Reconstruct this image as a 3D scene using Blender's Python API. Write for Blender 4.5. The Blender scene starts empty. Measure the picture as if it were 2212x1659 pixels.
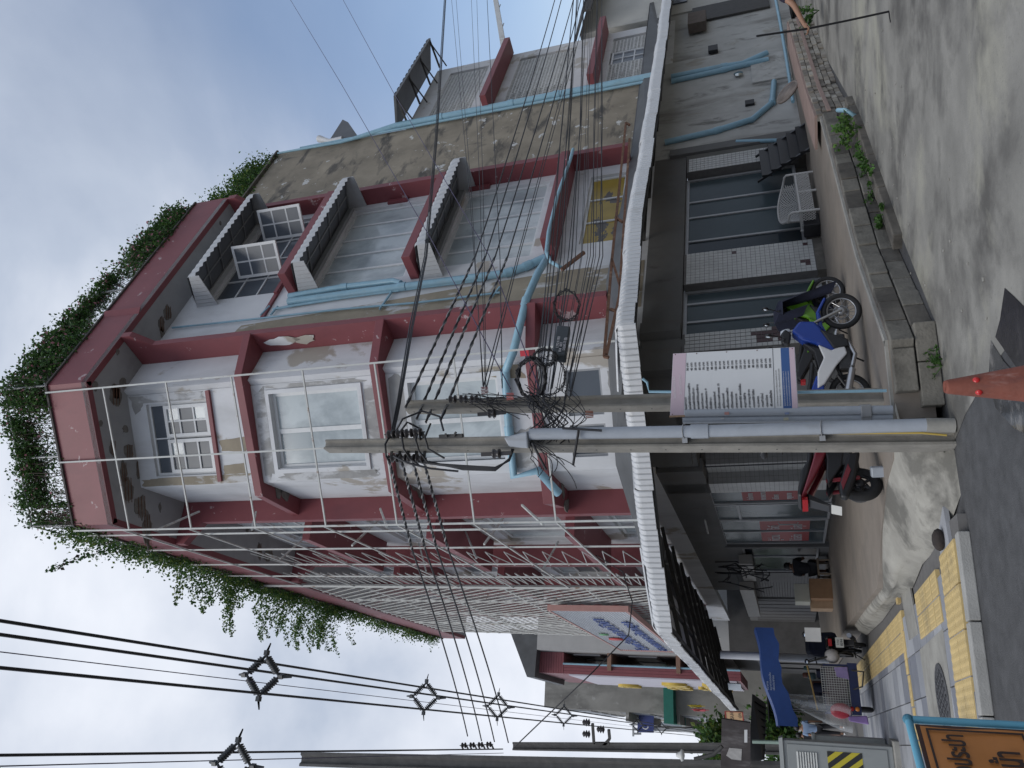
import bpy, bmesh, math, random
import numpy as np
from mathutils import Vector, Matrix
R_ = math.radians
random.seed(7)
scene = bpy.context.scene
COL = scene.collection
# ------------------------------------------------------------------ camera
# solved from the vanishing points of the building (photo taken with the phone on its side)
FPX = 1680.0
CM = np.array([[0.9970574918220565, -0.07665740669700531, 0.0],
               [0.023633659530663632, 0.30739517953377976, 0.9512884177454196],
               [-0.07292330312526132, -0.9484892437966208, 0.30830236175452175]])
CAMP = np.array([0, 0, 1.9])
cd = bpy.data.cameras.new('camera'); cam = bpy.data.objects.new('camera', cd); COL.objects.link(cam)
ax, ay, az = CM @ np.array([0, 1., 0]), CM @ np.array([1., 0, 0]), -(CM @ np.array([0, 0, 1.]))
cam.matrix_world = Matrix(((ax[0], ay[0], az[0], 0), (ax[1], ay[1], az[1], 0), (ax[2], ay[2], az[2], 1.9), (0, 0, 0, 1)))
cd.sensor_width = 36; cd.lens = 36 * FPX / 2212; cd.clip_end = 2000; cd.clip_start = .05
scene.camera = cam
# ------------------------------------------------------------------ light
SUN_EL, SUN_AZ = R_(50), R_(205)          # azimuth from +y clockwise: behind the camera, a little left
sd = bpy.data.lights.new('sun', 'SUN'); sun = bpy.data.objects.new('sun', sd); COL.objects.link(sun)
sd.energy = 1.4; sd.angle = R_(35); sd.color = (1, .965, .92)
sv = Vector((math.sin(SUN_AZ) * math.cos(SUN_EL), math.cos(SUN_AZ) * math.cos(SUN_EL), math.sin(SUN_EL)))
sun.rotation_euler = sv.to_track_quat('Z', 'Y').to_euler(); sun.location = (0, 0, 60)
world = bpy.data.worlds.new('World'); scene.world = world; world.use_nodes = True
nt = world.node_tree; nt.nodes.clear()
def N(t, **k):
    n = nt.nodes.new(t)
    for a, b in k.items(): setattr(n, a, b)
    return n
wo = N('ShaderNodeOutputWorld'); bg = N('ShaderNodeBackground'); bg.inputs[1].default_value = 1
sky = N('ShaderNodeTexSky', sky_type='NISHITA', sun_disc=False); sky.sun_elevation = SUN_EL; sky.sun_rotation = SUN_AZ
tc = N('ShaderNodeTexCoord')
mp = N('ShaderNodeMapping'); mp.inputs['Scale'].default_value = (1, 1, 1.6)
nt.links.new(tc.outputs['Generated'], mp.inputs[0])
n1 = N('ShaderNodeTexNoise'); n1.inputs['Scale'].default_value = 2.3; n1.inputs['Detail'].default_value = 7; n1.inputs['Roughness'].default_value = .52; n1.inputs['Distortion'].default_value = .25
n2 = N('ShaderNodeTexNoise'); n2.inputs['Scale'].default_value = 1.1; n2.inputs['Detail'].default_value = 3
mp2 = N('ShaderNodeMapping'); mp2.inputs['Location'].default_value = (3.1, 1.7, .4); nt.links.new(tc.outputs['Generated'], mp2.inputs[0])
nt.links.new(mp.outputs[0], n1.inputs[0]); nt.links.new(mp2.outputs[0], n2.inputs[0])
cr = N('ShaderNodeValToRGB')          # cloud colour, grey-blue bellies to white tops
e = cr.color_ramp.elements
e[0].position = .30; e[0].color = (.31, .37, .49, 1); e[1].position = .80; e[1].color = (.80, .83, .90, 1)
m_ = cr.color_ramp.elements.new(.5); m_.color = (.44, .50, .61, 1)
# whole overcast brightens toward where the real cloud cover is thin (low in the street direction)
dotn = N('ShaderNodeVectorMath', operation='DOT_PRODUCT'); nrm = N('ShaderNodeVectorMath', operation='NORMALIZE')
nt.links.new(tc.outputs['Generated'], nrm.inputs[0]); nt.links.new(nrm.outputs[0], dotn.inputs[0]); dotn.inputs[1].default_value = Vector((-.62, .70, .36)).normalized()
mr = N('ShaderNodeMapRange'); mr.inputs[1].default_value = .45; mr.inputs[2].default_value = 1.0; mr.inputs[3].default_value = -.05; mr.inputs[4].default_value = .20
nt.links.new(dotn.outputs['Value'], mr.inputs[0])
ad = N('ShaderNodeMath', operation='ADD'); nt.links.new(n1.outputs['Fac'], ad.inputs[0]); nt.links.new(mr.outputs[0], ad.inputs[1])
nt.links.new(ad.outputs[0], cr.inputs[0])
sc_ = N('ShaderNodeVectorMath', operation='SCALE'); sc_.inputs['Scale'].default_value = .14
nt.links.new(sky.outputs[0], sc_.inputs[0])
dot2 = N('ShaderNodeVectorMath', operation='DOT_PRODUCT'); nt.links.new(nrm.outputs[0], dot2.inputs[0]); dot2.inputs[1].default_value = Vector((.53, .78, .33)).normalized()   # a break in the cloud over the alley
ad2 = N('ShaderNodeMath', operation='MULTIPLY_ADD'); nt.links.new(n2.outputs['Fac'], ad2.inputs[0]); ad2.inputs[1].default_value = .16; nt.links.new(dot2.outputs['Value'], ad2.inputs[2])
mxr = N('ShaderNodeMapRange'); mxr.inputs[1].default_value = 1.0; mxr.inputs[2].default_value = 1.08; mxr.inputs[3].default_value = 1; mxr.inputs[4].default_value = .25
nt.links.new(ad2.outputs[0], mxr.inputs[0])
mx = N('ShaderNodeMix', data_type='RGBA'); nt.links.new(mxr.outputs[0], mx.inputs[0])
nt.links.new(sc_.outputs[0], mx.inputs[6]); nt.links.new(cr.outputs[0], mx.inputs[7])
nt.links.new(mx.outputs[2], bg.inputs[0]); nt.links.new(bg.outputs[0], wo.inputs[0])
vs = scene.view_settings
vs.view_transform = 'Standard'; vs.look = 'None'; vs.exposure = 0.22; vs.gamma = 1; vs.use_curve_mapping = False
scene.cycles.max_bounces = 6; scene.cycles.transparent_max_bounces = 12
# ------------------------------------------------------------------ geometry helpers
def ray(x, y):
    """direction of a photo pixel (2212 wide copy) in the world"""
    d = CM @ np.array([1659 - y - 829.5, x - 1106, FPX]); return d / np.linalg.norm(d)
def G(x, y, z=0.0):
    d = ray(x, y); return CAMP + d * ((z - CAMP[2]) / d[2])
def PL(pt, dv, x, y):
    n = np.array([-dv[1], dv[0], 0]); d = ray(x, y)
    return CAMP + d * (((np.array(pt) - CAMP) @ n) / (d @ n))
def DY(x, y, Y):
    d = ray(x, y); return CAMP + d * (Y / d[1])
def V(a): return np.array(a, float)
def unit(a): a = V(a); return a / np.linalg.norm(a)
RP = V((2.268, 17.927, 0)); rv = unit((.6925, .7214, 0)); nR = V((rv[1], -rv[0], 0))
LP = V((-2.758, 15.49, 0)); lv = unit((-.4233, .906, 0)); nL = V((-lv[1], lv[0], 0))
CP = V((.4507, 16.2886, 0)); cv = unit((-2.4322, .2336, 0)); nC = V((-cv[1], cv[0], 0))
UP = V((0, 0, 1))
def PR(s, o, z): return RP + rv * s + nR * o + UP * z       # right facade (along the alley)
def LF(s, o, z): return LP + lv * s + nL * o + UP * z       # left facade (along the street)
def CH(s, o, z): return CP + cv * s + nC * o + UP * z       # chamfered corner
def RS(x, y, o=0):
    q = PL(RP + nR * o, rv, x, y); return (q - RP) @ rv, q[2]
def LS(x, y, o=0):
    q = PL(LP + nL * o, lv, x, y); return (q - LP) @ lv, q[2]
def CS(x, y, o=0):
    q = PL(CP + nC * o, cv, x, y); return (q - CP) @ cv, q[2]

class MB:
    def __init__(s): s.v = []; s.f = []; s.m = []; s.cur = 0; s.smooth = []; s.sm = False
    def add(s, vs, fs):
        b = len(s.v); s.v += [tuple(map(float, q)) for q in vs]
        for f in fs: s.f.append(tuple(b + i for i in f)); s.m.append(s.cur); s.smooth.append(s.sm)
        return s
    def hexa(s, q):   # 8 corners: bottom loop 0-3, top loop 4-7
        return s.add(q, [(3, 2, 1, 0), (4, 5, 6, 7), (0, 1, 5, 4), (1, 2, 6, 5), (2, 3, 7, 6), (3, 0, 4, 7)])
    def box(s, c, h, X=(1, 0, 0), Y=(0, 1, 0), Z=(0, 0, 1)):
        c, X, Y, Z = V(c), V(X) * h[0], V(Y) * h[1], V(Z) * h[2]
        return s.hexa([c - X - Y - Z, c + X - Y - Z, c + X + Y - Z, c - X + Y - Z, c - X - Y + Z, c + X - Y + Z, c + X + Y + Z, c - X + Y + Z])
    def span(s, fr, a, b):   # box in a facade frame fr(s,o,z) between corners a=(s,o,z), b
        (s0, o0, z0), (s1, o1, z1) = a, b
        return s.hexa([fr(s0, o0, z0), fr(s1, o0, z0), fr(s1, o1, z0), fr(s0, o1, z0), fr(s0, o0, z1), fr(s1, o0, z1), fr(s1, o1, z1), fr(s0, o1, z1)])
    def prism(s, poly, ext):  # planar polygon extruded along a vector
        poly = [V(q) for q in poly]; e = V(ext); n = len(poly)
        return s.add(poly + [q + e for q in poly], [tuple(range(n))[::-1], tuple(range(n, 2 * n))] + [(i, (i + 1) % n, n + (i + 1) % n, n + i) for i in range(n)])
    def slab(s, poly, z0, z1):
        return s.prism([(q[0], q[1], z0) for q in poly], (0, 0, z1 - z0))
    def quad(s, a, b, c, d): return s.add([a, b, c, d], [(0, 1, 2, 3)])
    def tube(s, pts, r, n=8, caps=True):
        pts = [V(q) for q in pts]; m = len(pts); rs = r if hasattr(r, '__len__') else [r] * m
        old = s.sm; rings = []; up = None
        for i in range(m):
            t = unit(pts[min(i + 1, m - 1)] - pts[max(i - 1, 0)] + 1e-9)
            if up is None:
                up = V((0, 0, 1)) if abs(t[2]) < .9 else V((1, 0, 0))
            a = np.cross(t, up); a = unit(a + 1e-12); b = np.cross(a, t); up = b
            rings.append([pts[i] + rs[i] * (math.cos(2 * math.pi * k / n) * a + math.sin(2 * math.pi * k / n) * b) for k in range(n)])
        s.sm = n > 4
        s.add([q for rg in rings for q in rg], [(i * n + k, i * n + (k + 1) % n, (i + 1) * n + (k + 1) % n, (i + 1) * n + k) for i in range(m - 1) for k in range(n)])
        s.sm = False
        if caps:
            s.add(rings[0], [tuple(range(n))[::-1]]); s.add(rings[-1], [tuple(range(n))])
        s.sm = old
        return s
    def bar(s, a, b, w, h=None, up=(0, 0, 1)):
        a, b = V(a), V(b); h = h or w; t = unit(b - a); u = V(up)
        if abs(t @ u) > .95: u = V((1, 0, 0)) if abs(t[0]) < .9 else V((0, 1, 0))
        x = unit(np.cross(t, u)); y = np.cross(x, t)
        return s.box((a + b) / 2, (w / 2, np.linalg.norm(b - a) / 2, h / 2), x, t, y)
    def lathe(s, c, prof, axis=(0, 0, 1), n=16, smooth=True):
        ax_ = unit(axis); u = V((1, 0, 0)) if abs(ax_[0]) < .9 else V((0, 1, 0)); a = unit(np.cross(ax_, u)); b = np.cross(ax_, a)
        vs = [V(c) + ax_ * h + r * (math.cos(2 * math.pi * k / n) * a + math.sin(2 * math.pi * k / n) * b) for r, h in prof for k in range(n)]
        old = s.sm; s.sm = smooth
        s.add(vs, [(i * n + k, i * n + (k + 1) % n, (i + 1) * n + (k + 1) % n, (i + 1) * n + k) for i in range(len(prof) - 1) for k in range(n)])
        s.sm = False
        if prof[0][0] > 1e-4: s.add(vs[:n], [tuple(range(n))[::-1]])
        if prof[-1][0] > 1e-4: s.add(vs[-n:], [tuple(range(n))])
        s.sm = old
        return s
    def torus(s, c, axis, R, r, n=28, k=8):
        ax_ = unit(axis); u = V((1, 0, 0)) if abs(ax_[0]) < .9 else V((0, 1, 0)); a = unit(np.cross(ax_, u)); b = np.cross(ax_, a)
        vs = []
        for i in range(n):
            d = math.cos(2 * math.pi * i / n) * a + math.sin(2 * math.pi * i / n) * b
            for j in range(k):
                t = 2 * math.pi * j / k; vs.append(V(c) + d * (R + r * math.cos(t)) + ax_ * r * math.sin(t))
        old = s.sm; s.sm = True
        s.add(vs, [(i * k + j, i * k + (j + 1) % k, ((i + 1) % n) * k + (j + 1) % k, ((i + 1) % n) * k + j) for i in range(n) for j in range(k)])
        s.sm = old; return s
    def ball(s, c, r, n=10, m=7):
        rr = r if hasattr(r, '__len__') else (r, r, r)
        vs = [V(c) + V((rr[0] * math.sin(math.pi * i / m) * math.cos(2 * math.pi * j / n), rr[1] * math.sin(math.pi * i / m) * math.sin(2 * math.pi * j / n), rr[2] * math.cos(math.pi * i / m))) for i in range(m + 1) for j in range(n)]
        old = s.sm; s.sm = True
        s.add(vs, [(i * n + j, (i + 1) * n + j, (i + 1) * n + (j + 1) % n, i * n + (j + 1) % n) for i in range(m) for j in range(n)])
        s.sm = old; return s
WL = {}
def tag(o, label=None, cat=None, group=None, kind=None):
    for k, v in (('label', label), ('category', cat), ('group', group), ('kind', kind)):
        if v: o[k] = v
    return o
def mesh_of(name, b, mats, origin):
    me = bpy.data.meshes.new(name)
    o = V(origin); me.from_pydata([(q[0] - o[0], q[1] - o[1], q[2] - o[2]) for q in b.v], [], b.f)
    for m in (mats if isinstance(mats, (list, tuple)) else [mats]): me.materials.append(m)
    me.polygons.foreach_set('material_index', b.m); me.polygons.foreach_set('use_smooth', b.smooth)
    me.update(); return me
def obj(name, b, mats, parent=None, label=None, cat=None, group=None, kind=None, bevel=0, fix=True, loc=None):
    """one mesh object; verts are given in world coordinates (or the parent's local ones when the parent is rotated)"""
    if parent is not None: org = WL[parent.name]
    elif loc is not None: org = V(loc)
    else:
        a = np.array(b.v); org = V(((a[:, 0].min() + a[:, 0].max()) / 2, (a[:, 1].min() + a[:, 1].max()) / 2, a[:, 2].min()))
    me = mesh_of(name, b, mats, org)
    if fix:
        bm = bmesh.new(); bm.from_mesh(me); bmesh.ops.recalc_face_normals(bm, faces=bm.faces); bm.to_mesh(me); bm.free()
    o = bpy.data.objects.new(name, me); COL.objects.link(o)
    if parent is not None: o.parent = parent
    else: o.location = org
    WL[o.name] = org
    if bevel:
        md = o.modifiers.new('bevel', 'BEVEL'); md.width = bevel; md.segments = 2; md.limit_method = 'ANGLE'; md.angle_limit = R_(40)
    tag(o, label, cat, group, kind); return o
def thing(name, loc, label, cat, group=None, rotz=0.0, local=False):
    o = bpy.data.objects.new(name, None); COL.objects.link(o); o.location = loc; o.rotation_euler = (0, 0, rotz); o.empty_display_size = .3
    WL[o.name] = V((0, 0, 0)) if local else V(loc)
    return tag(o, label, cat, group)
def inst(src, parent, mat_world=None, loc=None, label=None):
    """a further object sharing the mesh of src (alike pieces)"""
    o = src.copy(); COL.objects.link(o); o.parent = parent
    WL[o.name] = WL.get(src.name, V((0, 0, 0)))
    if label: o['label'] = label
    return o
def piece(name, me, parent, M4, base):
    o = bpy.data.objects.new(name, me); COL.objects.link(o); o.parent = parent
    b = WL[parent.name]; m = Matrix(M4) if not isinstance(M4, Matrix) else M4
    o.matrix_local = Matrix.Translation(-Vector(b)) @ m; WL[o.name] = base if base is not None else V((0, 0, 0)); return o
def frame4(o, X, Y, Z):
    return Matrix(((X[0], Y[0], Z[0], o[0]), (X[1], Y[1], Z[1], o[1]), (X[2], Y[2], Z[2], o[2]), (0, 0, 0, 1)))
def copy_tree(o, parent=None):
    c = o.copy(); COL.objects.link(c)
    if parent is not None: c.parent = parent
    WL[c.name] = WL.get(o.name, V((0, 0, 0)))
    for ch in list(o.children): copy_tree(ch, c)
    return c
# ------------------------------------------------------------------ materials
def mk(name, col, rough=.6, var=.12, scale=2.0, metal=0, spec=.5, bump=0, bscale=30, stains=(), coord='W', alpha=1, trans=0, detail=6):
    """procedural paint / plaster / metal: base colour mottled by noise, plus stain layers
       stains: (colour, (sx,sy,sz), low, high, strength)"""
    m = bpy.data.materials.new(name); m.use_nodes = True; t = m.node_tree; L = t.links
    bs = t.nodes['Principled BSDF']
    bs.inputs['Roughness'].default_value = rough; bs.inputs['Metallic'].default_value = metal; bs.inputs['Specular IOR Level'].default_value = spec
    if coord == 'W': src = t.nodes.new('ShaderNodeNewGeometry').outputs['Position']
    else: src = t.nodes.new('ShaderNodeTexCoord').outputs['Object']
    nz = t.nodes.new('ShaderNodeTexNoise'); nz.inputs['Scale'].default_value = scale; nz.inputs['Detail'].default_value = detail; nz.inputs['Roughness'].default_value = .6
    L.new(src, nz.inputs['Vector'])
    r = t.nodes.new('ShaderNodeValToRGB'); L.new(nz.outputs['Fac'], r.inputs[0])
    c = V(col); r.color_ramp.elements[0].position = .3; r.color_ramp.elements[1].position = .7
    r.color_ramp.elements[0].color = (*np.clip(c * (1 - var), 0, 1), 1); r.color_ramp.elements[1].color = (*np.clip(c * (1 + var * .8), 0, 1), 1)
    out = r.outputs[0]
    for k, (sc, svec, lo, hi, st) in enumerate(stains):
        mp = t.nodes.new('ShaderNodeMapping'); mp.inputs['Scale'].default_value = svec; mp.inputs['Location'].default_value = (k * 7.3, k * 3.1, k * 5.7); L.new(src, mp.inputs[0])
        n = t.nodes.new('ShaderNodeTexNoise'); n.inputs['Scale'].default_value = 1; n.inputs['Detail'].default_value = 8; n.inputs['Roughness'].default_value = .62; n.inputs['Distortion'].default_value = .3; L.new(mp.outputs[0], n.inputs['Vector'])
        mr = t.nodes.new('ShaderNodeMapRange'); mr.inputs[1].default_value = lo; mr.inputs[2].default_value = hi; mr.inputs[4].default_value = st; L.new(n.outputs['Fac'], mr.inputs[0])
        x = t.nodes.new('ShaderNodeMix'); x.data_type = 'RGBA'; L.new(mr.outputs[0], x.inputs[0]); L.new(out, x.inputs[6]); x.inputs[7].default_value = (*sc, 1); out = x.outputs[2]
    L.new(out, bs.inputs['Base Color'])
    if bump:
        nb = t.nodes.new('ShaderNodeTexNoise'); nb.inputs['Scale'].default_value = bscale; nb.inputs['Detail'].default_value = 5; L.new(src, nb.inputs['Vector'])
        bp = t.nodes.new('ShaderNodeBump'); bp.inputs['Strength'].default_value = bump; bp.inputs['Distance'].default_value = .02; L.new(nb.outputs['Fac'], bp.inputs['Height']); L.new(bp.outputs[0], bs.inputs['Normal'])
    if alpha < 1: bs.inputs['Alpha'].default_value = alpha
    if trans: bs.inputs['Transmission Weight'].default_value = trans
    return m
TAN = (.36, .30, .22); DIRT = (.10, .095, .09)
WHITE = mk('white_wall_paint', (.66, .668, .68), .75, .06, 1.5, bump=.12, bscale=14,
           stains=[((.40, .40, .395), (1.1, 1.1, .3), .47, .70, .55), ((.33, .28, .21), (.62, .62, .45), .575, .615, .75), ((.22, .215, .21), (2.2, 2.2, .5), .62, .8, .4)])
PLASTER = mk('bare_plaster', (.30, .26, .20), .9, .28, .9, bump=.3, bscale=9,
             stains=[((.075, .07, .065), (.55, .55, 1.6), .53, .63, .85), ((.05, .05, .05), (1.3, 1.3, .5), .60, .70, .75), ((.62, .62, .60), (1.5, 1.5, 1.6), .635, .65, .92), ((.58, .58, .56), (3.3, 3.3, 3.9), .665, .675, .9)])
MAROON = mk('maroon_paint', (.205, .054, .062), .55, .10, 1.3, bump=.08, bscale=12, stains=[((.50, .42, .42), (2.6, 2.6, 2.6), .655, .67, .7), ((.12, .035, .045), (1.1, 1.1, .4), .55, .75, .5)])
SOFFIT = mk('grey_soffit', (.33, .33, .335), .85, .08, 2, bump=.1, stains=[((.19, .185, .18), (1.2, 1.2, 1.2), .58, .75, .5)])
SPALL = mk('bare_concrete', (.17, .155, .14), .95, .35, 6, bump=.7, bscale=25)
CONC = mk('concrete', (.31, .30, .27), .9, .22, 3, bump=.25, bscale=40, stains=[((.13, .125, .115), (1.2, 1.2, .4), .52, .72, .6)])
DCONC = mk('weathered_concrete', (.13, .118, .10), .95, .3, 2.6, bump=.4, bscale=22, stains=[((.055, .05, .045), (1.7, 1.7, 1.2), .46, .66, .85), ((.30, .27, .22), (2.5, 2.5, 2.5), .6, .7, .5)])
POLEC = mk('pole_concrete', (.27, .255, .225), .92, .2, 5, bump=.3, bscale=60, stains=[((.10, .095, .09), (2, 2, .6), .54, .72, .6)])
ALLEYW = mk('alley_plaster', (.44, .435, .41), .85, .14, 1.2, bump=.2, stains=[((.20, .19, .17), (1.0, 1.0, .3), .50, .66, .75), ((.09, .085, .075), (2.3, 2.3, .8), .58, .70, .7), ((.30, .27, .22), (1.6, 1.6, 1.2), .6, .68, .6)])
FLOOR = mk('terrace_floor', (.25, .215, .18), .75, .16, 1.6, bump=.12, bscale=30, stains=[((.15, .135, .12), (.8, .8, .8), .5, .68, .6)])
GREYW = mk('grey_wall_shaded', (.145, .145, .142), .85, .12, 1.4, bump=.15, stains=[((.14, .13, .12), (1.2, 1.2, .5), .50, .66, .7), ((.07, .065, .06), (2.6, 2.6, .9), .62, .72, .6)])  # base colour lowered to deepen the shade under the awning
PVC = mk('blue_pvc', (.26, .44, .54), .4, .1, 4, stains=[((.30, .36, .36), (4, 4, 1), .55, .75, .5)])
GPVC = mk('grey_pvc', (.36, .39, .43), .4, .08, 5, stains=[((.2, .2, .2), (5, 5, 1), .58, .7, .4)])
ALU = mk('white_metal_frame', (.66, .67, .67), .45, .06, 8)
GALU = mk('grey_metal_frame', (.33, .335, .34), .4, .1, 6, metal=.3)
STEEL = mk('painted_steel', (.50, .51, .49), .5, .1, 6, stains=[((.22, .12, .07), (5, 5, 2.2), .60, .68, .75)])
RUST = mk('rusty_steel', (.15, .075, .045), .85, .35, 9, stains=[((.36, .24, .16), (6, 6, 3), .58, .7, .6)])
SHEET = mk('awning_sheet', (.60, .61, .62), .42, .06, 1.3, stains=[((.38, .36, .33), (2.4, 2.4, .9), .58, .74, .5), ((.30, .19, .12), (3, 3, 1), .70, .76, .45)])
DSHEET = mk('dark_roof_sheet', (.10, .105, .11), .55, .2, 2)
PANE = mk('curtained_pane', (.52, .57, .58), .12, .10, .8, spec=.6, stains=[((.24, .28, .30), (.9, .9, .6), .48, .62, .6)])
PANED = mk('dim_pane', (.10, .115, .135), .28, .2, .6, spec=.4)
DGLASS = mk('dark_shop_glass', (.022, .030, .036), .14, .2, .5, spec=.28)
TGLASS = mk('teal_shop_glass', (.060, .080, .088), .2, .2, .5, spec=.2)
YPANE = mk('yellow_film_pane', (.36, .25, .035), .3, .15, 2, stains=[((.06, .055, .06), (1.2, 1.2, 1.9), .555, .565, .95)])
BLACK = mk('black_rubber', (.018, .018, .02), .55, .15, 8)
CABLE = mk('cable_black', (.015, .015, .018), .5, .1, 8)
IRON = mk('dark_iron', (.05, .048, .045), .6, .25, 8)
TILEW = mk('white_tile', (.47, .47, .45), .35, .10, 7, stains=[((.26, .25, .24), (2, 2, .8), .5, .7, .5)])
TILEM = mk('maroon_tile', (.055, .022, .025), .4, .1, 7)
GROUT = mk('grout', (.14, .135, .13), .9, .15, 8)
# ------------------------------------------------------------------ ground
T = .5
ASPH = mk('asphalt', (.075, .075, .077), .82, .28, 5, bump=.5, bscale=70, stains=[((.12, .12, .115), (28, 28, 28), .60, .75, .55), ((.035, .035, .037), (.7, .7, .7), .5, .7, .6)])
ALLEY = mk('alley_concrete', (.25, .24, .215), .8, .3, 1.1, bump=.35, bscale=60, stains=[((.085, .08, .072), (.75, .75, .75), .47, .62, .85), ((.36, .345, .28), (.42, .42, .42), .55, .66, .85), ((.07, .068, .06), (30, 30, 30), .60, .72, .45)])
WET = mk('wet_asphalt', (.035, .033, .036), .16, .25, 5, bump=.25, bscale=45, stains=[((.09, .085, .085), (5, 5, 5), .54, .7, .6)])
b = MB(); b.quad((-120, -60, 0), (120, -60, 0), (120, 260, 0), (-120, 260, 0)); obj('road', b, ASPH, kind='structure')
b = MB(); b.add([G(2058, 960, .004), G(2072, 930, .004), G(2085, 895, .004), G(2140, 800, .004), (.25, 6.6, .004), (.1, 4.0, .004), (1, 1, .004), (4, -3, .004), (40, -3, .004), (60, 80, .004), (11.6, 27.3, .004), (5.0, 16.2, .004), (2.0, 12.2, .004), (.3, 9.9, .004)], [tuple(range(14))]); obj('alley_pavement', b, ALLEY, kind='structure')
b = MB(); b.add([G(x, y, .008) for x, y in ((2170, 622), (2190, 640), (2240, 690), (2240, 860), (2200, 800), (2150, 728), (2160, 690))], [tuple(range(7))]); obj('wet_patch', b, WET, kind='structure')
b = MB(); b.add([G(x, y, .008) for x, y in ((2140, 735), (2168, 780), (2212, 830), (2250, 900), (2250, 955), (2190, 925), (2150, 880), (2135, 820))], [tuple(range(8))]); obj('puddle', b, mk('puddle_film', (.06, .06, .06), .1, .3, 6, bump=.08, bscale=30, stains=[((.2, .19, .18), (6, 6, 6), .52, .62, .7)]), kind='structure')
# muddy gutter stain strip beside terrace
# ------------------------------------------------------------------ sidewalk in a skewed frame (u along the kerb, v along the street)
K0 = G(2084, 1112, .12); d1 = unit((-.984, -.244, 0)); PVZ = .12
def SO(p_, q_, z=0): w = K0 + nL * p_ + lv * q_; return V((w[0], w[1], PVZ + z))
def SW(u, v, z=0): q = K0 + d1 * u + lv * v; return V((q[0], q[1], PVZ + z))
def E2(a, b_, z=0): q = K0 + V((-.99704, -.076877, 0)) * a + V((-.076877, .99704, 0)) * b_; return V((q[0], q[1], PVZ + z))
PAVE = [mk('paver_grey_%s' % s, c, .7, .10, 3, bump=.15, bscale=80, stains=[((.16, .16, .165), (1, 1, 1), .5, .75, .5)]) for s, c in (('light', (.36, .37, .39)), ('mid', (.27, .28, .305)), ('dark', (.20, .21, .24)))]
YEL = mk('tactile_yellow', (.56, .42, .19), .7, .12, 2.2, bump=.1, bscale=60, stains=[((.27, .22, .13), (1.4, 1.4, 1.4), .52, .70, .55)])
KERB = mk('kerb_stone', (.36, .355, .335), .85, .15, 3, bump=.3, bscale=60)
sw = thing('sidewalk', SW(2, 3, -.12), None, None); sw['kind'] = 'structure'; del_ = [sw.pop(k) for k in ('label', 'category') if k in sw]
b = MB(); b.prism([SW(-.15, .55, -.12), SW(9, .55, -.12), SW(9, 75, -.12), SW(-.6, 75, -.12), SW(-.6, 8, -.12)], (0, 0, .085)); obj('paving_bed', b, GROUT, sw)
nk = 9
for i in range(nk):
    b = MB(); u0, u1 = .05 + i * .9, .05 + i * .9 + .885
    b.prism([SW(u0, .46, -.12), SW(u1, .46, -.12), SW(u1, .62, -.12), SW(u0, .62, -.12)], (0, 0, .118)); obj('kerb_stone', b, KERB, sw, bevel=.012)
# tiles share meshes
def paver_mesh(nm, w, l_, mat, kind=0, X=None):
    q = MB(); g = .006
    X, Y = (d1 if kind == 1 else nL), lv
    def at(u, v, z): return X * u + Y * v + V((0, 0, z))
    q.prism([at(g, g, -.05), at(w - g, g, -.05), at(w - g, l_ - g, -.05), at(g, l_ - g, -.05)], (0, 0, .05))
    if kind == 1:
        for i in range(5):
            for j in range(5):
                c = at((i + .5) * w / 5, (j + .5) * l_ / 5, 0); r = w * .055
                lo = [c + V((math.cos(a) * r * 1.5, math.sin(a) * r * 1.5, 0)) for a in np.arange(6) * math.pi / 3]; hi = [c + V((math.cos(a) * r, math.sin(a) * r, .007)) for a in np.arange(6) * math.pi / 3]
                q.add(lo + hi, [(k, (k + 1) % 6, 6 + (k + 1) % 6, 6 + k) for k in range(6)] + [tuple(range(6, 12))])
    if kind == 2:
        for i in range(4):
            u = (i + .5) * w / 4; h = w / 4 * .28
            q.add([at(u - h * 1.4, .04, 0), at(u + h * 1.4, .04, 0), at(u + h * 1.4, l_ - .04, 0), at(u - h * 1.4, l_ - .04, 0), at(u - h, .05, .007), at(u + h, .05, .007), at(u + h, l_ - .05, .007), at(u - h, l_ - .05, .007)],
                  [(4, 5, 6, 7), (0, 1, 5, 4), (1, 2, 6, 5), (2, 3, 7, 6), (3, 0, 4, 7)])
    return mesh_of(nm, q, mat, (0, 0, 0))
def lay(nm, me, u, v, z=0, f=None): return piece(nm, me, sw, Matrix.Translation((f or SO)(u, v, z)), V((0, 0, 0)))
pm = [paver_mesh('paver', .6, .6, m) for m in PAVE]; tm = paver_mesh('tactile_paver', .455, .45, YEL, 1); gm = paver_mesh('guide_paver', .30, .45, YEL, 2)
np_ = 0
rr = random.Random(3)
for i in range(11):
    for j in range(24):
        u, v = -.35 + i * .605, .95 + j * .605
        c = SO(u + .3, v + .3)
        if (c - K0) @ unit((-d1[1], d1[0], 0)) * (1 if unit((-d1[1], d1[0], 0))[1] > 0 else -1) < .75: continue
        # keep clear of the terrace wall line
        if (c - V((-1.9, 9.9, 0))) @ nL < .55 and j > 0: continue
        lay('paver', pm[rr.choice([0, 0, 1, 1, 1, 2]) if j < 6 else rr.choice([0, 0, 1, 2])], u, v); np_ += 1
for i in range(14):
    for j in range(2): lay('tactile_paver', tm, .08 + i * .46, .64 + j * .46, .012, SW)
for j in range(4):
    for i in range(2): lay('guide_paver', gm, 0.15 + i * .31, 1.95 + j * .46, .012)
for j in range(26):
    for i in range(2): lay('guide_paver', gm, .13 + i * .31, 5.35 + j * .46, .012)
gs = paver_mesh('guide_strip', .45, .24, YEL, 2)
for i in range(9): lay('guide_strip', gs, -.45 + i * .46 + (.16 if i > 0 else 0), 5.5 - .05 * i, .014)
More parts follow.
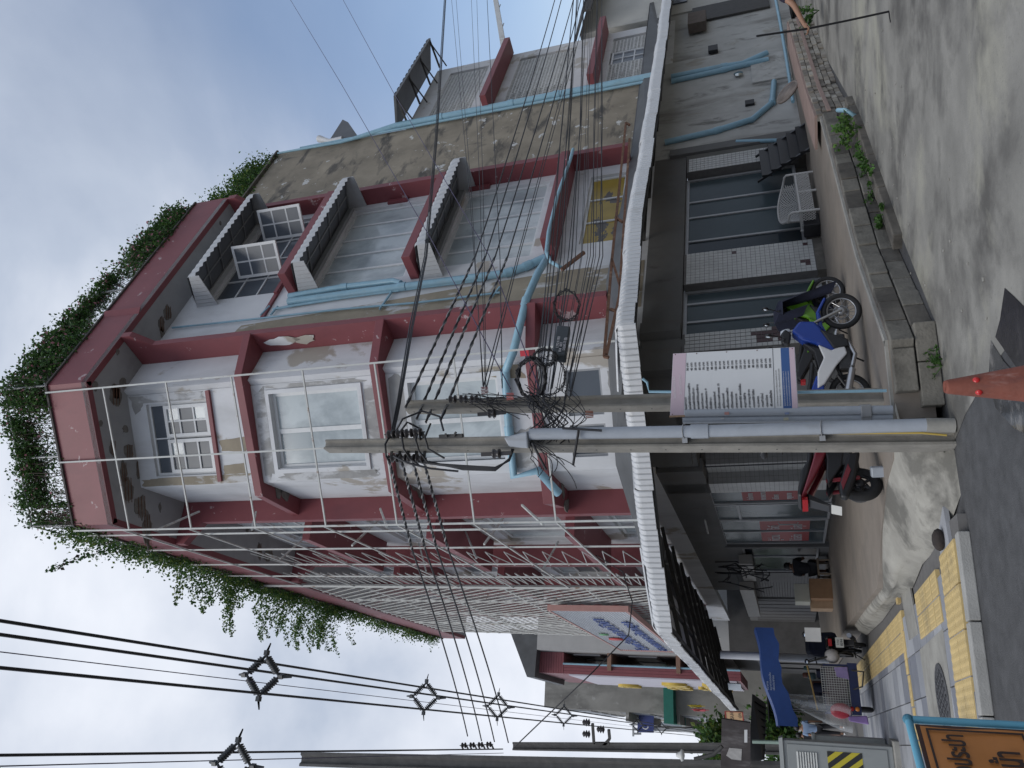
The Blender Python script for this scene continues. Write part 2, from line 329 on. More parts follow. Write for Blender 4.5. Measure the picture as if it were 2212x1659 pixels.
b = MB(); b.prism([E2(1.65, 4.87, -.02), E2(1.36, 3.94, -.02), E2(2.01, 3.47, -.02), E2(2.33, 4.38, -.02)], (0, 0, .028)); obj('concrete_cover', b, CONC, sw, bevel=.004)
b = MB(); b.prism([SO(.86, 4.05, -.02), SO(.82, 2.08, -.02), SO(2.25, 2.35, -.02), SO(2.25, 4.05, -.02)], (0, 0, .026)); obj('manhole_slab', b, CONC, sw, bevel=.004)
mhc = SW(1.58, 2.45); MH = mk('cast_iron', (.13, .13, .135), .5, .3, 20, metal=.6)
mh = thing('manhole_cover', mhc, 'round cast iron manhole cover set in a concrete slab of the sidewalk', 'manhole cover')
b = MB(); b.lathe(mhc + V((0, 0, .006)), [(.40, 0), (.40, .014), (.35, .014), (.35, .008), (0, .008)], n=28, smooth=False); obj('rim', b, MH, mh)
b = MB()
for i in range(-6, 7):
    for j in range(-6, 7):
        if (i + j) % 2 == 0 and i * i + j * j < 28: b.box(mhc + V((i * .06, j * .06, .020)), (.024, .012, .008), unit((1, .6 if (i % 2) else -.6, 0)), unit((-.6 if (i % 2) else .6, 1, 0)))
obj('tread', b, MH, mh, kind='stuff')
# ------------------------------------------------------------------ terrace under the building
tr = thing('terrace', (0, 14, 0), None, None); tr['kind'] = 'structure'; [tr.pop(k) for k in ('label', 'category') if k in tr]
edge = [(11.6, 28.4), (10.98, 27.3), (4.65, 16.05), (3.67, 14.79), (1.87, 12.62), (1.44, 12.08), (.18, 10.02), (-.74, 9.85), (-1.25, 10.3), (-1.75, 11.2), (-2.48, 11.95), (-3.03, 12.38), (-3.54, 12.95), (-6.08, 19.16), (-11.5, 31.4)]
b = MB(); b.slab(edge + [(-6, 45), (20, 45)], .08, T); obj('floor_slab', b, FLOOR, tr)
b = MB()      # thin raised lip along the front edge of the floor
for i in range(2, 7):
    a, c = V((*edge[i], T)), V((*edge[i + 1], T)); n = unit((-(c - a)[1], (c - a)[0], 0)); n = -n if n[1] < 0 else n
    b.bar(a + n * .05 + V((0, 0, .012)), c + n * .05 + V((0, 0, .012)), .09, .04)
obj('floor_lip', b, CONC, tr)
# sloping apron and concrete mound at the corner (rows: floor edge, crest, foot)
ap_t = [(-.55, 9.80, .5), (-1.1, 10.15, .5), (-1.75, 11.15, .49), (-2.48, 11.9, .49), (-3.0, 12.33, .47), (-3.5, 12.9, .42), (-4.8, 16.1, .40), (-6.04, 19.1, .36)]
ap_c = [(-.98, 9.72, .40), (-1.45, 9.90, .36), (-1.98, 10.45, .30), (-2.60, 11.45, .33), (-3.12, 12.1, .38), (-3.62, 12.85, .36), (-4.9, 16.05, .36), (-6.12, 19.05, .32)]
ap_f = [(-1.02, 9.52, .0), (-1.55, 9.35, .0), (-2.16, 10.02, .06), (-2.80, 11.4, .10), (-3.35, 12.3, .10), (-4.02, 14.0, .10), (-5.05, 16.2, .10), (-6.4, 19.4, .10)]
b = MB(); n = len(ap_t); b.sm = True
mid1 = [tuple((V(p_) * .5 + V(q) * .5) + V((0, 0, .02))) for p_, q in zip(ap_t, ap_c)]; mid2 = [tuple(V(p_) * .45 + V(q) * .55 + V((0, 0, .05))) for p_, q in zip(ap_f, ap_c)]
rows = [ap_t, mid1, ap_c, mid2, ap_f]
b.add([q for rw in rows for q in rw], [(i * n + k, i * n + k + 1, (i + 1) * n + k + 1, (i + 1) * n + k) for i in range(4) for k in range(n - 1)]); obj('apron', b, mk('apron_concrete', (.34, .325, .285), .85, .22, 2.2, bump=.4, bscale=25, stains=[((.12, .115, .10), (1.3, 1.3, 2.6), .47, .62, .85)]), tr)
# retaining wall of rough concrete blocks along the alley, block by block
wl = thing('retaining_wall', (1.9, 12.6, 0), 'low weathered block wall holding up the terrace along the alley', 'wall')
def along(pts):
    L = [0]
    for a, c in zip(pts, pts[1:]): L.append(L[-1] + np.linalg.norm(V(c) - V(a)))
    def f(t):
        for i in range(len(pts) - 1):
            if t <= L[i + 1] or i == len(pts) - 2: k = (t - L[i]) / (L[i + 1] - L[i]); return V(pts[i]) * (1 - k) + V(pts[i + 1]) * k, unit(V(pts[i + 1]) - V(pts[i]))
    return f, L[-1]
BRK = [DCONC, mk('block_grey', (.19, .178, .152), .95, .25, 4, bump=.5, bscale=30, stains=[((.08, .075, .065), (2, 2, 2), .5, .66, .8)])]
f1, L1 = along([V((-.62, 9.80, 0)), V((.18, 9.98, 0)), V((1.44, 12.04, 0)), V((1.87, 12.58, 0)), V((3.67, 14.74, 0)), V((4.6, 16.0, 0))])
t = 0; rr = random.Random(5)
while t < L1 - .05:
    w = min(rr.uniform(.34, .62), L1 - t)
    for row, (z0, z1) in enumerate(((.0, .235), (.245, .492))):
        tt = t + (.18 if row else 0)
        p0, dd = f1(min(tt + w / 2, L1 - .01)); nn = V((dd[1], -dd[0], 0)); j = rr.uniform(-.012, .02)
        b = MB(); b.box(p0 + nn * (.03 + j - .07) + V((0, 0, (z0 + z1) / 2)), (w / 2 - .006, .11, (z1 - z0) / 2 - rr.uniform(0, .006)), dd, nn); obj('block', b, BRK[row if rr.random() < .6 else 1 - row], wl, bevel=.012)
    t += w
# lower gutter ledge in front of it, broken slabs
f2, L2 = along([V((1.42, 11.72, 0)), V((1.56, 11.85, 0)), V((2.0, 12.38, 0)), V((3.75, 14.5, 0)), V((4.6, 15.65, 0))])
t = 0
while t < L2:
    w = min(rr.uniform(.8, 1.4), L2 - t + .02); p0, dd = f2(min(t + w / 2, L2)); nn = V((dd[1], -dd[0], 0))
    b = MB(); b.box(p0 + nn * (.09) + V((0, 0, .05 + rr.uniform(-.015, .01))), (w / 2 - .012, .12, .07), dd, nn); obj('ledge_slab', b, DCONC, wl, bevel=.015); t += w
# rough brick wall with a pink rendered band at far end of alley
bw = thing('brick_wall', (6.2, 18.6, 0), 'rough pale brick wall with a pink band beside the alley steps', 'wall')
f3, L3 = along([V((4.66, 16.1, 0)), V((5.75, 17.9, 0)), V((8.35, 21.4, 0)), V((9.2, 22.6, 0))])
BRM = [mk('brick_%d' % i, c, .95, .25, 7, bump=.5, bscale=40) for i, c in enumerate(((.33, .30, .25), (.27, .24, .20), (.20, .18, .155), (.37, .345, .30)))]
t = 0
while t < L3 - .05:
    for row in range(5):
        w = .24; p0, dd = f3(min(t + w / 2 + (.12 if row % 2 else 0), L3)); nn = V((dd[1], -dd[0], 0))
        zz = .055 + row * .112 + (.03 if row > 2 else 0)
        b = MB(); b.box(p0 + nn * rr.uniform(-.03, .025) + V((0, 0, zz)), (w / 2 - .008, .07, .048), dd, nn); obj('brick', b, rr.choice(BRM), bw)
    t += .248
PINKR = mk('pink_render', (.30, .215, .185), .9, .15, 3, bump=.2)
b = MB()
for k in range(12):
    p0, dd = f3(L3 * k / 12); p1, _ = f3(L3 * (k + 1) / 12); nn = V((dd[1], -dd[0], 0)); b.bar(p0 + nn * .085 + V((0, 0, .36)), p1 + nn * .085 + V((0, 0, .36)), .03, .07)
obj('pink_band', b, PINKR, bw)
b = MB()
for k in range(10):
    p0, dd = f3(L3 * k / 10); p1, _ = f3(L3 * (k + 1) / 10); b.slab([p0[:2] + V((.02, -.02)), p1[:2] + V((.02, -.02)), p1[:2] + V((-.5, .5)), p0[:2] + V((-.5, .5))], .57, .62)
obj('wall_coping', b, PINKR, bw)
# ------------------------------------------------------------------ corner building
ZR, ZF = 17.80, 19.0
bd = thing('corner_building', (0, 18, T), 'four storey white corner building with maroon fins and overgrown roof', 'building')
Z1, Z2, Z3 = 6.55, 10.25, 13.95        # undersides of the projecting slabs
SB, SC_, SD, SE_ = 2.30, 8.05, 13.8, 19.6     # fins on the street side
SF = 24.5
# white walls: one closed body per facade face, thickness inwards
b = MB()
def wallpanel(fr, s0, s1, z0, z1, holes, mb, th=.25, o=0):
    """wall between s0,s1,z0,z1 with rectangular holes (s,z,s,z), built from solid strips"""
    zs = sorted({z0, z1, *[h[1] for h in holes], *[h[3] for h in holes]})
    for za, zb in zip(zs, zs[1:]):
        hs = sorted([h for h in holes if h[1] <= za + 1e-6 and h[3] >= zb - 1e-6])
        c = s0
        for h in hs:
            if h[0] > c + 1e-4: mb.span(fr, (c, o - th, za), (h[0], o, zb))
            c = max(c, h[2])
        if c < s1 - 1e-4: mb.span(fr, (c, o - th, za), (s1, o, zb))
RW = [(1.15, 14.75, 4.95, 16.95), (1.15, 10.75, 4.95, 13.55), (1.35, 7.25, 4.95, 9.85), (1.55, 5.05, 4.75, 6.05)]
wallpanel(PR, -2.42, 5.55, 4.3, ZR, RW, b)
CWIN = [(.26, 15.28, 2.17, 17.22), (.24, 11.0, 2.10, 13.45), (.24, 7.52, 2.14, 9.70), (.25, 5.2, 1.25, 5.98), (1.45, 5.2, 2.16, 5.98)]
wallpanel(CH, 0, 2.4434, 4.3, ZR, CWIN, b)
W2 = CH(2.4434, 0, 0); sW2 = (W2 - LP) @ lv; oW2 = (W2 - LP) @ nL
LW = [(3.3, 15.0, 7.1, 17.1), (3.1, 11.0, 7.5, 13.3), (3.1, 7.4, 7.5, 9.7), (3.3, 5.0, 7.2, 6.1), (8.7, 15.0, 13.2, 17.0), (8.7, 11.2, 13.2, 13.2), (8.7, 7.5, 13.2, 9.6)]
b.hexa([W2, LF(SB, -1.2, 0), LF(SB, -1.45, 0), CH(2.3, -.3, 0)] + [W2 + UP * ZR, LF(SB, -1.2, ZR), LF(SB, -1.45, ZR), CH(2.3, -.3, ZR)])
b.v[-8:] = [(q[0], q[1], max(q[2], 4.3)) for q in b.v[-8:]]
wallpanel(LF, SB, SF, 4.3, ZR, LW, b, o=-1.2)
obj('wall', b, WHITE, bd)
# dark rooms behind the openings so that windows are not see-through to nothing
b = MB(); b.span(PR, (-1.5, -3.5, 4.4), (5.4, -3.4, 17.6)); b.span(PR, (5.35, -3.4, 4.4), (5.5, -.3, 17.6))
obj('inner_wall', b, GREYW, bd)
b = MB(); b.slab([PR(-2.3, -.2, 0)[:2], PR(5.5, -.2, 0)[:2], PR(5.5, -16, 0)[:2], LF(SF, -2, 0)[:2], LF(SB, -1.5, 0)[:2], CH(2.2, -.3, 0)[:2], CH(.2, -.3, 0)[:2]], ZR, ZR + .2); obj('roof_slab', b, CONC, bd)
# roof soffit (one sheet following the eaves)
P1 = PR(-4.07, 1.0, 0); s1_ = (V((.855, 15.01, 0)) - RP) @ rv
E1 = PR(s1_, 1.0, 0)                         # right eave corner
E2_ = LF(0, 0, 0)                            # left eave corner
def ring(o):   # plan polyline of the eaves at an outward offset from the wall faces
    return [PR(5.6, o, 0), E1 if o == 1.0 else None]
b = MB(); b.slab([PR(5.2, 1.0, 0)[:2], E1[:2], E2_[:2], LF(SF, 0, 0)[:2], LF(SF, -1.6, 0)[:2], LF(SB, -1.5, 0)[:2], CH(2.2, -.3, 0)[:2], CH(.2, -.3, 0)[:2], PR(-2.3, -.3, 0)[:2], PR(5.2, -.3, 0)[:2]], ZR - .02, ZR + .13); obj('soffit', b, SOFFIT, bd)
# fascia band in maroon
def fascia(nm, A, B, inn, z0, z1, th=.16, m=MAROON):
    d = unit(B - A); n = V((-d[1], d[0], 0)); n = n if n @ inn > 0 else -n
    q = MB(); q.hexa([A + UP * z0, B + UP * z0, B + n * th + UP * z0, A + n * th + UP * z0, A + UP * z1, B + UP * z1, B + n * th + UP * z1, A + n * th + UP * z1]); return obj(nm, q, m, bd)
fascia('fascia', PR(5.3, 1.0, 0), E1, -nR, ZR - .03, ZF)
fascia('fascia', E1, E2_, V((0, 1, 0)), ZR - .03, ZF)
fascia('fascia', E2_, LF(SF, 0, 0), -nL, ZR - .03, ZF)
b = MB()
for A, B in ((PR(5.3, 1.0, 0), E1), (E1, E2_), (E2_, LF(SF, 0, 0))):
    d = unit(B - A); n = V((-d[1], d[0], 0)); n = n if n[1] > 0 else -n; b.bar(A + n * .06 + UP * (ZF + .03), B + n * .06 + UP * (ZF + .03), .22, .06)
obj('fascia_coping', b, mk('dark_coping', (.09, .08, .075), .9, .3, 5), bd)
# fins (flared out to the eaves at the top)
def fin(fr, s, w, o0, o1, of, nm='fin', zt=ZR - .03, z0=4.98):
    q = MB(); prof = [(o0, z0), (o1, z0), (o1, zt - .75), (of, zt - .28), (of, zt), (o0, zt)]
    q.prism([fr(s, o, z) for o, z in prof], fr(s + w, 0, 0) - fr(s, 0, 0)); return obj(nm, q, MAROON, bd)
fin(PR, -1.42, .17, .002, .62, 1.0); fin(PR, 5.2, .2, .002, .52, 1.0)
fin(LF, SB, .22, -1.198, -.62, -.02); fin(LF, SC_, .22, -1.198, -.55, -.02); fin(LF, SD, .22, -1.198, -.55, -.02); fin(LF, SE_, .22, -1.198, -.55, -.02)
# fascia return next to the right fin
b = MB(); b.prism([PR(s1_ + 2.62, 1.002, ZR - .03), PR(s1_ + 2.80, 1.08, ZR - .03), PR(s1_ + 2.80, 1.08, ZF), PR(s1_ + 2.62, 1.002, ZF)], rv * .02); obj('fascia_step', b, MAROON, bd)
# projecting slabs
def hoodslab(fr, s0, s1, o1, z, h=.24, drop=.0):
    q = MB(); q.span(fr, (s0, .003 if fr is PR else -1.197, z), (s1, o1, z + h)); return obj('slab', q, MAROON, bd, bevel=.01)
for z in (Z1, Z2, Z3): hoodslab(PR, .95, 5.12, .72, z)
for k, z in enumerate((Z1, Z2, Z3)):
    hoodslab(LF, 3.0, 7.45, -.25, z); hoodslab(LF, 8.6, 13.2, -.25, z); hoodslab(LF, 14.4, 19.0, -.25, z)
    # corner slab wrapping the chamfer
    A = PR(-1.42, .66, 0); sc = {0: .0, 1: .02, 2: .03}[k]
    c1 = V((.70, 15.95, 0)) if k else V((.47, 16.05, 0)); c2 = V((-2.30, 16.42, 0)) if k else V((-2.72, 16.62, 0)); B = LF(SB, -.76, 0)
    q = MB(); q.slab([PR(-1.42, .004, 0)[:2], A[:2], c1[:2], c2[:2], B[:2], LF(SB, -1.19, 0)[:2], CH(2.41, .004, 0)[:2], CH(.03, .004, 0)[:2]], z, z + .22); obj('corner_slab', q, MAROON, bd, bevel=.01)
# ------------------------------------------------------------------ windows
def grid_window(fr, s0, z0, s1, z1, o, nx, nz, parent, fw=.07, mw=.035, pane=PANE, frm=ALU, dep=.06, name='window', xs=None, zs=None):
    w = MB(); w.span(fr, (s0, o, z0), (s0 + fw, o + dep, z1)); w.span(fr, (s1 - fw, o, z0), (s1, o + dep, z1)); w.span(fr, (s0 + fw, o, z0), (s1 - fw, o + dep, z0 + fw)); w.span(fr, (s0 + fw, o, z1 - fw), (s1 - fw, o + dep, z1))
    xs = xs or [s0 + (s1 - s0) * i / nx for i in range(1, nx)]; zs = zs or [z0 + (z1 - z0) * i / nz for i in range(1, nz)]
    for x in xs: w.span(fr, (x - mw / 2, o + .005, z0 + fw), (x + mw / 2, o + dep - .008, z1 - fw))
    cx = [s0 + fw] + [x for x in xs] + [s1 - fw]
    for z in zs:
        for a, c in zip(cx, cx[1:]): w.span(fr, (a + (mw / 2 if a != cx[0] else 0), o + .005, z - mw / 2), (c - (mw / 2 if c != cx[-1] else 0), o + dep - .012, z + mw / 2))
    wo_ = obj(name, w, frm, parent)
    ez = [z0 + fw] + zs + [z1 - fw]
    for a, c in zip(cx, cx[1:]):
        for d, e_ in zip(ez, ez[1:]):
            q = MB(); q.span(fr, (a, o + .012, d), (c, o + .020, e_)); pn = obj('pane', q, pane if not isinstance(pane, list) else random.choice(pane), wo_)
    return wo_
# chamfer: top floor window is a casement pair with transom, below two sliding pairs
w = grid_window(CH, .26, 15.28, 2.17, 17.22, -.14, 2, 2, bd, xs=[1.19], zs=[16.72], pane=PANED)
for s0, s1 in ((.33, 1.16), (1.22, 2.10)):
    grid_window(CH, s0, 15.33, s1, 16.70, -.065, 2, 3, bd, fw=.09, mw=.045, pane=[PANED, PANE, PANED], name='window_sash')
q = MB(); q.span(CH, (.02, .003, 15.16), (2.36, .07, 15.27)); obj('window_sill', q, MAROON, bd)
for z0, z1 in ((11.0, 13.45), (7.52, 9.70)):
    q = MB()
    for a, c in (((.14, 0, z0 - .1), (.24, .05, z1 + .1)), ((2.12, 0, z0 - .1), (2.22, .05, z1 + .1)), ((.24, 0, z0 - .1), (2.12, .05, z0)), ((.24, 0, z1), (2.12, .05, z1 + .1))): q.span(CH, (a[0], .003, a[2]), c)
    obj('window_surround', q, WHITE, bd)
    grid_window(CH, .24, z0, 2.12, z1, -.16, 2, 1, bd, fw=.09, mw=.11, xs=[1.20], zs=[])
for s0, s1 in ((.25, 1.25), (1.45, 2.16)): grid_window(CH, s0, 5.2, s1, 5.98, -.14, 1, 1, bd, fw=.05, pane=PANED, frm=GALU)
# right facade
for z0, z1 in ((10.75, 13.55), (7.25, 9.85)):
    grid_window(PR, 1.15 if z0 > 9 else 1.35, z0, 4.95, z1, -.15, 5, 1, bd, fw=.10, mw=.07)
    q = MB(); q.span(PR, (1.1, .003, z1 + .02), (5.0, .10, z1 + .16)); obj('window_head', q, GALU, bd)
grid_window(PR, 1.15, 14.75, 4.95, 16.95, -.15, 4, 3, bd, fw=.08, mw=.05, pane=PANED)
def open_sash(s, z0, z1, w, ang):
    """casement hinged on its far edge and swung outwards"""
    c = PR(s, .02, 0); d = unit(rv * math.cos(ang) + nR * math.sin(ang)); n = V((-d[1], d[0], 0))
    fr = lambda a, o, z: c + d * a + n * o + UP * z
    return grid_window(fr, 0, z0, w, z1, -.03, 2, 3, bd, fw=.08, mw=.045, pane=PANED, name='open_sash')
for s in (2.05, 3.95): open_sash(s, 14.85, 16.35, .95, R_(62))
q = MB(); q.span(PR, (.0, .003, 14.55), (1.0, .07, 14.66)); q.span(PR, (1.0, .003, 14.55), (5.0, .12, 14.66)); obj('window_sill', q, MAROON, bd)
for s, z in ((4.86, 11.75), (4.86, 9.1)):
    q = MB(); q.span(PR, (5.0, .003, z), (5.18, .08, z + .65)); obj('bracket', q, MAROON, bd)
grid_window(PR, 1.55, 5.05, 4.75, 6.05, -.15, 3, 1, bd, fw=.06, mw=.05, pane=YPANE, frm=ALU)
# left facade windows
def lwin(s0, z0, s1, z1, nx, nz, pane=PANE): return grid_window(LF, s0, z0, s1, z1, -1.36, nx, nz, bd, fw=.1, mw=.07, pane=pane)
lwin(3.3, 15.0, 7.1, 17.1, 5, 4, [PANE, PANED]); lwin(3.1, 11.0, 7.5, 13.3, 3, 1); lwin(3.1, 7.4, 7.5, 9.7, 3, 1); lwin(3.3, 5.0, 7.2, 6.1, 3, 1)
for z in ((15, 17), (11.2, 13.2), (7.5, 9.6)): lwin(8.7, z[0], 13.2, z[1], 4, 3, [PANE, PANED])
for s0, s1, z in ((2.6, 8.0, 10.6), (2.6, 8.0, 7.0), (8.3, 13.7, 14.3), (8.3, 13.7, 10.6), (8.3, 13.7, 7.0), (2.6, 8.0, 14.3)):
    q = MB(); q.span(LF, (s0, -1.197, z + .0), (s1, -1.12, z + .38)); obj('spandrel', q, MAROON if z < 14 else WHITE, bd)
# spalled soffit patches with bare reinforcement
SPL = [(D_ := None)]
def blob(c, X, Y, rx, ry, seed, n=14):
    r2 = random.Random(seed); return [c + X * rx * math.cos(2 * math.pi * i / n) * r2.uniform(.6, 1.2) + Y * ry * math.sin(2 * math.pi * i / n) * r2.uniform(.6, 1.2) for i in range(n)]
for k, (x, y, rx, ry) in enumerate(((362, 675, .22, .16), (348, 700, .25, .13), (350, 719, .17, .10), (250, 845, .2, .15), (254, 760, .10, .06), (264, 828, .15, .14), (249, 855, .3, .2), (217, 915, .10, .08), (271, 927, .14, .10), (243, 968, .22, .1), (278, 975, .2, .16), (300, 1010, .28, .14), (275, 1060, .40, .2), (304, 1095, .34, .22), (345, 1095, .14, .05), (266, 1020, .3, .12), (205, 833, .14, .1), (690, 1130, .01, .01), (482, 499, .08, .06), (476, 483, .08, .05), (317, 1145, .5, .18), (534, 1145, .10, .08), (545, 1146, .1, .08), (580, 1200, .2, .3), (560, 1190, .28, .12))):
    c = G(x, y, ZR - .02); q = MB(); q.prism(blob(c - UP * .002, V((1, 0, 0)), V((0, 1, 0)), rx, ry, k), (0, 0, -.012)); sp = obj('spalled_patch', q, SPALL, bd)
    if rx > .18:
        q = MB()
        for i in (-1, 0, 1): q.tube([c + V((-rx * .8, i * ry * .5, -.024)), c + V((rx * .8, i * ry * .5 + .03, -.024))], .008, 5)
        obj('rebar', q, RUST, sp)
# broken edges of the corner slabs
for k, (x, y, z, rx, ry) in enumerate(((586, 955, Z3, .55, .12), (600, 1040, Z3, .38, .22), (616, 1065, Z3, .26, .20), (880, 985, Z2, .45, .25), (893, 1020, Z2, .5, .28), (905, 1050, Z2, .3, .2), (1215, 1055, Z1, .3, .12), (1223, 1090, Z1, .16, .25), (640, 729, Z3, .25, .15))):
    c = G(x, y, z); q = MB(); q.prism(blob(c - UP * .003, V((1, 0, 0)), V((0, 1, 0)), rx, ry, 50 + k), (0, 0, -.02)); obj('broken_concrete', q, SPALL, bd)
# peeled paint on the right-hand fin
for k, (x, y, w, h) in enumerate(((643, 721, .05, .55), (690, 723, .05, .35))):
    c = PR(*(lambda t: (-1.44, .3, DY(x, y, 17.4)[2]))(0)); q = MB(); q.prism(blob(c - rv * .0, nR, UP, w * 3.0, h, 70 + k), -rv * .006); obj('peeled_paint', q, WHITE, bd)
# ------------------------------------------------------------------ party wall strip of bare plaster, right of the last fin
pw = thing('plaster_wall', PR(8, 0, T), 'tall bare plaster end wall streaked black with flaking white paint', 'wall')
b = MB(); b.span(PR, (5.42, -.6, 4.0), (10.1, .0, 18.5)); obj('wall', b, PLASTER, pw)
b = MB(); b.bar(PR(5.4, -.25, 18.55), PR(10.15, -.25, 18.55), .74, .08); obj('coping', b, DCONC, pw)
# plain pipe strip stained plaster left of windows
b = MB()
b.prism([PR(-1.15, .004, 4.35), PR(.55, .004, 4.35), PR(.50, .004, 6.6), PR(.30, .004, 9.2), PR(-.05, .004, 13.0), PR(-.2, .004, 15.2), PR(-.75, .004, 15.4), PR(-.85, .004, 12.6), PR(-1.15, .004, 9.4)], nR * .006); obj('bare_render', b, mk('bare_render', (.33, .285, .215), .9, .2, 1.5, bump=.2, stains=[((.60, .60, .60), (2.1, 2.1, .8), .54, .60, .9)]), bd)
BR2 = bpy.data.materials['bare_render']; SOOT = mk('grimy_paint', (.36, .355, .345), .9, .22, 2.2, bump=.2, stains=[((.60, .605, .61), (2.2, 2.2, 1.0), .50, .58, .95), ((.14, .135, .13), (2, 2, .8), .60, .74, .7)])
for k, (fr, pts, m) in enumerate((
    (CH, [(2.19, 14.3), (2.42, 14.3), (2.43, 17.7), (2.25, 17.75), (2.21, 17.2)], BR2), (CH, [(1.25, 14.25), (1.65, 14.3), (1.6, 15.1), (1.3, 15.12)], BR2), (CH, [(1.9, 14.4), (2.2, 14.4), (2.2, 15.1), (1.95, 15.1)], BR2),
    (CH, [(.02, 11.0), (.13, 10.6), (.14, 13.4), (.02, 13.7)], SOOT), (CH, [(.1, 10.5), (2.3, 10.5), (2.35, 10.88), (.05, 10.88)], SOOT), (CH, [(2.23, 10.6), (2.42, 10.6), (2.42, 13.6), (2.23, 13.5)], SOOT), (CH, [(.05, 13.58), (2.4, 13.58), (2.4, 13.9), (.05, 13.9)], SOOT),
    (CH, [(.02, 6.9), (.35, 6.85), (.32, 7.38), (.13, 8.2), (.02, 8.3)], BR2), (CH, [(1.4, 6.85), (2.4, 6.85), (2.4, 7.4), (1.5, 7.35)], SOOT), (CH, [(.02, 9.82), (2.4, 9.82), (2.4, 10.2), (.02, 10.2)], SOOT),
    (CH, [(.02, 15.3), (.22, 15.3), (.22, 17.3), (.5, 17.6), (.02, 17.75)], SOOT), (CH, [(.3, 4.5), (1.0, 4.45), (.9, 5.05), (.3, 5.08)], SOOT))):
    b = MB(); c_ = np.mean(pts, axis=0); rj = random.Random(200 + k); poly = []
    for i in range(len(pts)):
        a_, d_ = V(pts[i]), V(pts[(i + 1) % len(pts)])
        for f_ in (0, .25, .5, .75): q_ = a_ + (d_ - a_) * f_; q_ = q_ + (c_ - q_) * rj.uniform(-.02, .16); poly.append(q_)
    b.prism([fr(q_[0], .003, q_[1]) for q_ in poly], (fr(0, .004, 0) - fr(0, 0, 0))); obj('weathered_patch', b, m, bd)
# ground floor --------------------------------------------------
gf = thing('shopfront', PR(2, 0, T), 'ground floor shopfront of dark glass between tiled pillars under the awning', 'shopfront')
b = MB(); b.span(PR, (-3.2, -.3, 3.46), (5.05, .0, 4.3)); b.hexa([CH(-.6, -.25, 3.46), CH(2.44, -.25, 3.46), CH(2.44, 0, 3.46), CH(-.4, 0, 3.46), CH(-.6, -.25, 4.3), CH(2.44, -.25, 4.3), CH(2.44, 0, 4.3), CH(-.4, 0, 4.3)])
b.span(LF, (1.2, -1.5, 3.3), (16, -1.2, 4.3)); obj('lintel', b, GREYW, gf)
b = MB(); b.span(PR, (.57, -.35, T), (4.12, -.30, T + .28)); b.span(PR, (-2.2, -.35, T), (-.56, -.30, T + .12)); obj('plinth', b, DCONC, gf)
# glazing right: wide window (4 panes) and door bay
def glass_bay(fr, s0, s1, z0, z1, xs, o, pane, frm=GALU, zs=[]): return grid_window(fr, s0, z0, s1, z1, o, 1, 1, gf, fw=.08, mw=.06, xs=xs, zs=zs, pane=pane, frm=frm, name='glazed_bay')
glass_bay(PR, .57, 4.12, T + .28, 3.46, [1.35, 2.35, 3.05], -.25, [DGLASS, TGLASS])
glass_bay(PR, -2.2, -.56, T + .12, 3.46, [-1.6, -1.0], -.25, [TGLASS])
b = MB(); b.span(PR, (-4.2, -.5, T), (-2.75, -.3, 3.46)); obj('wall_panel', b, GREYW, gf)
# tiled pillars : tiles are single pieces
TM = MB(); g = .004; TM.hexa([(g, 0, g), (.1 - g, 0, g), (.1 - g, .010, g), (g, .010, g), (g, 0, .1 - g), (.1 - g, 0, .1 - g), (.1 - g, .010, .1 - g), (g, .010, .1 - g)])
tileW = mesh_of('tile', TM, TILEW, (0, 0, 0)); tileM = mesh_of('tile', TM, TILEM, (0, 0, 0)); NT = [0]
def pillar(fr, s0, s1, o0, o1, z1=3.44, faces=('f', 'a'), dark=(), zb=.18):
    q = MB(); q.span(fr, (s0, o0, T), (s1, o1, z1)); pl_ = obj('pillar', q, GROUT, gf)
    q = MB(); q.span(fr, (s0 - .01, o0, T), (s1 + .01, o1 + .02, T + zb)); obj('pillar_base', q, DCONC, gf)
    stuff = MB()
    for fc in faces:
        if fc == 'f': O = fr(s0, o1 + .001, 0); X = fr(1, 0, 0) - fr(0, 0, 0); Nn = fr(0, 1, 0) - fr(0, 0, 0); W = s1 - s0
        elif fc == 'a': O = fr(s0 - .001, o0, 0); X = fr(0, 1, 0) - fr(0, 0, 0); Nn = fr(-1, 0, 0) - fr(0, 0, 0); W = o1 - o0
        else: O = fr(s1 + .001, o0, 0); X = fr(0, 1, 0) - fr(0, 0, 0); Nn = fr(1, 0, 0) - fr(0, 0, 0); W = o1 - o0
        nx = int(round(W / .1)); nz = int((z1 - T - zb) / .1)
        for j in range(nz):
            for i in range(nx):
                mz = (i, j) in dark and fc == 'f'
                z = T + zb + .01 + j * .1
                if NT[0] < 300 or mz:
                    piece('tile', tileM if mz else tileW, gf, frame4(O + X * (i * W / nx) + UP * z, X, Nn, UP), V((0, 0, 0))); NT[0] += 1
                else:
                    o_ = O + X * (i * W / nx) + UP * z; k = len(stuff.v)
                    stuff.add([o_ + X * v[0] + Nn * v[1] + UP * v[2] for v in TM.v], TM.f)
    if stuff.v: obj('tiling', stuff, TILEW, gf, kind='stuff')
pillar(PR, -.55, .57, -.4, .0, faces=('f',), dark=((2, 1), (3, 1), (3, 2), (9, 1), (9, 16)))
pillar(PR, -2.75, -2.2, -.4, .0, faces=('f',), dark=((1, 12), (2, 12), (3, 12), (1, 11), (2, 11), (3, 11), (2, 10), (3, 10), (1, 10), (2, 9), (3, 9), (4, 9), (1, 8), (2, 8), (3, 8), (2, 7), (4, 8), (3, 13)))
pillar(PR, 4.2, 4.85, -.4, .0, faces=('f',))
sA = (LS(1700, 1041, -1.15)[0], LS(1700, 1061, -1.15)[0])
pillar(CH, 1.0, 1.38, -.9, -.5, faces=('f', 'b')); pillar(CH, 1.62, 1.98, -1.3, -.9, faces=('f', 'b'))
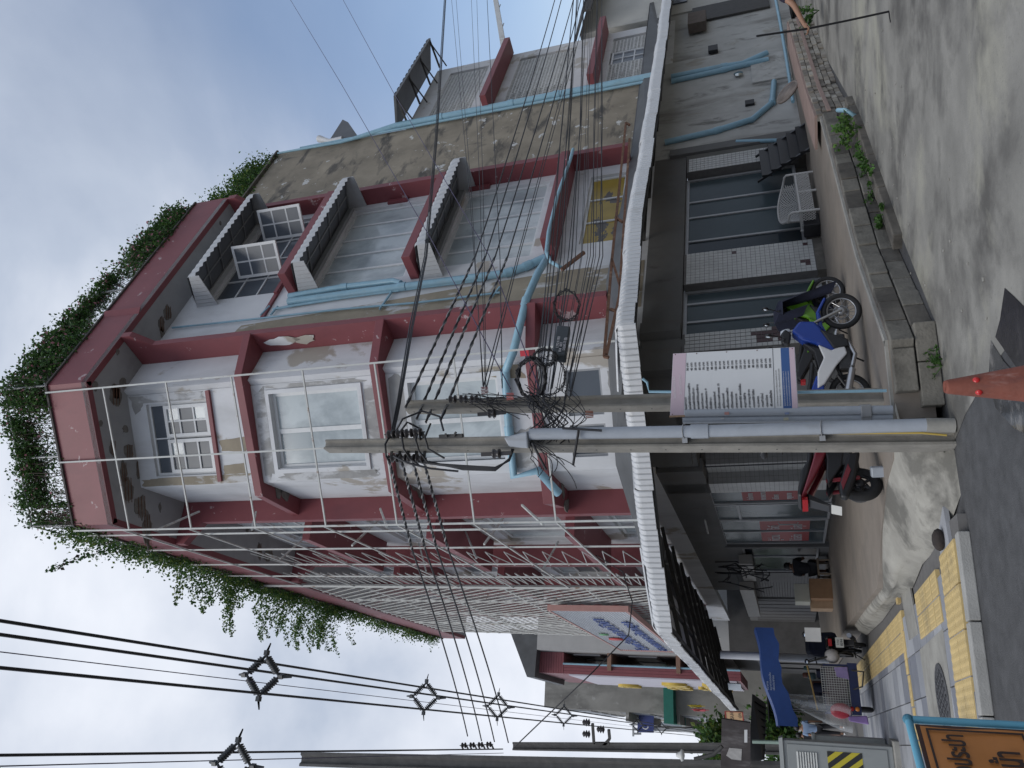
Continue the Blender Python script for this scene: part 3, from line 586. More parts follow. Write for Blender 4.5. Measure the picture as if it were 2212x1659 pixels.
# ------------------------------------------------------------------ building with the breeze-block screens, right
vb = thing('screen_building', PR(12.5, 0, T), 'white building with breeze block screens and two maroon ledges beyond the bare end wall', 'building')
b = MB(); wallpanel(PR, 10.12, 14.95, 4.0, 13.3, [(10.7, 11.0, 14.4, 12.6), (10.7, 7.55, 14.4, 9.75), (10.7, 4.9, 14.4, 6.2)], b, o=-.02); obj('wall', b, mk('screen_wall_paint', (.62, .62, .615), .8, .07, 1.6, bump=.15, stains=[((.40, .36, .29), (1.1, 1.1, 1.6), .56, .62, .7), ((.3, .3, .29), (2, 2, .5), .56, .75, .5)]), vb)
b = MB(); b.span(PR, (10.15, -.8, 4.2), (14.9, -.75, 13.2)); b.span(PR, (14.7, -6, 4.0), (14.95, -.28, 13.3)); obj('inner_wall', b, PANED, vb)
for z in (6.42, 10.12):
    b = MB(); b.span(PR, (10.2, .0, z), (15.05, .62, z + .22)); obj('ledge', b, MAROON, vb, bevel=.01)
blk = MB(); w = .246
for i in range(3): blk.box((w * i / 2, 0, w / 2), (.02, .05, w / 2)); 
for i in range(3): blk.box((w / 2, 0, w * i / 2), (w / 2, .048, .02))
blk.v = [(q[0], q[1], q[2]) for q in blk.v]
vbm = mesh_of('vent_block', blk, mk('breeze_block', (.58, .58, .56), .85, .08, 4, stains=[((.3, .29, .27), (3, 3, 3), .58, .72, .5)]), (0, 0, 0))
for s0, z0, s1, z1 in ((10.7, 11.0, 14.4, 12.6), (10.7, 7.55, 14.4, 9.75), (10.7, 4.9, 14.4, 6.2)):
    nx, nz = int((s1 - s0) / .25), int(round((z1 - z0) / .25))
    for j in range(nz):
        for i in range(nx):
            if z0 < 5 and 6 <= i <= 9 and j < 5: continue
            piece('vent_block', vbm, vb, frame4(PR(s0 + i * .25 + .03, -.1, z0 + j * (z1 - z0) / nz), rv, nR, UP), V((0, 0, 0)))
def grid_on(parent, *a, **k):
    global bd
    return grid_window(*a, parent, **k)
w_ = grid_window(PR, 12.2, 4.95, 13.2, 6.15, -.12, 2, 3, vb, fw=.06, mw=.04, pane=PANED)
# dark corrugated canopy on its top
b = MB()
n = 26
for i in range(n):
    sa, sb = 10.3 + 4.9 * i / n, 10.3 + 4.9 * (i + 1) / n; h = .05 if i % 2 else 0
    b.add([PR(sa, -.02, 13.75 + h), PR(sb, -.02, 13.75 + h), PR(sb, 1.15, 13.35 + h), PR(sa, 1.15, 13.35 + h)], [(0, 1, 2, 3)]); 
    b.add([PR(sb, -.02, 13.75), PR(sb, -.02, 13.80), PR(sb, 1.15, 13.40), PR(sb, 1.15, 13.35)], [(0, 1, 2, 3)])
obj('canopy_sheet', b, DSHEET, vb)
b = MB(); b.hexa([PR(10.28, -.02, 13.66), PR(15.22, -.02, 13.66), PR(15.22, 1.17, 13.24), PR(10.28, 1.17, 13.24), PR(10.28, -.02, 13.74), PR(15.22, -.02, 13.74), PR(15.22, 1.17, 13.34), PR(10.28, 1.17, 13.34)]); obj('canopy_lining', b, DSHEET, vb)
for s in (10.35, 12.0, 13.6, 15.15):
    b = MB(); b.bar(PR(s, .02, 13.25), PR(s, 1.12, 13.28), .06); b.bar(PR(s, .02, 12.95), PR(s, 1.0, 13.28), .04); obj('canopy_bracket', b, IRON, vb)
# wall behind under the awning on the right (continues at street level)
rw = thing('alley_wall', PR(9, 0, T), 'dirty grey ground floor wall with blue drain pipes under the awning', 'wall')
b = MB(); b.span(PR, (5.05, -.25, T - .3), (11.2, .02, 4.4)); b.span(PR, (11.2, -.4, T - .3), (15.5, -.08, 4.4)); obj('wall', b, ALLEYW, rw)
b = MB(); b.span(PR, (5.03, .02, T), (5.35, .10, 3.9)); obj('pilaster', b, GREYW, rw)
b = MB(); b.span(PR, (8.6, .03, T), (10.4, .07, T + 1.1)); obj('render_patch', b, mk('patch_render', (.46, .455, .43), .9, .2, 3, stains=[((.16, .15, .13), (2, 2, 2), .5, .62, .7)]), rw)
b = MB(); b.span(PR, (14.3, -.05, T + .3), (15.6, .02, 3.4)); obj('slatted_gate', b, IRON, rw)
b = MB(); b.span(PR, (13.3, .02, 2.9), (14.3, .35, 3.5)); obj('meter_box', b, mk('brown_box', (.12, .095, .08), .8, .2, 4), rw)
b = MB(); b.span(PR, (11.35, .0, 2.55), (11.75, .12, 2.85)); b.span(PR, (7.25, .03, 1.6), (7.5, .1, 1.85)); obj('junction_box', b, BLACK, rw)
# ------------------------------------------------------------------ pipes
def onR(o): return lambda x, y: PL(RP + nR * o, rv, x, y)
def onC(o): return lambda x, y: PL(CP + nC * o, cv, x, y)
def pipe(nm, pts, r, mat, label, cat='pipe', group=None, n=9, collars=()):
    b = MB(); b.tube(pts, r, n)
    for i in collars:
        i = min(i, len(pts) - 2); a, c = V(pts[i]), V(pts[i + 1]); d = unit(c - a); b.tube([a - d * .04, a + d * .16], (r[i] if isinstance(r, list) else r) * 1.18, n)
    return tag(obj(nm, b, mat), label, cat, group)
A_ = onR(.14)
pipe('drain_pipe', [A_(600, 331), A_(737, 307), PR(10.22, .14, 13.6), PR(10.22, .14, 12), PR(10.22, .14, 9.4), PR(10.22, .14, 7.8), PR(10.22, .14, 4.6)], [.035, .05, .12, .12, .12, .12, .12], PVC, 'thick pale blue drain pipe down the edge of the bare end wall', collars=(3, 4, 5))
pipe('drain_pipe', [PR(10.0, .10, 17.5), PR(10.0, .10, 4.6)], .045, PVC, 'thin pale blue pipe beside the thick drain pipe on the end wall')
A_ = onR(.12)
pipe('drain_pipe', [A_(623, 652), A_(740, 636), A_(865, 620), A_(1000, 603), A_(1095, 590), A_(1135, 576), A_(1178, 556)], .10, PVC, 'thick pale blue pipe left of the right-hand windows, bending near the lowest maroon slab', collars=(2, 4, 5))
pipe('drain_pipe', [A_(624, 640), A_(740, 620), A_(850, 607), A_(866, 612)], .085, PVC, 'shorter blue pipe joining the thick pipe left of the right-hand windows', collars=(1,))
A2_ = onR(.07)
pipe('water_pipe', [A2_(372, 708), A2_(560, 688), A2_(737, 668), A2_(900, 654), A2_(1080, 632)], .028, PVC, 'thin blue pipe from the roof soffit down along the white corner fin')
pipe('water_pipe', [A2_(590, 668), A2_(640, 659), A2_(737, 644), A2_(900, 622), A2_(1045, 605), A2_(1060, 598)], .035, PVC, 'thin blue pipe with stub branches between the fin and the thick pipe')
for k, (x, y, x2, y2) in enumerate(((563, 681, 582, 661), (585, 680, 600, 662), (820, 668, 850, 625), (1062, 642, 1080, 620))):
    pipe('pipe_branch', [A2_(x, y), A2_((x + x2) / 2, (y + y2) / 2), A2_(x2, y2)], .03, PVC, ('short slanting pipe stub high on the corner wall, upper one', 'short slanting pipe stub high on the corner wall, lower one', 'short bracket pipe crossing the wall at mid height', 'short hooked pipe near the lowest corner slab')[k])
Q1, Q2 = onR(.62), onC(.12)
pipe('drain_pipe', [A_(1183, 556), Q1(1162, 590), Q1(1137, 648), CH(-.25, .45, 6.95), CH(.15, .14, 7.27), Q2(1092, 812), Q2(1099, 925), Q2(1110, 1030), CH(2.35, .3, 6.72), LF(.9, -.72, 6.4)], [.09] * 8 + [.1, .1], PVC, 'thick pale blue pipe wrapping the corner above the lowest slab', collars=(2, 4, 6))
A_ = onR(.75)
pipe('water_pipe', [A_(1238, 322), A_(1232, 345), A_(1205, 420), A_(1185, 500), A_(1180, 545), A_(1190, 566), A_(1212, 578)], .045, PVC, 'thin blue pipe following the edge of the lowest right-hand slab')
A_ = onR(.09)
pipe('drain_pipe', [A_(1436, 308), A_(1545, 283), A_(1625, 258), A_(1668, 222), A_(1672, 176)], [.085, .085, .085, .085, .08], PVC, 'dark blue pipe slanting and ending in an elbow on the alley wall', collars=(1, 3))
pipe('drain_pipe', [A_(1450, 167), A_(1560, 145), A_(1605, 138), A_(1657, 115)], .10, PVC, 'upper of two blue pipes side by side on the far alley wall', collars=(1,))
pipe('drain_pipe', [A_(1450, 176), A_(1560, 152), A_(1660, 128)], .08, PVC, 'lower of two blue pipes side by side on the far alley wall', collars=(1,))
pipe('water_pipe', [PR(15.5, .3, .62), PR(12, .3, .60), PR(9, .28, .6), PR(6.6, .26, .62)], .05, PVC, 'long blue pipe lying along the foot of the alley wall')
pipe('water_pipe', [A_(1590, 306), A_(1728, 302), A_(1737, 298), A_(1742, 256), A_(1745, 200), A_(1752, 160)], .05, PVC, 'blue pipe dropping down the pilaster and turning along the floor')
dg = G(1701, 199, T + .35); b = MB(); b.torus(dg, nR * .6 + UP * .5, .30, .035, 22, 6); b.lathe(dg, [(0, 0), (.29, 0), (.29, .02), (0, .02)], nR * .6 + UP * .5, 22); tag(obj('hatch_disc', b, mk('lid_rusty', (.2, .17, .15), .8, .3, 6)), 'round rusty lid leaning on the alley wall behind the pipes', 'lid')
mrp = PR(9.6, .2, 1.75); b = MB(); b.ball(mrp, (.02, .02, .02)); b.v = []; b.f = []; b.m = []; b.smooth = []
b.lathe(A_(1595, 160), [(0, 0), (.14, 0), (.14, .02), (0, .02)], nR, 20); tag(obj('round_mirror', b, mk('mirror', (.5, .52, .5), .05, .05, 3, metal=1)), 'small round mirror fixed to the alley wall below the pipes', 'mirror')
# roof bits above the bare wall
b = MB(); b.tube([A_(690, 300), A_(700, 302), A_(712, 306), A_(740, 300)], [.14, .10, .10, .1], 9); tag(obj('gutter_pipe', b, mk('white_gutter', (.6, .6, .6), .5, .1, 4)), 'white gutter pipe bend on top of the bare end wall', 'gutter')
b = MB(); b.prism([A_(712, 302), A_(740, 258), A_(752, 264), A_(775, 297)], nR * -.5); tag(obj('roof_eave', b, DSHEET), 'small dark roof eave poking above the bare end wall', 'roof')
# mast
b = MB(); q0, q1 = PL(RP - nR * 3, rv, 1092, 125), PL(RP - nR * 3, rv, 1064, -40); b.bar(q0, q1, .26)
ms = thing('mast', q0, 'tall white mast with short rungs behind the maroon ledge', 'mast'); obj('pole', b, mk('mast_paint', (.6, .6, .58), .6, .1, 3, stains=[((.3, .2, .14), (2, 2, .6), .58, .7, .6)]), ms)
for k in (.12, .3, .55):
    c = q0 + (q1 - q0) * k; b = MB(); b.bar(c, c + rv * 1.1 + UP * .05, .04); obj('rung', b, STEEL, ms)
# further white building at the frame edge with a dark eave
fb = thing('far_building', PR(19, 0, 0), 'pale building with dark roof eave at the far end of the alley', 'building')
b = MB(); b.span(PR, (15.6, -5, 0), (27, -.05, 7.6)); obj('wall', b, mk('far_paint', (.50, .49, .45), .85, .1, 1, stains=[((.25, .24, .22), (1, 1, .4), .55, .7, .6)]), fb)
b = MB(); b.hexa([PR(15.3, .9, 7.2), PR(27, .9, 7.2), PR(27, -.5, 7.9), PR(15.3, -.5, 7.9), PR(15.3, .9, 7.3), PR(27, .9, 7.3), PR(27, -.5, 8.0), PR(15.3, -.5, 8.0)]); obj('eave', b, DSHEET, fb)
b = MB(); b.span(PR, (15.3, .82, 6.95), (27, .9, 7.28)); obj('fascia_board', b, mk('dark_fascia', (.07, .065, .06), .8, .2, 4), fb)
for i in range(4):
    b = MB(); b.span(PR, (16.5 + i * 2, -.04, 3.6), (17.6 + i * 2, .01, 4.4)); obj('louvre', b, PANED, fb)
# ------------------------------------------------------------------ awning over the pavement
aw = thing('awning', (.9, 14, 4), 'long white corrugated metal awning wrapping the corner over the terrace', 'awning')
KF = [V((16.0, 31.0, 0)), V((12.2, 26.3, 0)), V((6.3, 19.25, 0)), V((2.92, 14.95, 0)), V((.86, 13.04, 0)), V((-4.85, 14.55, 0)), V((-14.2, 33.0, 0))]
def sheet_run(A, B, inw, n_, widx, wob=.0, zt=4.25, zb=3.90, crush=0):
    """curved drop front made of ribbed sheets; A->B is the eave line, inw points to the building"""
    L = np.linalg.norm(B - A); d = (B - A) / L; t = 0; k = 0; rr = random.Random(widx)
    while t < L - .01:
        w = min(.76, L - t); nr = max(2, int(round(w / .115))); q = MB(); q.sm = False
        dz = rr.uniform(-.012, .012); dn = rr.uniform(-.012, .012); droop = wob * math.sin(t * 1.3 + widx)
        prof = []
        for j in range(7):   # quarter round
            a = math.pi / 2 * j / 6; prof.append((.20 - .20 * math.sin(a), zt - .14 + .14 * math.cos(a)))
        prof = [(1.6, zt + .22), (.8, zt + .10)] + prof + [(0.0, zb)]
        cols = []
        for i in range(nr * 3 + 1):
            u = t + w * ((i // 3) + (0, .16, .84)[i % 3]) / nr; hh = -.022 if i % 3 == 0 else .008
            cols.append([A + d * u + inw * (o - (hh if m > 1 else 0) + dn + (rr.uniform(-.03, .03) * crush if m > 6 else 0)) + UP * (z + dz + droop + (hh if m <= 3 else 0)) for m, (o, z) in enumerate(prof)])
        m_ = len(prof)
        q.add([p_ for c in cols for p_ in c], [(i * m_ + j, (i + 1) * m_ + j, (i + 1) * m_ + j + 1, i * m_ + j + 1) for i in range(len(cols) - 1) for j in range(m_ - 1)])
        obj('roof_sheet', q, SHEET, aw, fix=False); t += w; k += 1
ins = [nR * -1, nR * -1, nR * -1, unit((-.55, .83, 0)), unit((.24, .97, 0)), -nL]
for i in range(6): sheet_run(KF[i], KF[i + 1], ins[i] if i != 3 else -nR, 0, i, wob=.02 if i in (3, 4) else .01, crush=.6 if i == 5 else .1)
b = MB()   # upper deck sloping up to the walls
inner = [PR(17, .05, 5.0), PR(12, .05, 5.0), PR(5, .05, 5.0), PR(-1.0, .7, 5.0), CH(-.02, .05, 5.0), CH(2.3, .3, 5.0), LF(20, -1.1, 5.0)]
def off(i): return KF[i] + [nR * -1.4, nR * -1.4, nR * -1.4, unit((-.4, .9, 0)) * 1.5, unit((-.1, 1, 0)) * 1.5, unit((.55, .8, 0)) * 1.5, nL * -1.4][i] + UP * 4.42
o_ = [off(i) for i in range(7)]
b.add(o_ + inner, [(i, i + 1, 8 + i, 7 + i) for i in range(6)]); b.add([q - UP * .03 for q in o_ + inner], [(7 + i, 8 + i, i + 1, i) for i in range(6)]); obj('deck', b, DSHEET, aw, fix=False)
b = MB()
for i in range(6):
    A, B = KF[i], KF[i + 1]; inw = ins[i] if i != 3 else -nR
    for o, z in ((.12, 3.93), (.9, 4.18), (1.9, 4.42)): b.bar(A + inw * o + UP * z, B + inw * o + UP * z, .06, .08)
obj('purlin', b, IRON, aw)
nj = 0
for i in range(6):
    A, B = KF[i], KF[i + 1]; inw = ins[i] if i != 3 else -nR; L = np.linalg.norm(B - A); k = 0
    while k < L - .4:
        c = A + (B - A) * ((k + .5) / L); b = MB(); b.bar(c + inw * .1 + UP * 3.98, c + inw * 3.2 + UP * 4.62, .06, .09); obj('rafter', b, IRON, aw); k += 1.9
# rusty frame standing on top of the awning
rf = thing('rusty_trestle', (1.4, 14.6, 4.4), 'rusty angle iron frame left on top of the awning', 'frame')
F_ = lambda x, y: PL(V((1.9, 14.6, 0)), rv, x, y)
for k, (a, c) in enumerate((((1352, 265), (1322, 560)), ((1322, 560), (1305, 770)), ((1360, 300), (1338, 640)), ((1338, 640), (1310, 765)), ((1352, 265), (1360, 270)), ((1330, 470), (1345, 480)), ((1322, 560), (1340, 620)), ((1318, 668), (1332, 672)), ((1305, 770), (1315, 772)))):
    b = MB(); b.bar(F_(*a), F_(*c), .045); obj('bar', b, RUST, rf)
b = MB(); b.bar(F_(1213, 583), F_(1262, 545), .06); tag(obj('rusty_bar', b, RUST), 'rusty flat bar slanting out in front of the yellow window', 'bar')
# ------------------------------------------------------------------ steel billboard frame on the corner and the street side
sf = thing('billboard_frame', E2_ + UP * 4.4, 'empty white steel billboard frame bolted round the corner of the building', 'frame')
dch = unit(E2_ - E1); nch = V((dch[1], -dch[0], 0)); nch = nch if nch[1] < 0 else -nch
def onK(x, y): return PL(E1 + nch * .06, dch, x, y)
def onL(x, y, o=.08): return PL(LP + nL * o, lv, x, y)
def vert(fn, x0, y0, x1, y1, w=.04, bot=4.5):
    a, c = fn(x0, y0), fn(x1, y1); m = (a + c) / 2; b = MB(); b.bar((m[0], m[1], a[2]), (m[0], m[1], min(bot, c[2])), w); obj('upright', b, STEEL, sf)
    return m
v1_ = vert(onK, 98, 846, 1320, 741); v2_ = vert(onK, 130, 1000, 700, 967, bot=4.5); v3_ = vert(onK, 160, 1148, 1360, 1122)
va = vert(onL, 194, 1159, 1360, 1136); vb_ = vert(onL, 305, 1190, 1370, 1178); vc = vert(onL, 410, 1223, 1375, 1214); vd = vert(onL, 500, 1247, 1262, 1243); ve = vert(onL, 562, 1268, 1400, 1268, .07)
zl = []
for x, y in ((223, 841), (358, 826), (500, 820), (653, 801), (809, 786), (980, 778), (1159, 758)):
    z = onK(x, y)[2]; zl.append(z); b = MB(); b.bar((v1_[0], v1_[1], z), (v3_[0], v3_[1], z), .033); obj('rail', b, STEEL, sf)
sE = (ve - LP) @ lv
for x, y in ((280, 1144), (423, 1142), (562, 1139), (707, 1134), (864, 1131), (1028, 1128), (1204, 1123)):
    z = onL(x, y)[2]; b = MB(); b.bar((v3_[0], v3_[1], z), LF(sE, .08, z), .033); obj('rail', b, STEEL, sf)
for k, (z, s) in enumerate(((16.6, .3), (13.95, .5), (12.2, 2.3), (10.3, .5), (8.6, 2.3), (6.6, .5), (15.4, 3.9), (11.6, 5.6), (8.1, 5.6), (9.4, 3.9))):
    b = MB(); b.bar(LF(s, .08, z), LF(s + 1.2, -1.0 if s > 1 else -.7, z + (.9 if k % 2 else -.1)), .045); obj('brace', b, STEEL, sf)
b = MB()
sd_, se_ = (vd - LP) @ lv, (ve - LP) @ lv; sc2 = (vc - LP) @ lv
for k in range(46):
    z = 4.6 + k * .27; b.bar(LF(sd_, -.02, z), LF(se_, -.02, z + .135), .022); b.bar(LF(se_, -.02, z + .135), LF(sd_, -.02, z + .27), .022)
    if k % 2 == 0: b.bar(LF(sc2, -.25, z), LF(sd_, -.25, z + .27), .02); b.bar(LF(sd_, -.25, z + .27), LF(sc2, -.25, z + .54), .02)
obj('truss_lacing', b, STEEL, sf, kind='stuff')
# expanded-metal screen further along the street side
ls = thing('metal_screen', LF(sE + 4, .1, 5), 'white expanded metal screen covering the far part of the street facade', 'screen')
S0, S1 = sE + .05, LS(1010, 1366, .08)[0]
b = MB(); m = STEEL
pitch = .46
for k in range(-18, int((S1 - S0) / pitch) + 2):
    for sg in (1, -1):
        a0, a1 = S0 + k * pitch, S0 + k * pitch + 9.5; z0, z1 = 5.2, 17.4
        if sg < 0: z0, z1 = z1, z0
        ta = max(0, (S0 - a0) / (a1 - a0)); tb = min(1, (S1 - a0) / (a1 - a0))
        if tb - ta < .02: continue
        b.bar(LF(a0 + (a1 - a0) * ta, .06 + .02 * sg, z0 + (z1 - z0) * ta), LF(a0 + (a1 - a0) * tb, .06 + .02 * sg, z0 + (z1 - z0) * tb), .028, .012)
obj('mesh_strands', b, STEEL, ls, kind='stuff')
for z in (5.2, 7.6, 10.3, 13.0, 15.3, 17.4):
    b = MB(); b.bar(LF(S0, .02, z), LF(S1, .02, z), .05); obj('rail', b, STEEL, ls)
for k in range(5):
    s = S0 + (S1 - S0) * k / 4; b = MB(); b.bar(LF(s, .03, 4.5), LF(s, .03, 17.5), .07); obj('post', b, STEEL, ls)
# ------------------------------------------------------------------ corrugated sign board with blue letters
sg = thing('shop_sign', LF(S1 - 4, .3, 5), 'white corrugated sign board with blue letters fixed above the awning', 'sign')
SO = .35
c00, c01, c11, c10 = [PL(LP + nL * SO, lv, x, y) for x, y in ((1354, 1319), (1194, 1316), (1337, 1403), (1434, 1406))]
s0 = ((c00 + c01) / 2 - LP) @ lv; s1 = ((c11 + c10) / 2 - LP) @ lv; z0 = min(c00[2], c10[2]); z1 = (c01[2] + c11[2]) / 2; SG = (s0, s1, z0, z1)
RIBW = mk('sign_sheet', (.66, .68, .71), .45, .05, 2)
nr = 26; q = MB()
for i in range(nr):
    a, c = z0 + (z1 - z0) * i / nr, z0 + (z1 - z0) * (i + 1) / nr
    q.add([LF(s0, SO, a), LF(s1, SO, a), LF(s1, SO + .0, c - .03), LF(s0, SO, c - .03), LF(s0, SO + .03, c - .02), LF(s1, SO + .03, c - .02), LF(s0, SO, c), LF(s1, SO, c)], [(0, 1, 2, 3), (3, 2, 5, 4), (4, 5, 7, 6)])
q.span(LF, (s0, SO - .12, z0), (s1, SO - .03, z1)); obj('panel', q, RIBW, sg, fix=False)
PINKF = mk('pink_trim', (.50, .28, .25), .6, .1, 4)
for a, c in (((s0 - .06, z0 - .06), (s0, z1 + .06)), ((s1, z0 - .06), (s1 + .06, z1 + .06)), ((s0, z1), (s1, z1 + .06)), ((s0, z0 - .06), (s1, z0))):
    q = MB(); q.span(LF, (a[0], SO - .14, a[1]), (c[0], SO + .05, c[1])); obj('trim', q, PINKF, sg)
BLUEL = mk('blue_letters', (.05, .085, .24), .5, .1, 4); REDL = mk('red_letters', (.45, .05, .05), .5, .1, 4); GREENL = mk('green_letters', (.12, .30, .14), .5, .1, 4)
def text_mesh(body, size, ext=.0, spacing=1.0, align='LEFT', bold=0.0):
    c = bpy.data.curves.new('lettering', 'FONT'); c.body = body; c.size = size; c.extrude = ext; c.space_character = spacing; c.align_x = align; c.resolution_u = 3; c.offset = bold
    o = bpy.data.objects.new('lettering', c); COL.objects.link(o)
    dg_ = bpy.context.evaluated_depsgraph_get(); me = bpy.data.meshes.new_from_object(o.evaluated_get(dg_)); COL.objects.unlink(o); bpy.data.objects.remove(o); bpy.data.curves.remove(c); return me
def letter(nm, body, size, O, X, Y, mat, parent, ext=.004, align='LEFT', sx=1.0, spacing=1.0, bold=0.0, label=None):
    me = text_mesh(body, size, ext, spacing, align, bold); me.materials.clear(); me.materials.append(mat)
    X, Y = unit(X), unit(Y); Z = np.cross(X, Y); o = piece(nm, me, parent, frame4(O, X * sx, Y, Z), V((0, 0, 0)))
    if label: o['label'] = label
    return o
zh = z1 - z0
letter('lettering', 'โรงเรียนกวดวิชา', zh * .28, LF(s0 + (s1 - s0) * .95, SO + .06, z0 + zh * .44), -lv, UP, BLUEL, sg, ext=.02, sx=2.2)
letter('lettering', 'สอนภาษาอังกฤษ', zh * .24, LF(s0 + (s1 - s0) * .95, SO + .06, z0 + zh * .12), -lv, UP, BLUEL, sg, ext=.02, sx=2.3)
q = MB(); q.lathe(LF(s0 + (s1 - s0) * .62, SO + .05, z0 + zh * .72), [(0, 0), (zh * .13, 0), (zh * .13, .03), (0, .03)], nL, 20); obj('emblem', q, REDL, sg)
q = MB(); q.lathe(LF(s0 + (s1 - s0) * .50, SO + .05, z0 + zh * .80), [(0, 0), (zh * .08, 0), (zh * .08, .03), (0, .03)], nL, 16); obj('emblem', q, GREENL, sg)
# ------------------------------------------------------------------ street-side shops at ground level
st = thing('street_shops', LF(9, -1.2, T), 'row of ground floor shop bays with glass doors and steel shutters on the street side', 'shopfront')
def sL(y, x=1680): return LS(x, y, -1.2)[0]
ZT = 3.35
def bay(y0, y1, z0, z1, pane, xs=(), zs=(), fw=.06, nm='glazed_bay'):
    return grid_window(LF, sL(y0), z0, sL(y1), z1, -1.28, 1, 1, st, fw=fw, mw=.06, xs=[sL(y) for y in xs], zs=list(zs), pane=pane, frm=GALU, name=nm)
wA = bay(1061, 1089, T + .12, ZT, TGLASS); wD = bay(1091, 1125, T + .1, ZT, TGLASS, zs=(2.75,), nm='door'); wB = bay(1126, 1176, T + .12, ZT, TGLASS, xs=(1151,))
q = MB(); q.tube([LF(sL(1125), -1.15, 1.35), LF(sL(1125), -1.10, 1.38), LF(sL(1125), -1.10, 1.8), LF(sL(1125), -1.15, 1.83)], .018, 6); obj('door_handle', q, STEEL, st)
REDS = mk('red_sticker', (.30, .035, .035), .5, .1, 4); WHL = mk('white_letters', (.6, .6, .6), .5, .05, 4)
for y0, y1, za, zb, tx in ((1063, 1085, 1.35, 2.6, ('สำนักงาน', 'ทนายความ', 'ปรึกษา', 'กฎหมาย')), (1130, 1149, 1.05, 2.3, ('ใจดี', 'มีสุข')), (1154, 1173, 1.05, 2.3, ('กู้ด่วน', 'ได้จริง'))):
    q = MB(); q.span(LF, (sL(y0), -1.262, za), (sL(y1), -1.258, zb)); o = obj('red_sticker', q, REDS, st)
    n_ = len(tx)
    for k, t_ in enumerate(tx): letter('sticker_text', t_, (zb - za) / n_ * .62, LF(sL(y1) - .08, -1.25, zb - (k + .85) * (zb - za) / n_ * .92), -lv, UP, WHL, st, sx=.8)
bay(1182, 1236, T + .25, 2.9, DGLASS, xs=(1205,))
q = MB(); q.span(LF, (sL(1178), -1.3, T), (sL(1181.5), -1.15, ZT)); q.span(LF, (sL(1181.5), -1.3, 2.9), (sL(1240), -1.2, ZT)); q.span(LF, (sL(1181.5), -1.3, T), (sL(1240), -1.15, T + .24)); obj('wall', q, GREYW, st)
SHUT = mk('shutter_steel', (.115, .112, .11), .6, .12, 3, stains=[((.09, .085, .08), (1, 1, 3), .5, .7, .6)])
def shutter(ya, yb, n_, z1=3.0, horizontal=False):
    a, c = sL(ya), sL(yb)
    for k in range(n_):
        q = MB()
        if horizontal: zz = T + (z1 - T) * k / n_; q.span(LF, (a, -1.32, zz), (c, -1.27, zz + (z1 - T) / n_ - .012))
        else: w_ = (c - a) / n_; q.span(LF, (a + k * w_, -1.32, T), (a + (k + 1) * w_ - .015, -1.26 + (.02 if k % 2 else 0), z1))
        obj('slat', q, SHUT, st)
shutter(1242, 1294, 26, horizontal=True); shutter(1297, 1345, 14); shutter(1348, 1398, 14)
q = MB(); q.span(LF, (sL(1240), -1.4, 3.0), (sL(1400), -1.25, ZT)); q.span(LF, (sL(1294.2), -1.3, T), (sL(1296.8), -1.2, 3.0)); q.span(LF, (sL(1345.2), -1.3, T), (sL(1347.8), -1.2, 3.0)); obj('pier', q, GREYW, st)
for ya, yb, o0, z0_, z1_, mt in ((1196, 1236, -.9, 2.65, 3.05, 'lightbox_white'), (1236, 1300, -.6, 2.75, 3.2, 'lightbox_cream')):
    q = MB(); q.span(LF, (sL(ya), o0 - .28, z0_), (sL(yb), o0, z1_)); obj('lightbox', q, mk(mt, (.36, .345, .32), .5, .1, 3), st)
# tube light under the canopy
q = MB(); q.tube([LF(sL(1095), -.9, 3.55), LF(sL(1125), -.9, 3.6)], .025, 6); tag(obj('tube_light', q, STEEL), 'unlit fluorescent tube under the canopy by the glass doors', 'lamp')
POLED = mk('backlit_pole_concrete', (.11, .108, .105), .92, .2, 5, bump=.3, bscale=60, stains=[((.05, .05, .05), (2, 2, .6), .54, .72, .6)])  # darker copy of the pole concrete, backlit shade put into its colour
# ------------------------------------------------------------------ concrete utility poles
def pole(nm, base, top, w0, w1, label, mat=POLEC, face=None):
    base, top = V(base), V(top); p = thing('utility_pole', base, label, 'utility pole', 'concrete utility poles')
    t = unit(top - base); X = unit(V(face) if face is not None else V((.75, -.66, 0))); X = unit(X - t * (X @ t)); Y = np.cross(t, X)
    q = MB(); rows = []
    for k in range(9):
        c = base + (top - base) * k / 8; w = (w0 + (w1 - w0) * k / 8) / 2; h = w * .82; r_ = w * .55; dp = h * .42   # I-section: recessed webs on the two X faces
        rows.append([c + X * a + Y * d for a, d in ((-w, -h), (w, -h), (w, -r_ * .9), (w - dp, -r_ * .55), (w - dp, r_ * .55), (w, r_ * .9), (w, h), (-w, h), (-w, r_ * .9), (-w + dp, r_ * .55), (-w + dp, -r_ * .55), (-w, -r_ * .9))])
    n = 12; q.add([v for r in rows for v in r], [(i * n + k, i * n + (k + 1) % n, (i + 1) * n + (k + 1) % n, (i + 1) * n + k) for i in range(8) for k in range(n)] + [tuple(range(n))[::-1], tuple(8 * n + k for k in range(n))])
    obj('shaft', q, mat, p, bevel=.006)
    q = MB(); L = np.linalg.norm(top - base); k = 1.2
    while k < L - .2:
        c = base + t * k; w = (w0 + (w1 - w0) * k / L) / 2
        for sgn in (1, -1): q.tube([c + X * (w * .55) * sgn + Y * .0, c + X * (w * .62) * sgn], .012, 6)
        for sgn in (1, -1): q.tube([c + Y * (w * .80) * sgn + t * .2, c + Y * (w * .835) * sgn + t * .2], .011, 6)
        k += .42
    obj('bolt_hole', q, BLACK, p, kind='stuff'); return p, X, Y, t
p1b, p1t = G(2060, 951, 0), DY(707, 964, 9.35)
P1o, X1, Y1, t1 = pole('utility_pole', p1b, p1t, .235, .17, 'tall concrete utility pole with a grey conduit, standing at the terrace corner', face=(.45, -.9, 0))
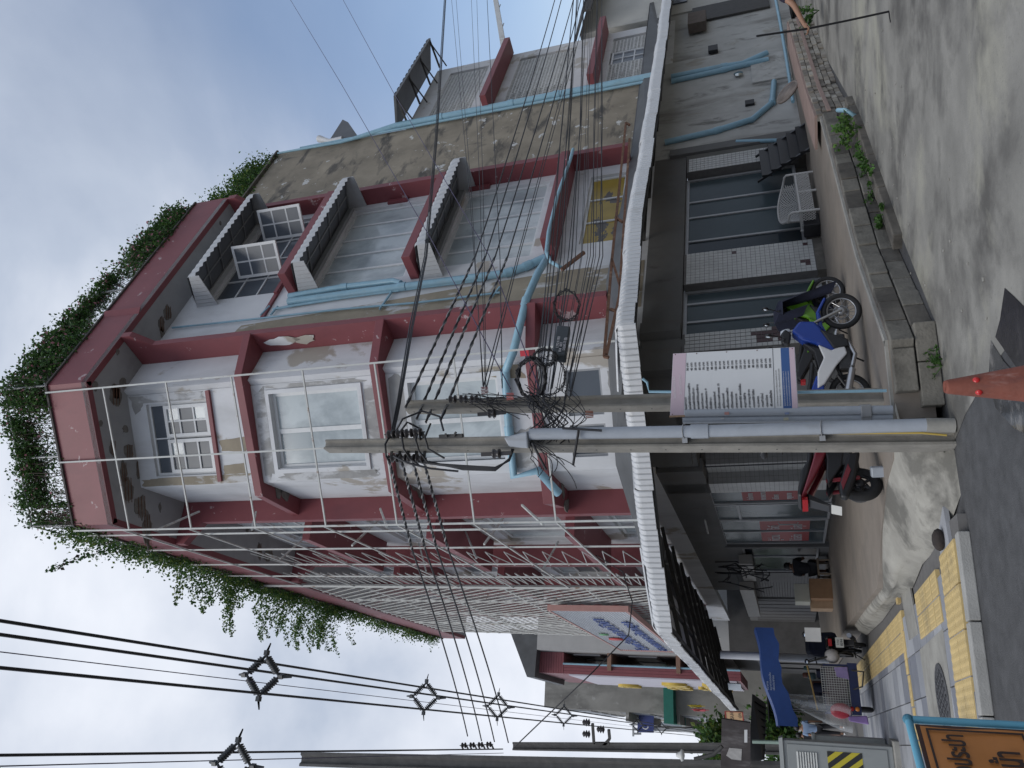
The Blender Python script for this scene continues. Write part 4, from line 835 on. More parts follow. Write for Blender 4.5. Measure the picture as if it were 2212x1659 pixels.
p2b, p2t = V((*G(1915, 862, .45)[:2], .3)), DY(880, 880, 10.2)
P2o, X2, Y2, t2 = pole('utility_pole', p2b, p2t, .24, .18, 'shorter concrete utility pole carrying the motorcycle taxi fare board', face=(.45, -.9, 0))
_q = DY(1500, 1650, 16.3); p3b = V((_q[0] + .08, 16.3, 0)); p3t = DY(657, 1640, 16.3)
P3o, X3, Y3, t3 = pole('utility_pole', p3b, p3t, .50, .38, 'thick backlit concrete utility pole behind the grey cabinet by the street', face=(.45, -.9, 0), mat=POLED)
p4b = V((-11.2, 24.0, 0)); p4t = DY(1110, 1612, 24.0)
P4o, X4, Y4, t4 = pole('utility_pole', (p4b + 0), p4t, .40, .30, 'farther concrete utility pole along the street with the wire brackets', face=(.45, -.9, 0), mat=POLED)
def at1(x, y): return DY(x, y, p1b[1] - .18)
# conduits on the poles (parts of nothing: they are strapped on, one pipe each)
c_top = at1(1145, 938); q0 = at1(2000, 918); q1 = at1(2062, 919)
pipe('conduit', [c_top, at1(1500, 932), at1(1800, 924), q0], .073, GPVC, 'thick grey conduit strapped to the tall pole at the terrace corner', 'conduit', n=14, collars=(1,))
b = MB(); b.tube([q0, q1], .078, 14); tag(obj('conduit_footing', b, CONC), 'concrete encased foot of the thick grey conduit', 'conduit')
for x in (1478, 1775):
    b = MB(); c = at1(x, 931 if x < 1600 else 925); b.torus(c, (0, .2, 1), .085, .006, 18, 5); b.box(c - V((.11, -.03, 0)), (.03, .05, .03)); tag(obj('conduit_clamp', b, GALU), ('upper' if x < 1600 else 'lower') + ' steel clamp holding the thick grey conduit to the pole', 'clamp')
hb = MB(); hc = at1(1118, 946); hb.hexa([hc + V(v) for v in ((-.13, -.1, -.16), (.08, -.1, -.16), (.08, .1, -.16), (-.13, .1, -.16), (-.10, -.08, .10), (.02, -.08, .16), (.02, .08, .16), (-.10, .08, .10))]); tag(obj('weather_hood', hb, GPVC, bevel=.02), 'grey weather hood at the top of the thick conduit', 'hood')
pipe('yellow_tube', [at1(1300, 940), at1(1800, 936), at1(1990, 935), at1(2045, 940)], .012, mk('yellow_tube_m', (.50, .36, .08), .5, .1, 4), 'thin yellow tube running down beside the thick grey conduit', 'tube')
for k, (y, r, lab) in enumerate(((888, .055, 'grey conduit nearer the fare board, left of the shorter pole'), (904, .042, 'thinner grey conduit between the two poles'))):
    a = DY(1475 if k else 1480, y + 4, 9.75); c = DY(1928, y - 2, 9.75); pipe('conduit', [a, (a + c) / 2, c], r, GPVC, lab, 'conduit', n=12)
    b = MB(); m = DY(1870, y - 1, 9.75); b.box(m, (r * 1.25, r * 1.25, .055)); tag(obj('conduit_clamp', b, GALU, bevel=.006), ('wide' if not k else 'narrow') + ' clamp on the pair of grey conduits near the ground', 'clamp')
pipe('water_pipe', [DY(1388, 818, 9.9), DY(1398, 826, 9.9), DY(1402, 846, 9.9), DY(1700, 848, 9.9), DY(1915, 844, 9.9)], .018, PVC, 'thin green blue pipe running down the shorter pole', 'pipe')
# ------------------------------------------------------------------ fare board
fbd = [DY(1724.8, 886.6, 9.72), DY(1716.6, 749.7, 9.72), DY(1454, 763.8, 9.72), DY(1447.2, 897.7, 9.72)]
bo = thing('fare_board', (fbd[0] + fbd[1]) / 2, 'white motorcycle taxi fare board with pink header listing places and prices in baht', 'board')
O_, BX, BY = fbd[0], unit(fbd[1] - fbd[0]), unit(fbd[3] - fbd[0]); BW, BH = np.linalg.norm(fbd[1] - fbd[0]), np.linalg.norm(fbd[3] - fbd[0]); BN = np.cross(BX, BY)
BY = unit(BY - BX * (BX @ BY) * .5)
def bpt(u, v, w=0): return O_ + (fbd[1] - O_) * u + ((fbd[3] - O_) * (1 - u) + (fbd[2] - fbd[1]) * u) * v + BN * w
def brect(nm, u0, v0, u1, v1, mat, w=.004, th=.003):
    q = MB(); q.hexa([bpt(u0, v0, w - th), bpt(u1, v0, w - th), bpt(u1, v1, w - th), bpt(u0, v1, w - th), bpt(u0, v0, w), bpt(u1, v0, w), bpt(u1, v1, w), bpt(u0, v1, w)]); return obj(nm, q, mat, bo)
BWH = mk('board_white', (.56, .58, .60), .45, .05, 2); BPK = mk('board_pink', (.50, .40, .46), .5, .06, 2); BBL = mk('board_blue', (.03, .085, .24), .5, .06, 2); INK = mk('ink', (.03, .03, .035), .6, .1, 5); PWH = mk('print_white', (.62, .60, .62), .5, .03, 5)
brect('panel', 0, 0, 1, 1, BWH, 0, .02); brect('header', .003, .888, .997, .998, BPK); brect('footer_strip', .003, .004, .997, .045, BPK); brect('blue_strip', .003, .046, .997, .112, BBL); brect('rule', .003, .174, .997, .177, INK)
q = MB(); q.hexa([bpt(-.03, -.005, -.03), bpt(0, -.005, -.03), bpt(0, 1.005, -.03), bpt(-.03, 1.005, -.03), bpt(-.03, -.005, .002), bpt(0, -.005, .002), bpt(0, 1.005, .002), bpt(-.03, 1.005, .002)]); obj('wood_edge', q, mk('wood_edge', (.33, .22, .14), .8, .2, 6), bo)
ROWS = [('ซอยภาวนา', 30), ('รถไฟฟ้าใต้ดินลาดพร้าว', 40), ('รถไฟฟ้าใต้ดินรัชดา', 50), ('รถไฟฟ้าใต้ดินสุทธิสาร', 60), ('แยกห้วยขวาง', 70), ('เซ็นทรัลพระราม 9', 100), ('บิ๊กซีรัชดา', 80), ('แอร์พอร์ตลิงก์', 120), ('บิ๊กซีลาดพร้าวซอย 15', 50), ('ยูเนี่ยนมอลล์', 60), ('เซ็นทรัลลาดพร้าว', 70), ('บีทีเอสจตุจักร', 80), ('สะพานควาย', 100), ('ซอยอารีย์ พหลโยธิน', 120), ('อนุสาวรีย์ชัย', 150), ('ศาลอาญารัชดา', 80), ('เมเจอร์รัชโยธิน', 80), ('ม.เกษตร', 120), ('หมอชิตใหม่', 150), ('ดอนเมือง', 250), ('ฟิวเจอร์รังสิต', 300)]
for k, (t_, pr) in enumerate(ROWS):
    v = .862 - k * .0335
    letter('fare_text', '-' + t_, .034, bpt(.07, v, .003), BX, BY, INK, bo, ext=.0005, sx=1.05, bold=.0011)
    letter('fare_price', '%d บาท' % pr, .034, bpt(.71 if pr < 100 else .69, v, .003), BX, BY, INK, bo, ext=.0005, bold=.0011)
letter('header_text', 'วินลาดพร้าว 60', .045, bpt(.27, .955, .006), BX, BY, PWH, bo, ext=.0005); letter('header_text', 'อัตราค่าโดยสาร', .04, bpt(.33, .908, .006), BX, BY, PWH, bo, ext=.0005)
for k, (v, t_) in enumerate(((.148, 'ราคาโดยสารระยะทางไม่เกิน 2 กิโลเมตรแรกไม่เกิน 25 บาท'), (.126, 'กิโลเมตรต่อไปคิด 5 บาทต่อ 1 กิโลเมตร แต่ไม่เกินที่ตกลงกัน'))): letter('small_print', t_, .019, bpt(.08, v, .003), BX, BY, INK, bo, ext=.0004)
for k in range(3): letter('small_print', 'ผู้โดยสารควรสวมหมวกนิรภัยทุกครั้งเพื่อความปลอดภัยในการเดินทาง', .016, bpt(.08, .094 - k * .019, .006), BX, BY, PWH, bo, ext=.0004, sx=.95)
for u in (.02, .98):
    for v in (.02, .3, .55, .8, .98):
        q = MB(); q.ball(bpt(u, v, .003), .007, 6, 4); obj('screw', q, RUST, bo)
for k, (x, y, w, h, mt) in enumerate(((1570, 893, .05, .03, 'sticker_red'), (1700, 893, .045, .022, 'sticker_blue'), (1698, 905, .05, .03, 'sticker_yellow'), (1560, 904, .035, .015, 'sticker_white'))):
    c = DY(x, y, 9.68); b = MB(); b.box(c, (h * .55, .003, w * .55)); tag(obj('sticker', b, mk(mt, ((.42, .22, .2), (.2, .25, .4), (.5, .48, .36), (.5, .5, .48))[k], .5, .1, 20)), ('torn red sticker on the wider conduit by the fare board', 'small blue and red sticker low on the wider conduit', 'torn yellow sticker on the thinner conduit', 'small white sticker on the thinner conduit')[k], 'sticker')
# ------------------------------------------------------------------ wires
NW = [0]
def wire(pts, r=.011, sag=0.0, mat=CABLE, label='black power line in the bundle running along the alley', group='power lines along the alley', nm='power_line', n=5, seg=10, twist=None):
    P = [V(p_) for p_ in pts]; out = []
    for a, c in zip(P, P[1:]):
        for k in range(seg): t = k / seg; out.append(a * (1 - t) + c * t - UP * sag * 4 * t * (1 - t))
    out.append(P[-1]); b = MB()
    if twist is None: b.tube(out, r, n)
    else:
        fine = []
        for a, c in zip(out, out[1:]):
            for k in range(8): fine.append(a + (c - a) * k / 8)
        fine.append(out[-1]); b.tube(fine, r, n)
        for ph, m in ((0, 0), (math.pi, 1)):
            b.cur = m; pp = []
            for i, p_ in enumerate(fine):
                d = unit(fine[min(i + 1, len(fine) - 1)] - fine[max(i - 1, 0)]); u = unit(np.cross(d, (0, 0, 1))); w = np.cross(d, u); a = i * .8 + ph; pp.append(p_ + (u * math.cos(a) + w * math.sin(a)) * r * .9)
            b.tube(pp, r * .75, 4)
        b.cur = 0
        mat = [mat, twist]
    NW[0] += 1
    return tag(obj(nm, b, mat), label, 'wire', group)
LGREY = mk('cable_grey', (.28, .28, .28), .6, .1, 8); PURP = mk('cable_sheath', (.06, .045, .10), .5, .1, 8)
YN, YF = 9.9, 25.0
for k, (a, m, c) in enumerate((((876, 880), (1027, 553), (1200, -6)), ((900, 905), (1049, 553), (1214, -6)), ((920, 912), (1070, 553), (1240, -6)), ((952, 908), (1097, 553), (1256, -6)))):
    Pm = DY(*m, 14.6); wire([DY(*a, YN), Pm], .017, .0, label='thick twisted service cable rising from the two poles, number %s from the left' % ('one', 'two', 'three', 'four')[k] if False else ('leftmost', 'second from the left', 'third from the left', 'rightmost')[k] + ' of the four thick twisted cables leaving the poles along the alley', twist=LGREY, group='thick twisted cables')
    wire([Pm, DY(*c, YF)], .015, .05)
for dx, dy in ((0, 0), (5, 3), (9, 6)): wire([DY(842 + dx * .6, 950, 9.4), DY(858 + dx * .6, 870 + dy, 9.7), DY(885 + dx * .8, 705, 12), DY(917 + dx * .6, 553, 15), DY(940 + dx * .5, 300, 19), DY(960 + dx * .4, -6, YF)], .012, .0, seg=4, label='strand of the steep black cable bundle left of the twisted cables', group='steep black cable bundle')
for a, c in (((1043, 833), (985, -6)), ((1045, 835), (975, -6)), ((1050, 838), (1030, 0)), ((1048, 835), (1018, -6))): wire([DY(*a, 10.0), DY(a[0] * .5 + c[0] * .5 + 4, (a[1] + c[1]) / 2, 14.5), DY(*c, YF)], .006, .0)
wire([DY(1103, 840, 10), DY(933, 520, 14), DY(737, 181, 20), DY(624, -6, 25)], .008, 0, PURP, 'thin dark wire crossing the right facade from the poles, lower one', 'thin crossing wires')
wire([DY(1165, 840, 10), DY(1057, 553, 13), DY(850, 200, 20), DY(738, -6, 25)], .008, 0, PURP, 'thin dark wire crossing the right facade from the poles, upper one', 'thin crossing wires')
for a, m, c in (((1043, 840), (1118, 553), (1268, -6)), ((1050, 842), (1122, 553), (1275, -6)), ((1154, 850), (1186, 553), (1240, -6)), ((1085, 838), (1080, 553), (1052, -6))): wire([DY(*a, 10), DY(*m, 14.6), DY(*c, YF)], .009, .0)
rr = random.Random(11)
for k in range(17):
    x0 = 1160 + k * 4.6 + rr.uniform(-5, 5); xm = 1184 + k * 7.6 + rr.uniform(-4, 4); x1 = 1232 + k * 4.6 + rr.uniform(-9, 9)
    wire([DY(x0, 850 + rr.uniform(-12, 15), 10.0), DY(xm, 553, 14.6), DY((xm + x1) / 2 + rr.uniform(-3, 8), 270, 19), DY(x1, -6, YF)], rr.choice((.006, .008, .010, .013)), 0, seg=5)
# tangle of cables around the poles
for k in range(34):
    a = DY(rr.uniform(1130, 1225), rr.uniform(830, 880), 9.95); c = DY(rr.uniform(1130, 1230), rr.uniform(925, 960), 9.3); m = (a + c) / 2 + V((rr.uniform(-.1, .1), rr.uniform(-.15, .05), rr.uniform(-.35, .1)))
    wire([a, a * .6 + m * .4 - UP * .03, m, m * .4 + c * .6 - UP * .03, c], rr.choice((.005, .006, .009)), .02, seg=4, label='loose black cable in the tangle between the two poles', group='cable tangle between the poles')
for k in range(8):
    a = DY(rr.uniform(1130, 1160), 955, 9.3); c = DY(rr.uniform(1150, 1250), rr.uniform(1000, 1060), 9.2); wire([a, (a + c) / 2 + V((0, 0, rr.uniform(-.2, .1))), c], .006, .03, seg=4, label='loose black cable hanging left of the tall pole', group='loose cables left of the pole')
# service cables bending down into the conduit hood
for k, x in enumerate((872, 890, 906, 926, 934)):
    wire([DY(x, 985 + k * 4, 9.3), DY(x + 40, 1000 + k * 2, 9.3), DY(1000, 1006 + k * 2, 9.25), DY(1070, 1010 + k * 1.5, 9.25), DY(1100, 995 - k, 9.3), DY(1113, 960 - k * 3, 9.35)], .013, 0, seg=4, label='thick black service cable curving down into the conduit hood', group='service cables to the conduit')
# cables to the next pole across to the left, twisted
for k, (a, m, c) in enumerate((((838, 985), (874, 1106), (1010, 1590)), ((866, 990), (909, 1106), (1040, 1600)), ((890, 990), (935, 1106), (1068, 1602)), ((912, 985), (960, 1106), (1098, 1604)))):
    wire([DY(*a, 9.3), DY(a[0] + (c[0] - a[0]) * .3, m[1] + 80, 10.3)], .015, .0, label=('topmost', 'second', 'third', 'lowest')[k] + ' of the twisted cables from the tall pole to the thick pole by the street', twist=LGREY, group='twisted cables across the corner')
    wire([DY(a[0] + (c[0] - a[0]) * .3, m[1] + 80, 10.3), DY(*c, 15.9)], .014, .06, label=('topmost', 'second', 'third', 'lowest')[k] + ' black cable continuing to the thick street pole from its twisted end', group='cables across the corner')
wire([DY(1113, 1612, 15.9), DY(1280, 1452, 15), DY(1358, 1372, 17), DY(1366, 1300, 18), DY(1345, 1235, 20), DY(1240, 1170, 21)], .014, .0, seg=6, label='single slack black cable from the thick pole to the sign on the building', group=None)
# high voltage lines with diamond spacers
HVC = CAMP + 9 * ray(566, 1464)
hv = []
for y, r in ((1430, .013), (1450, .013), (1475, .004), (1498, .013)):
    n_ = lv; d = ray(566, y); P0 = CAMP + d * (((HVC - CAMP) @ n_) / (d @ n_)); hv.append(P0)
    wire([P0 - lv * 16, P0 + lv * 75], r, 0, CABLE if r > .01 else PURP, {1430: 'thick overhead line nearest the building roof, first of three', 1450: 'thick overhead line in the middle of three beside the roof', 1498: 'thick overhead line farthest from the roof, third of three'}[y] if r > .01 else 'thin purple overhead wire among the thick lines', 'overhead street lines', 'overhead_line', n=6, seg=4)
P5 = CAMP + 9 * ray(200, 1629); wire([P5 - lv * 10, P5 + lv * 12], .013, 0, label='overhead line at the lower edge ending behind the thick pole', group='overhead street lines', nm='overhead_line', n=6, seg=4)
P6 = CAMP + 9 * ray(200, 1650); wire([P6 - lv * 10, P6 + lv * 12], .006, 0, PURP, label='thin purple overhead wire at the lower edge', group='overhead street lines', nm='overhead_line', n=5, seg=4)
INSU = mk('grey_insulator', (.06, .065, .07), .4, .15, 8)
def spacer(c, lab, R=.20):
    s = thing('line_spacer', c, lab, 'spacer', 'diamond spacers on the overhead lines'); X = nL; Z = UP
    pts = [c + X * R, c + Z * R, c - X * R, c - Z * R]
    for i in range(4):
        a, e_ = pts[i], pts[(i + 1) % 4]; d = e_ - a; q = MB(); prof = [(.014, 0)]
        for k in range(8): h = np.linalg.norm(d) * (.14 + .09 * k); prof += [(.014, h), (.042, h + .006), (.014, h + .014)]
        prof += [(.014, np.linalg.norm(d))]; q.lathe(a, prof, d, 8); obj('insulator_arm', q, INSU, s)
    for i, p_ in enumerate(pts):
        d = unit(p_ - c); q = MB(); q.bar(p_, p_ + d * .05, .05, .04); q.hexa([p_ + d * .03 + v for v in (X * .02 - lv * .015, X * .02 + lv * .015, -X * .02 + lv * .015, -X * .02 - lv * .015)] + [p_ + d * .12 + lv * .04 + v for v in (X * .008 - lv * .01, X * .008 + lv * .01, -X * .008 + lv * .01, -X * .008 - lv * .01)]); obj('clamp', q, INSU, s)
HM = (hv[0] + hv[3] + hv[1]) / 3
for k, (x, y) in enumerate(((566, 1466), (915, 1531), (1073, 1560), (1217, 1573), (1378, 1592), (1430, 1600))):
    d = ray(x, y); # nearest point of the line bundle to that sight line
    w0 = HM - CAMP; bq = lv @ d; t = (bq * (d @ w0) - (lv @ w0)) / (1 - bq * bq); spacer(HM + lv * t, ('nearest', 'second nearest', 'third', 'fourth', 'fifth', 'farthest')[k] + ' diamond spacer hanging in the overhead street lines')
spacer(CAMP + 9 * ray(505, 1652), 'diamond spacer cut by the lower picture edge, left of the thick pole')
# spool insulators on the poles
CERA = mk('insulator_ceramic', (.035, .03, .03), .3, .2, 6)
def spool_rack(c, lab, n_, d=.26, ax_=None, arm=None):
    s = thing('insulator_rack', c, lab, 'insulators'); ax_ = unit(ax_ if ax_ is not None else UP)
    for k in range(n_):
        p_ = V(c) - ax_ * d * k; q = MB(); q.lathe(p_ - ax_ * .05, [(.02, 0), (.055, .005), (.06, .02), (.03, .04), (.03, .06), (.06, .08), (.055, .095), (.02, .10)], ax_, 12); obj('spool', q, CERA, s)
        if arm is not None:
            for sg in (-.06, .06): q = MB(); q.bar(p_ + ax_ * sg, p_ + ax_ * sg + V(arm), .012, .04); obj('strap', q, IRON, s)
    q = MB(); q.tube([V(c) + ax_ * .1, V(c) - ax_ * (d * (n_ - 1) + .1)], .009, 6); obj('rod', q, IRON, s)
spool_rack(DY(845, 938, 9.3), 'rack of four black spool insulators on the right side of the tall pole', 4, .13, ax_=DY(845, 938, 9.3) - DY(930, 932, 9.3), arm=(-.09, .05, 0))
spool_rack(DY(853, 990, 9.3), 'rack of four black spool insulators on the left side of the tall pole', 4, .12, ax_=DY(853, 990, 9.3) - DY(925, 990, 9.3), arm=(.09, .05, 0))
spool_rack(DY(978, 862, 10.1), 'rack of three black spool insulators on top of the shorter pole', 3, .16, ax_=DY(978, 862, 10) - DY(1040, 862, 10), arm=(0, .1, 0))
spool_rack(DY(1002, 1610, 15.9), 'rack of black spool insulators on the thick street pole', 4, .20, ax_=DY(1002, 1610, 15.9) - DY(1110, 1606, 15.9), arm=(-.15, .1, 0))
for k, (x, y, Y, lab) in enumerate(((1062, 893, 9.9, 'single spool insulator on the left face of the shorter pole'), (1072, 980, 9.2, 'clevis insulator left of the tall pole above the hood'))):
    b = MB(); c = DY(x, y, Y); b.lathe(c - UP * .06, [(.02, 0), (.06, .01), (.06, .03), (.035, .05), (.06, .08), (.06, .10), (.02, .12)], UP, 12); b.bar(c - V((.0, 0, .2)), c + UP * .2, .03, .05); tag(obj('insulator', b, CERA), lab, 'insulator')
b = MB(); b.bar(DY(950, 943, 9.35), DY(1000, 941, 9.35), .06, .05); b.bar(DY(962, 936, 9.3), DY(965, 945, 9.3), .02); b.bar(DY(985, 933, 9.3), DY(980, 943, 9.3), .025); tag(obj('pole_bracket', b, IRON), 'short dark steel bracket bolted to the right of the tall pole', 'bracket')
# coils and the splice box
def coil(c, n_, R, ry, lab, turns=7, r=.010):
    b = MB(); rc = random.Random(int(c[0] * 1000))
    for k in range(turns):
        pts = [c + BX * (R + rc.uniform(-.03, .03)) * math.cos(a) + UP * (ry + rc.uniform(-.03, .03)) * math.sin(a) + V((rc.uniform(-.02, .02), rc.uniform(-.04, .04), 0)) for a in np.linspace(0, 2 * math.pi, 25)]
        b.tube(pts, r, 5)
    tag(obj('cable_coil', b, CABLE), lab, 'cable coil')
coil(DY(1148, 817, 9.9), 0, .26, .20, 'thick coil of black cable hanging beside the shorter pole', 9, .012)
coil(DY(1182, 812, 9.95), 0, .25, .24, 'thin loose coil of black cable under the thick coil', 3, .006)
coil(DY(1177, 772, 10.4), 0, .11, .16, 'small messy coil between the thick coil and the splice box', 10, .005)
coil(DY(1224, 660, 12.0), 0, .24, .20, 'large thin cable coil in front of the maroon corner fin', 6, .006)
jb = [DY(1222, 768, 10.6), DY(1232, 704, 11.2), DY(1203, 702, 11.2), DY(1192, 764, 10.6)]; ex, ez = jb[1] - jb[0], jb[3] - jb[0]; ny = unit(np.cross(ex, ez)); ny = ny if ny[1] > 0 else -ny
jx = thing('splice_box', (jb[0] + jb[1]) / 2, 'black cable splice box with white stencilled code hanging in the wires', 'splice box')
q = MB(); q.hexa([jb[0], jb[1], jb[1] + ny * .14, jb[0] + ny * .14, jb[3], jb[2], jb[2] + ny * .14, jb[3] + ny * .14]); obj('case', q, mk('box_black', (.012, .018, .022), .4, .2, 8), jx, bevel=.02)
jX, jY = unit(ex), unit(ez - unit(ex) * (ez @ unit(ex)))
for t_, u, v in (('LTP2 N 1EU', .20, .60), ('014   6017', .08, .36), ('S 02/65-72 (B)', .14, .10)): letter('stencil', t_, np.linalg.norm(ez) * .27, jb[0] + ex * u + ez * v - ny * .012, jX, jY, PWH, jx, ext=.001)
for x, y, Y, m, lab in ((1047, 843, 9.9, 'conn_red', 'dark red drop wire clamp above the spool rack'), (1102, 856, 9.9, 'conn_pink', 'small red and white wire connector right of the shorter pole'), (1273, 895, 9.85, 'conn_orange', 'bunch of orange wire connectors low on the shorter pole')):
    b = MB(); c = DY(x, y, Y); cm = mk(m, {'conn_red': (.10, .02, .025), 'conn_pink': (.45, .10, .09), 'conn_orange': (.42, .14, .08)}[m], .5, .2, 20)
    for k in range(5): b.bar(c + V((k * .018 - .036, rr.uniform(-.03, .03), -.05)), c + V((k * .022 - .045, 0, .05)), .013)
    tag(obj('wire_clamp', b, cm), lab, 'wire clamp')
for k, (pa, pb) in enumerate((((1250, 930, 9.2), (1238, 1005, 9.2)), ((1215, 925, 9.2), (1300, 830 + 100, 9.2)), ((1150, 957, 9.2), (1180, 1015, 9.1)))):
    b = MB(); b.tube([DY(*pa), DY(*pb)], .016, 7); tag(obj('loose_rod', b, CABLE), ('black stiff cable end sticking out left of the tall pole', 'stiff black cable crossing in front of the tall pole', 'short black bar left of the tall pole hood')[k], 'cable')
b = MB(); b.box(DY(1133, 763, 15), (.06, .01, .09)); tag(obj('red_tag', b, mk('tag_red', (.5, .03, .05), .5, .1, 4)), 'small red plastic tag on the wire before the lowest corner slab', 'tag')
# brackets of the street-side poles for the overhead lines
for P_, tt, Y, lab in ((P4o, 7.6, 23.7, 'steel wire bracket on the farther street pole'),):
    b = MB(); c = DY(1283, 1606, Y); b.bar(c, DY(1280, 1563, Y), .08); b.bar(DY(1302, 1612, Y), DY(1317, 1596, Y), .08); b.bar(DY(1317, 1596, Y), DY(1315, 1576, Y), .08); b.bar(DY(1283, 1606, Y), DY(1317, 1606, Y), .08); tag(obj('wire_bracket', b, IRON), lab, 'bracket')
    for x, y in ((1275, 1561), (1306, 1576), (1275, 1586)):
        b = MB(); c = DY(x, y, Y); b.lathe(c, [(.03, 0), (.12, .04), (.05, .08), (.12, .12), (.05, .16), (.10, .2), (.03, .25)], UP, 10); tag(obj('pin_insulator', b, CERA), 'small pin insulator on the farther street pole', 'insulator', 'pin insulators on the farther pole')
b = MB(); b.tube([DY(1500, 1640, 14.8), DY(1540, 1630, 14.8), DY(1560, 1612, 14.8)], .04, 8); tag(obj('lamp_arm', b, IRON), 'dark curved arm of a small lamp under the thick pole', 'lamp')
b = MB(); b.lathe(DY(1479, 1632, 14.8), [(.02, 0), (.09, .02), (.11, .06), (.06, .09), (.03, .16)], UP, 14); tag(obj('street_lamp_head', b, mk('lamp_white', (.6, .6, .58), .4, .05, 4)), 'white mushroom shaped lamp head by the thick pole', 'lamp')

# jumper cables between the racks
for k, pp in enumerate((((842, 955, 9.35), (870, 905, 9.3), (912, 888, 9.5), (950, 900, 9.5), (958, 930, 9.3)), ((846, 957, 9.35), (880, 912, 9.3), (905, 925, 9.4), (908, 950, 9.3)), ((858, 930, 9.3), (868, 945, 9.25), (872, 970, 9.2), (885, 990, 9.2), (905, 1005, 9.2)), ((905, 925, 9.35), (898, 950, 9.2), (905, 975, 9.2), (925, 1000, 9.2)), ((930, 915, 9.4), (918, 945, 9.2), (925, 970, 9.2), (960, 990, 9.2)), ((840, 945, 9.3), (832, 960, 9.2), (834, 985, 9.2), (842, 1000, 9.3)), ((850, 985, 9.2), (880, 1000, 9.1), (930, 1012, 9.15), (990, 1018, 9.2)))):
    wire([DY(*q) for q in pp], .014, 0, seg=4, label='short jumper cable looping around the insulators of the tall pole', group='jumper cables on the tall pole')
for k in range(26):
    a = DY(rr.uniform(985, 1060), rr.uniform(845, 875), 9.95); c = DY(rr.uniform(1060, 1220), rr.uniform(855, 905), 9.9); m = (a + c) / 2 + V((rr.uniform(-.15, .15), rr.uniform(-.1, .1), rr.uniform(-.2, .2))); wire([a, m, c], rr.choice((.004, .005, .007)), .02, seg=5, label='thin black cable looping along the shorter pole below the spool rack', group='thin cables on the shorter pole')
# ------------------------------------------------------------------ stepped tiled piers between the corner and the street shops
def seg_tiles(A, B, z0, z1, mats, nm='tiled_face'):
    """wall strip A->B faced with 10 cm tiles"""
    A, B = V((A[0], A[1], 0)), V((B[0], B[1], 0)); d = unit(B - A); n = V((-d[1], d[0], 0)); n = n if n @ (CAMP * V((1, 1, 0)) - A) > 0 else -n
    L = np.linalg.norm(B - A); q = MB(); q.prism([A + UP * z0, B + UP * z0, B - n * .12 + UP * z0, A - n * .12 + UP * z0], UP * (z1 - z0)); p_ = obj(nm, q, GROUT, gf)
    q = MB(); nx = max(1, int(round(L / .13))); nz = int((z1 - z0 - .16) / .10)
    for j in range(nz):
        for i in range(nx):
            o = A + d * (L * i / nx) + UP * (z0 + .16 + j * .1) + n * .001
            q.add([o + d * a + n * b_ + UP * c for a, b_, c in ((.003, 0, .003), (L / nx - .003, 0, .003), (L / nx - .003, .008, .003), (.003, .008, .003), (.003, 0, .097), (L / nx - .003, 0, .097), (L / nx - .003, .008, .097), (.003, .008, .097))], TM.f)
    obj('tiling', q, mats, p_, kind='stuff'); return p_
def hit(y, A, d): return PL(A, d, 1650, y)
J1 = hit(1061, LP - nL * 1.2, lv); J2 = hit(1041, LP - nL * 1.2, lv); J3 = hit(1016, J2, nL); J4 = hit(998, J3, lv); J5 = hit(966, J4, nL)
DT = mk('shaded_tile', (.25, .25, .245), .4, .10, 6)  # tile tone darkened for the pier faces turned away from the light
seg_tiles(J1, J2, T, ZT, TILEW); seg_tiles(J2, J3, T, ZT, DT); seg_tiles(J3, J4, T, ZT, TILEW); seg_tiles(J4, J5, T, ZT, DT)
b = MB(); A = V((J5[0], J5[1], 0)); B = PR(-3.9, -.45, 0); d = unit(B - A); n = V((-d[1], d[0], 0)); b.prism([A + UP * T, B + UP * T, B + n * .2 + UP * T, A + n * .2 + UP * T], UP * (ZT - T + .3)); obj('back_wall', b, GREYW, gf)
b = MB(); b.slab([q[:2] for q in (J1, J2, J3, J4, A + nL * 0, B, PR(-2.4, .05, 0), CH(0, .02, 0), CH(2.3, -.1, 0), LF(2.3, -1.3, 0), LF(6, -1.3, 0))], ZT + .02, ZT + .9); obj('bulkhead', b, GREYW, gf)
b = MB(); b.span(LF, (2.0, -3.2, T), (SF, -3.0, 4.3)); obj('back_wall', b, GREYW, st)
b = MB(); b.tube([hit(1002, J3 + lv * -.05, lv) * V((1, 1, 0)) + UP * .6, hit(1002, J3 + lv * -.05, lv) * V((1, 1, 0)) + UP * 3.4], .03, 8); tag(obj('black_pipe', b, CABLE), 'black pipe standing against the stepped tiled pier left of the tall pole', 'pipe')
# ------------------------------------------------------------------ motorbikes
TYRE = mk('tyre', (.017, .017, .018), .75, .15, 30, bump=.3, bscale=120); RIM = mk('alloy', (.42, .42, .43), .3, .08, 10, metal=.8); ENG = mk('engine_grey', (.06, .06, .062), .5, .25, 20, metal=.5); BLKP = mk('black_plastic', (.016, .016, .018), .4, .1, 10, spec=.5); SEAT = mk('seat_vinyl', (.014, .014, .015), .45, .1, 20)
CHROME = mk('exhaust_metal', (.45, .45, .46), .28, .1, 8, metal=.9); LENSR = mk('red_lens', (.35, .015, .02), .15, .1, 10); LENSO = mk('orange_lens', (.6, .2, .03), .2, .1, 10); MIRR = mk('mirror_glass', (.75, .78, .8), .05, .03, 3, metal=1)
def panel(parent, nm, prof, w0, w1, mat, y0=0.0, bevel=.018, label=None, both=False):
    """side-profile polygon (x,z) given thickness; inner face at y0-w0, outer at y0+w1"""
    q = MB(); q.prism([(x, y0 - w0, z) for x, z in prof], (0, w0 + w1, 0)); o = obj(nm, q, mat, parent, bevel=bevel)
    for f in o.data.polygons: f.use_smooth = False
    if label: o['label'] = label
    return o
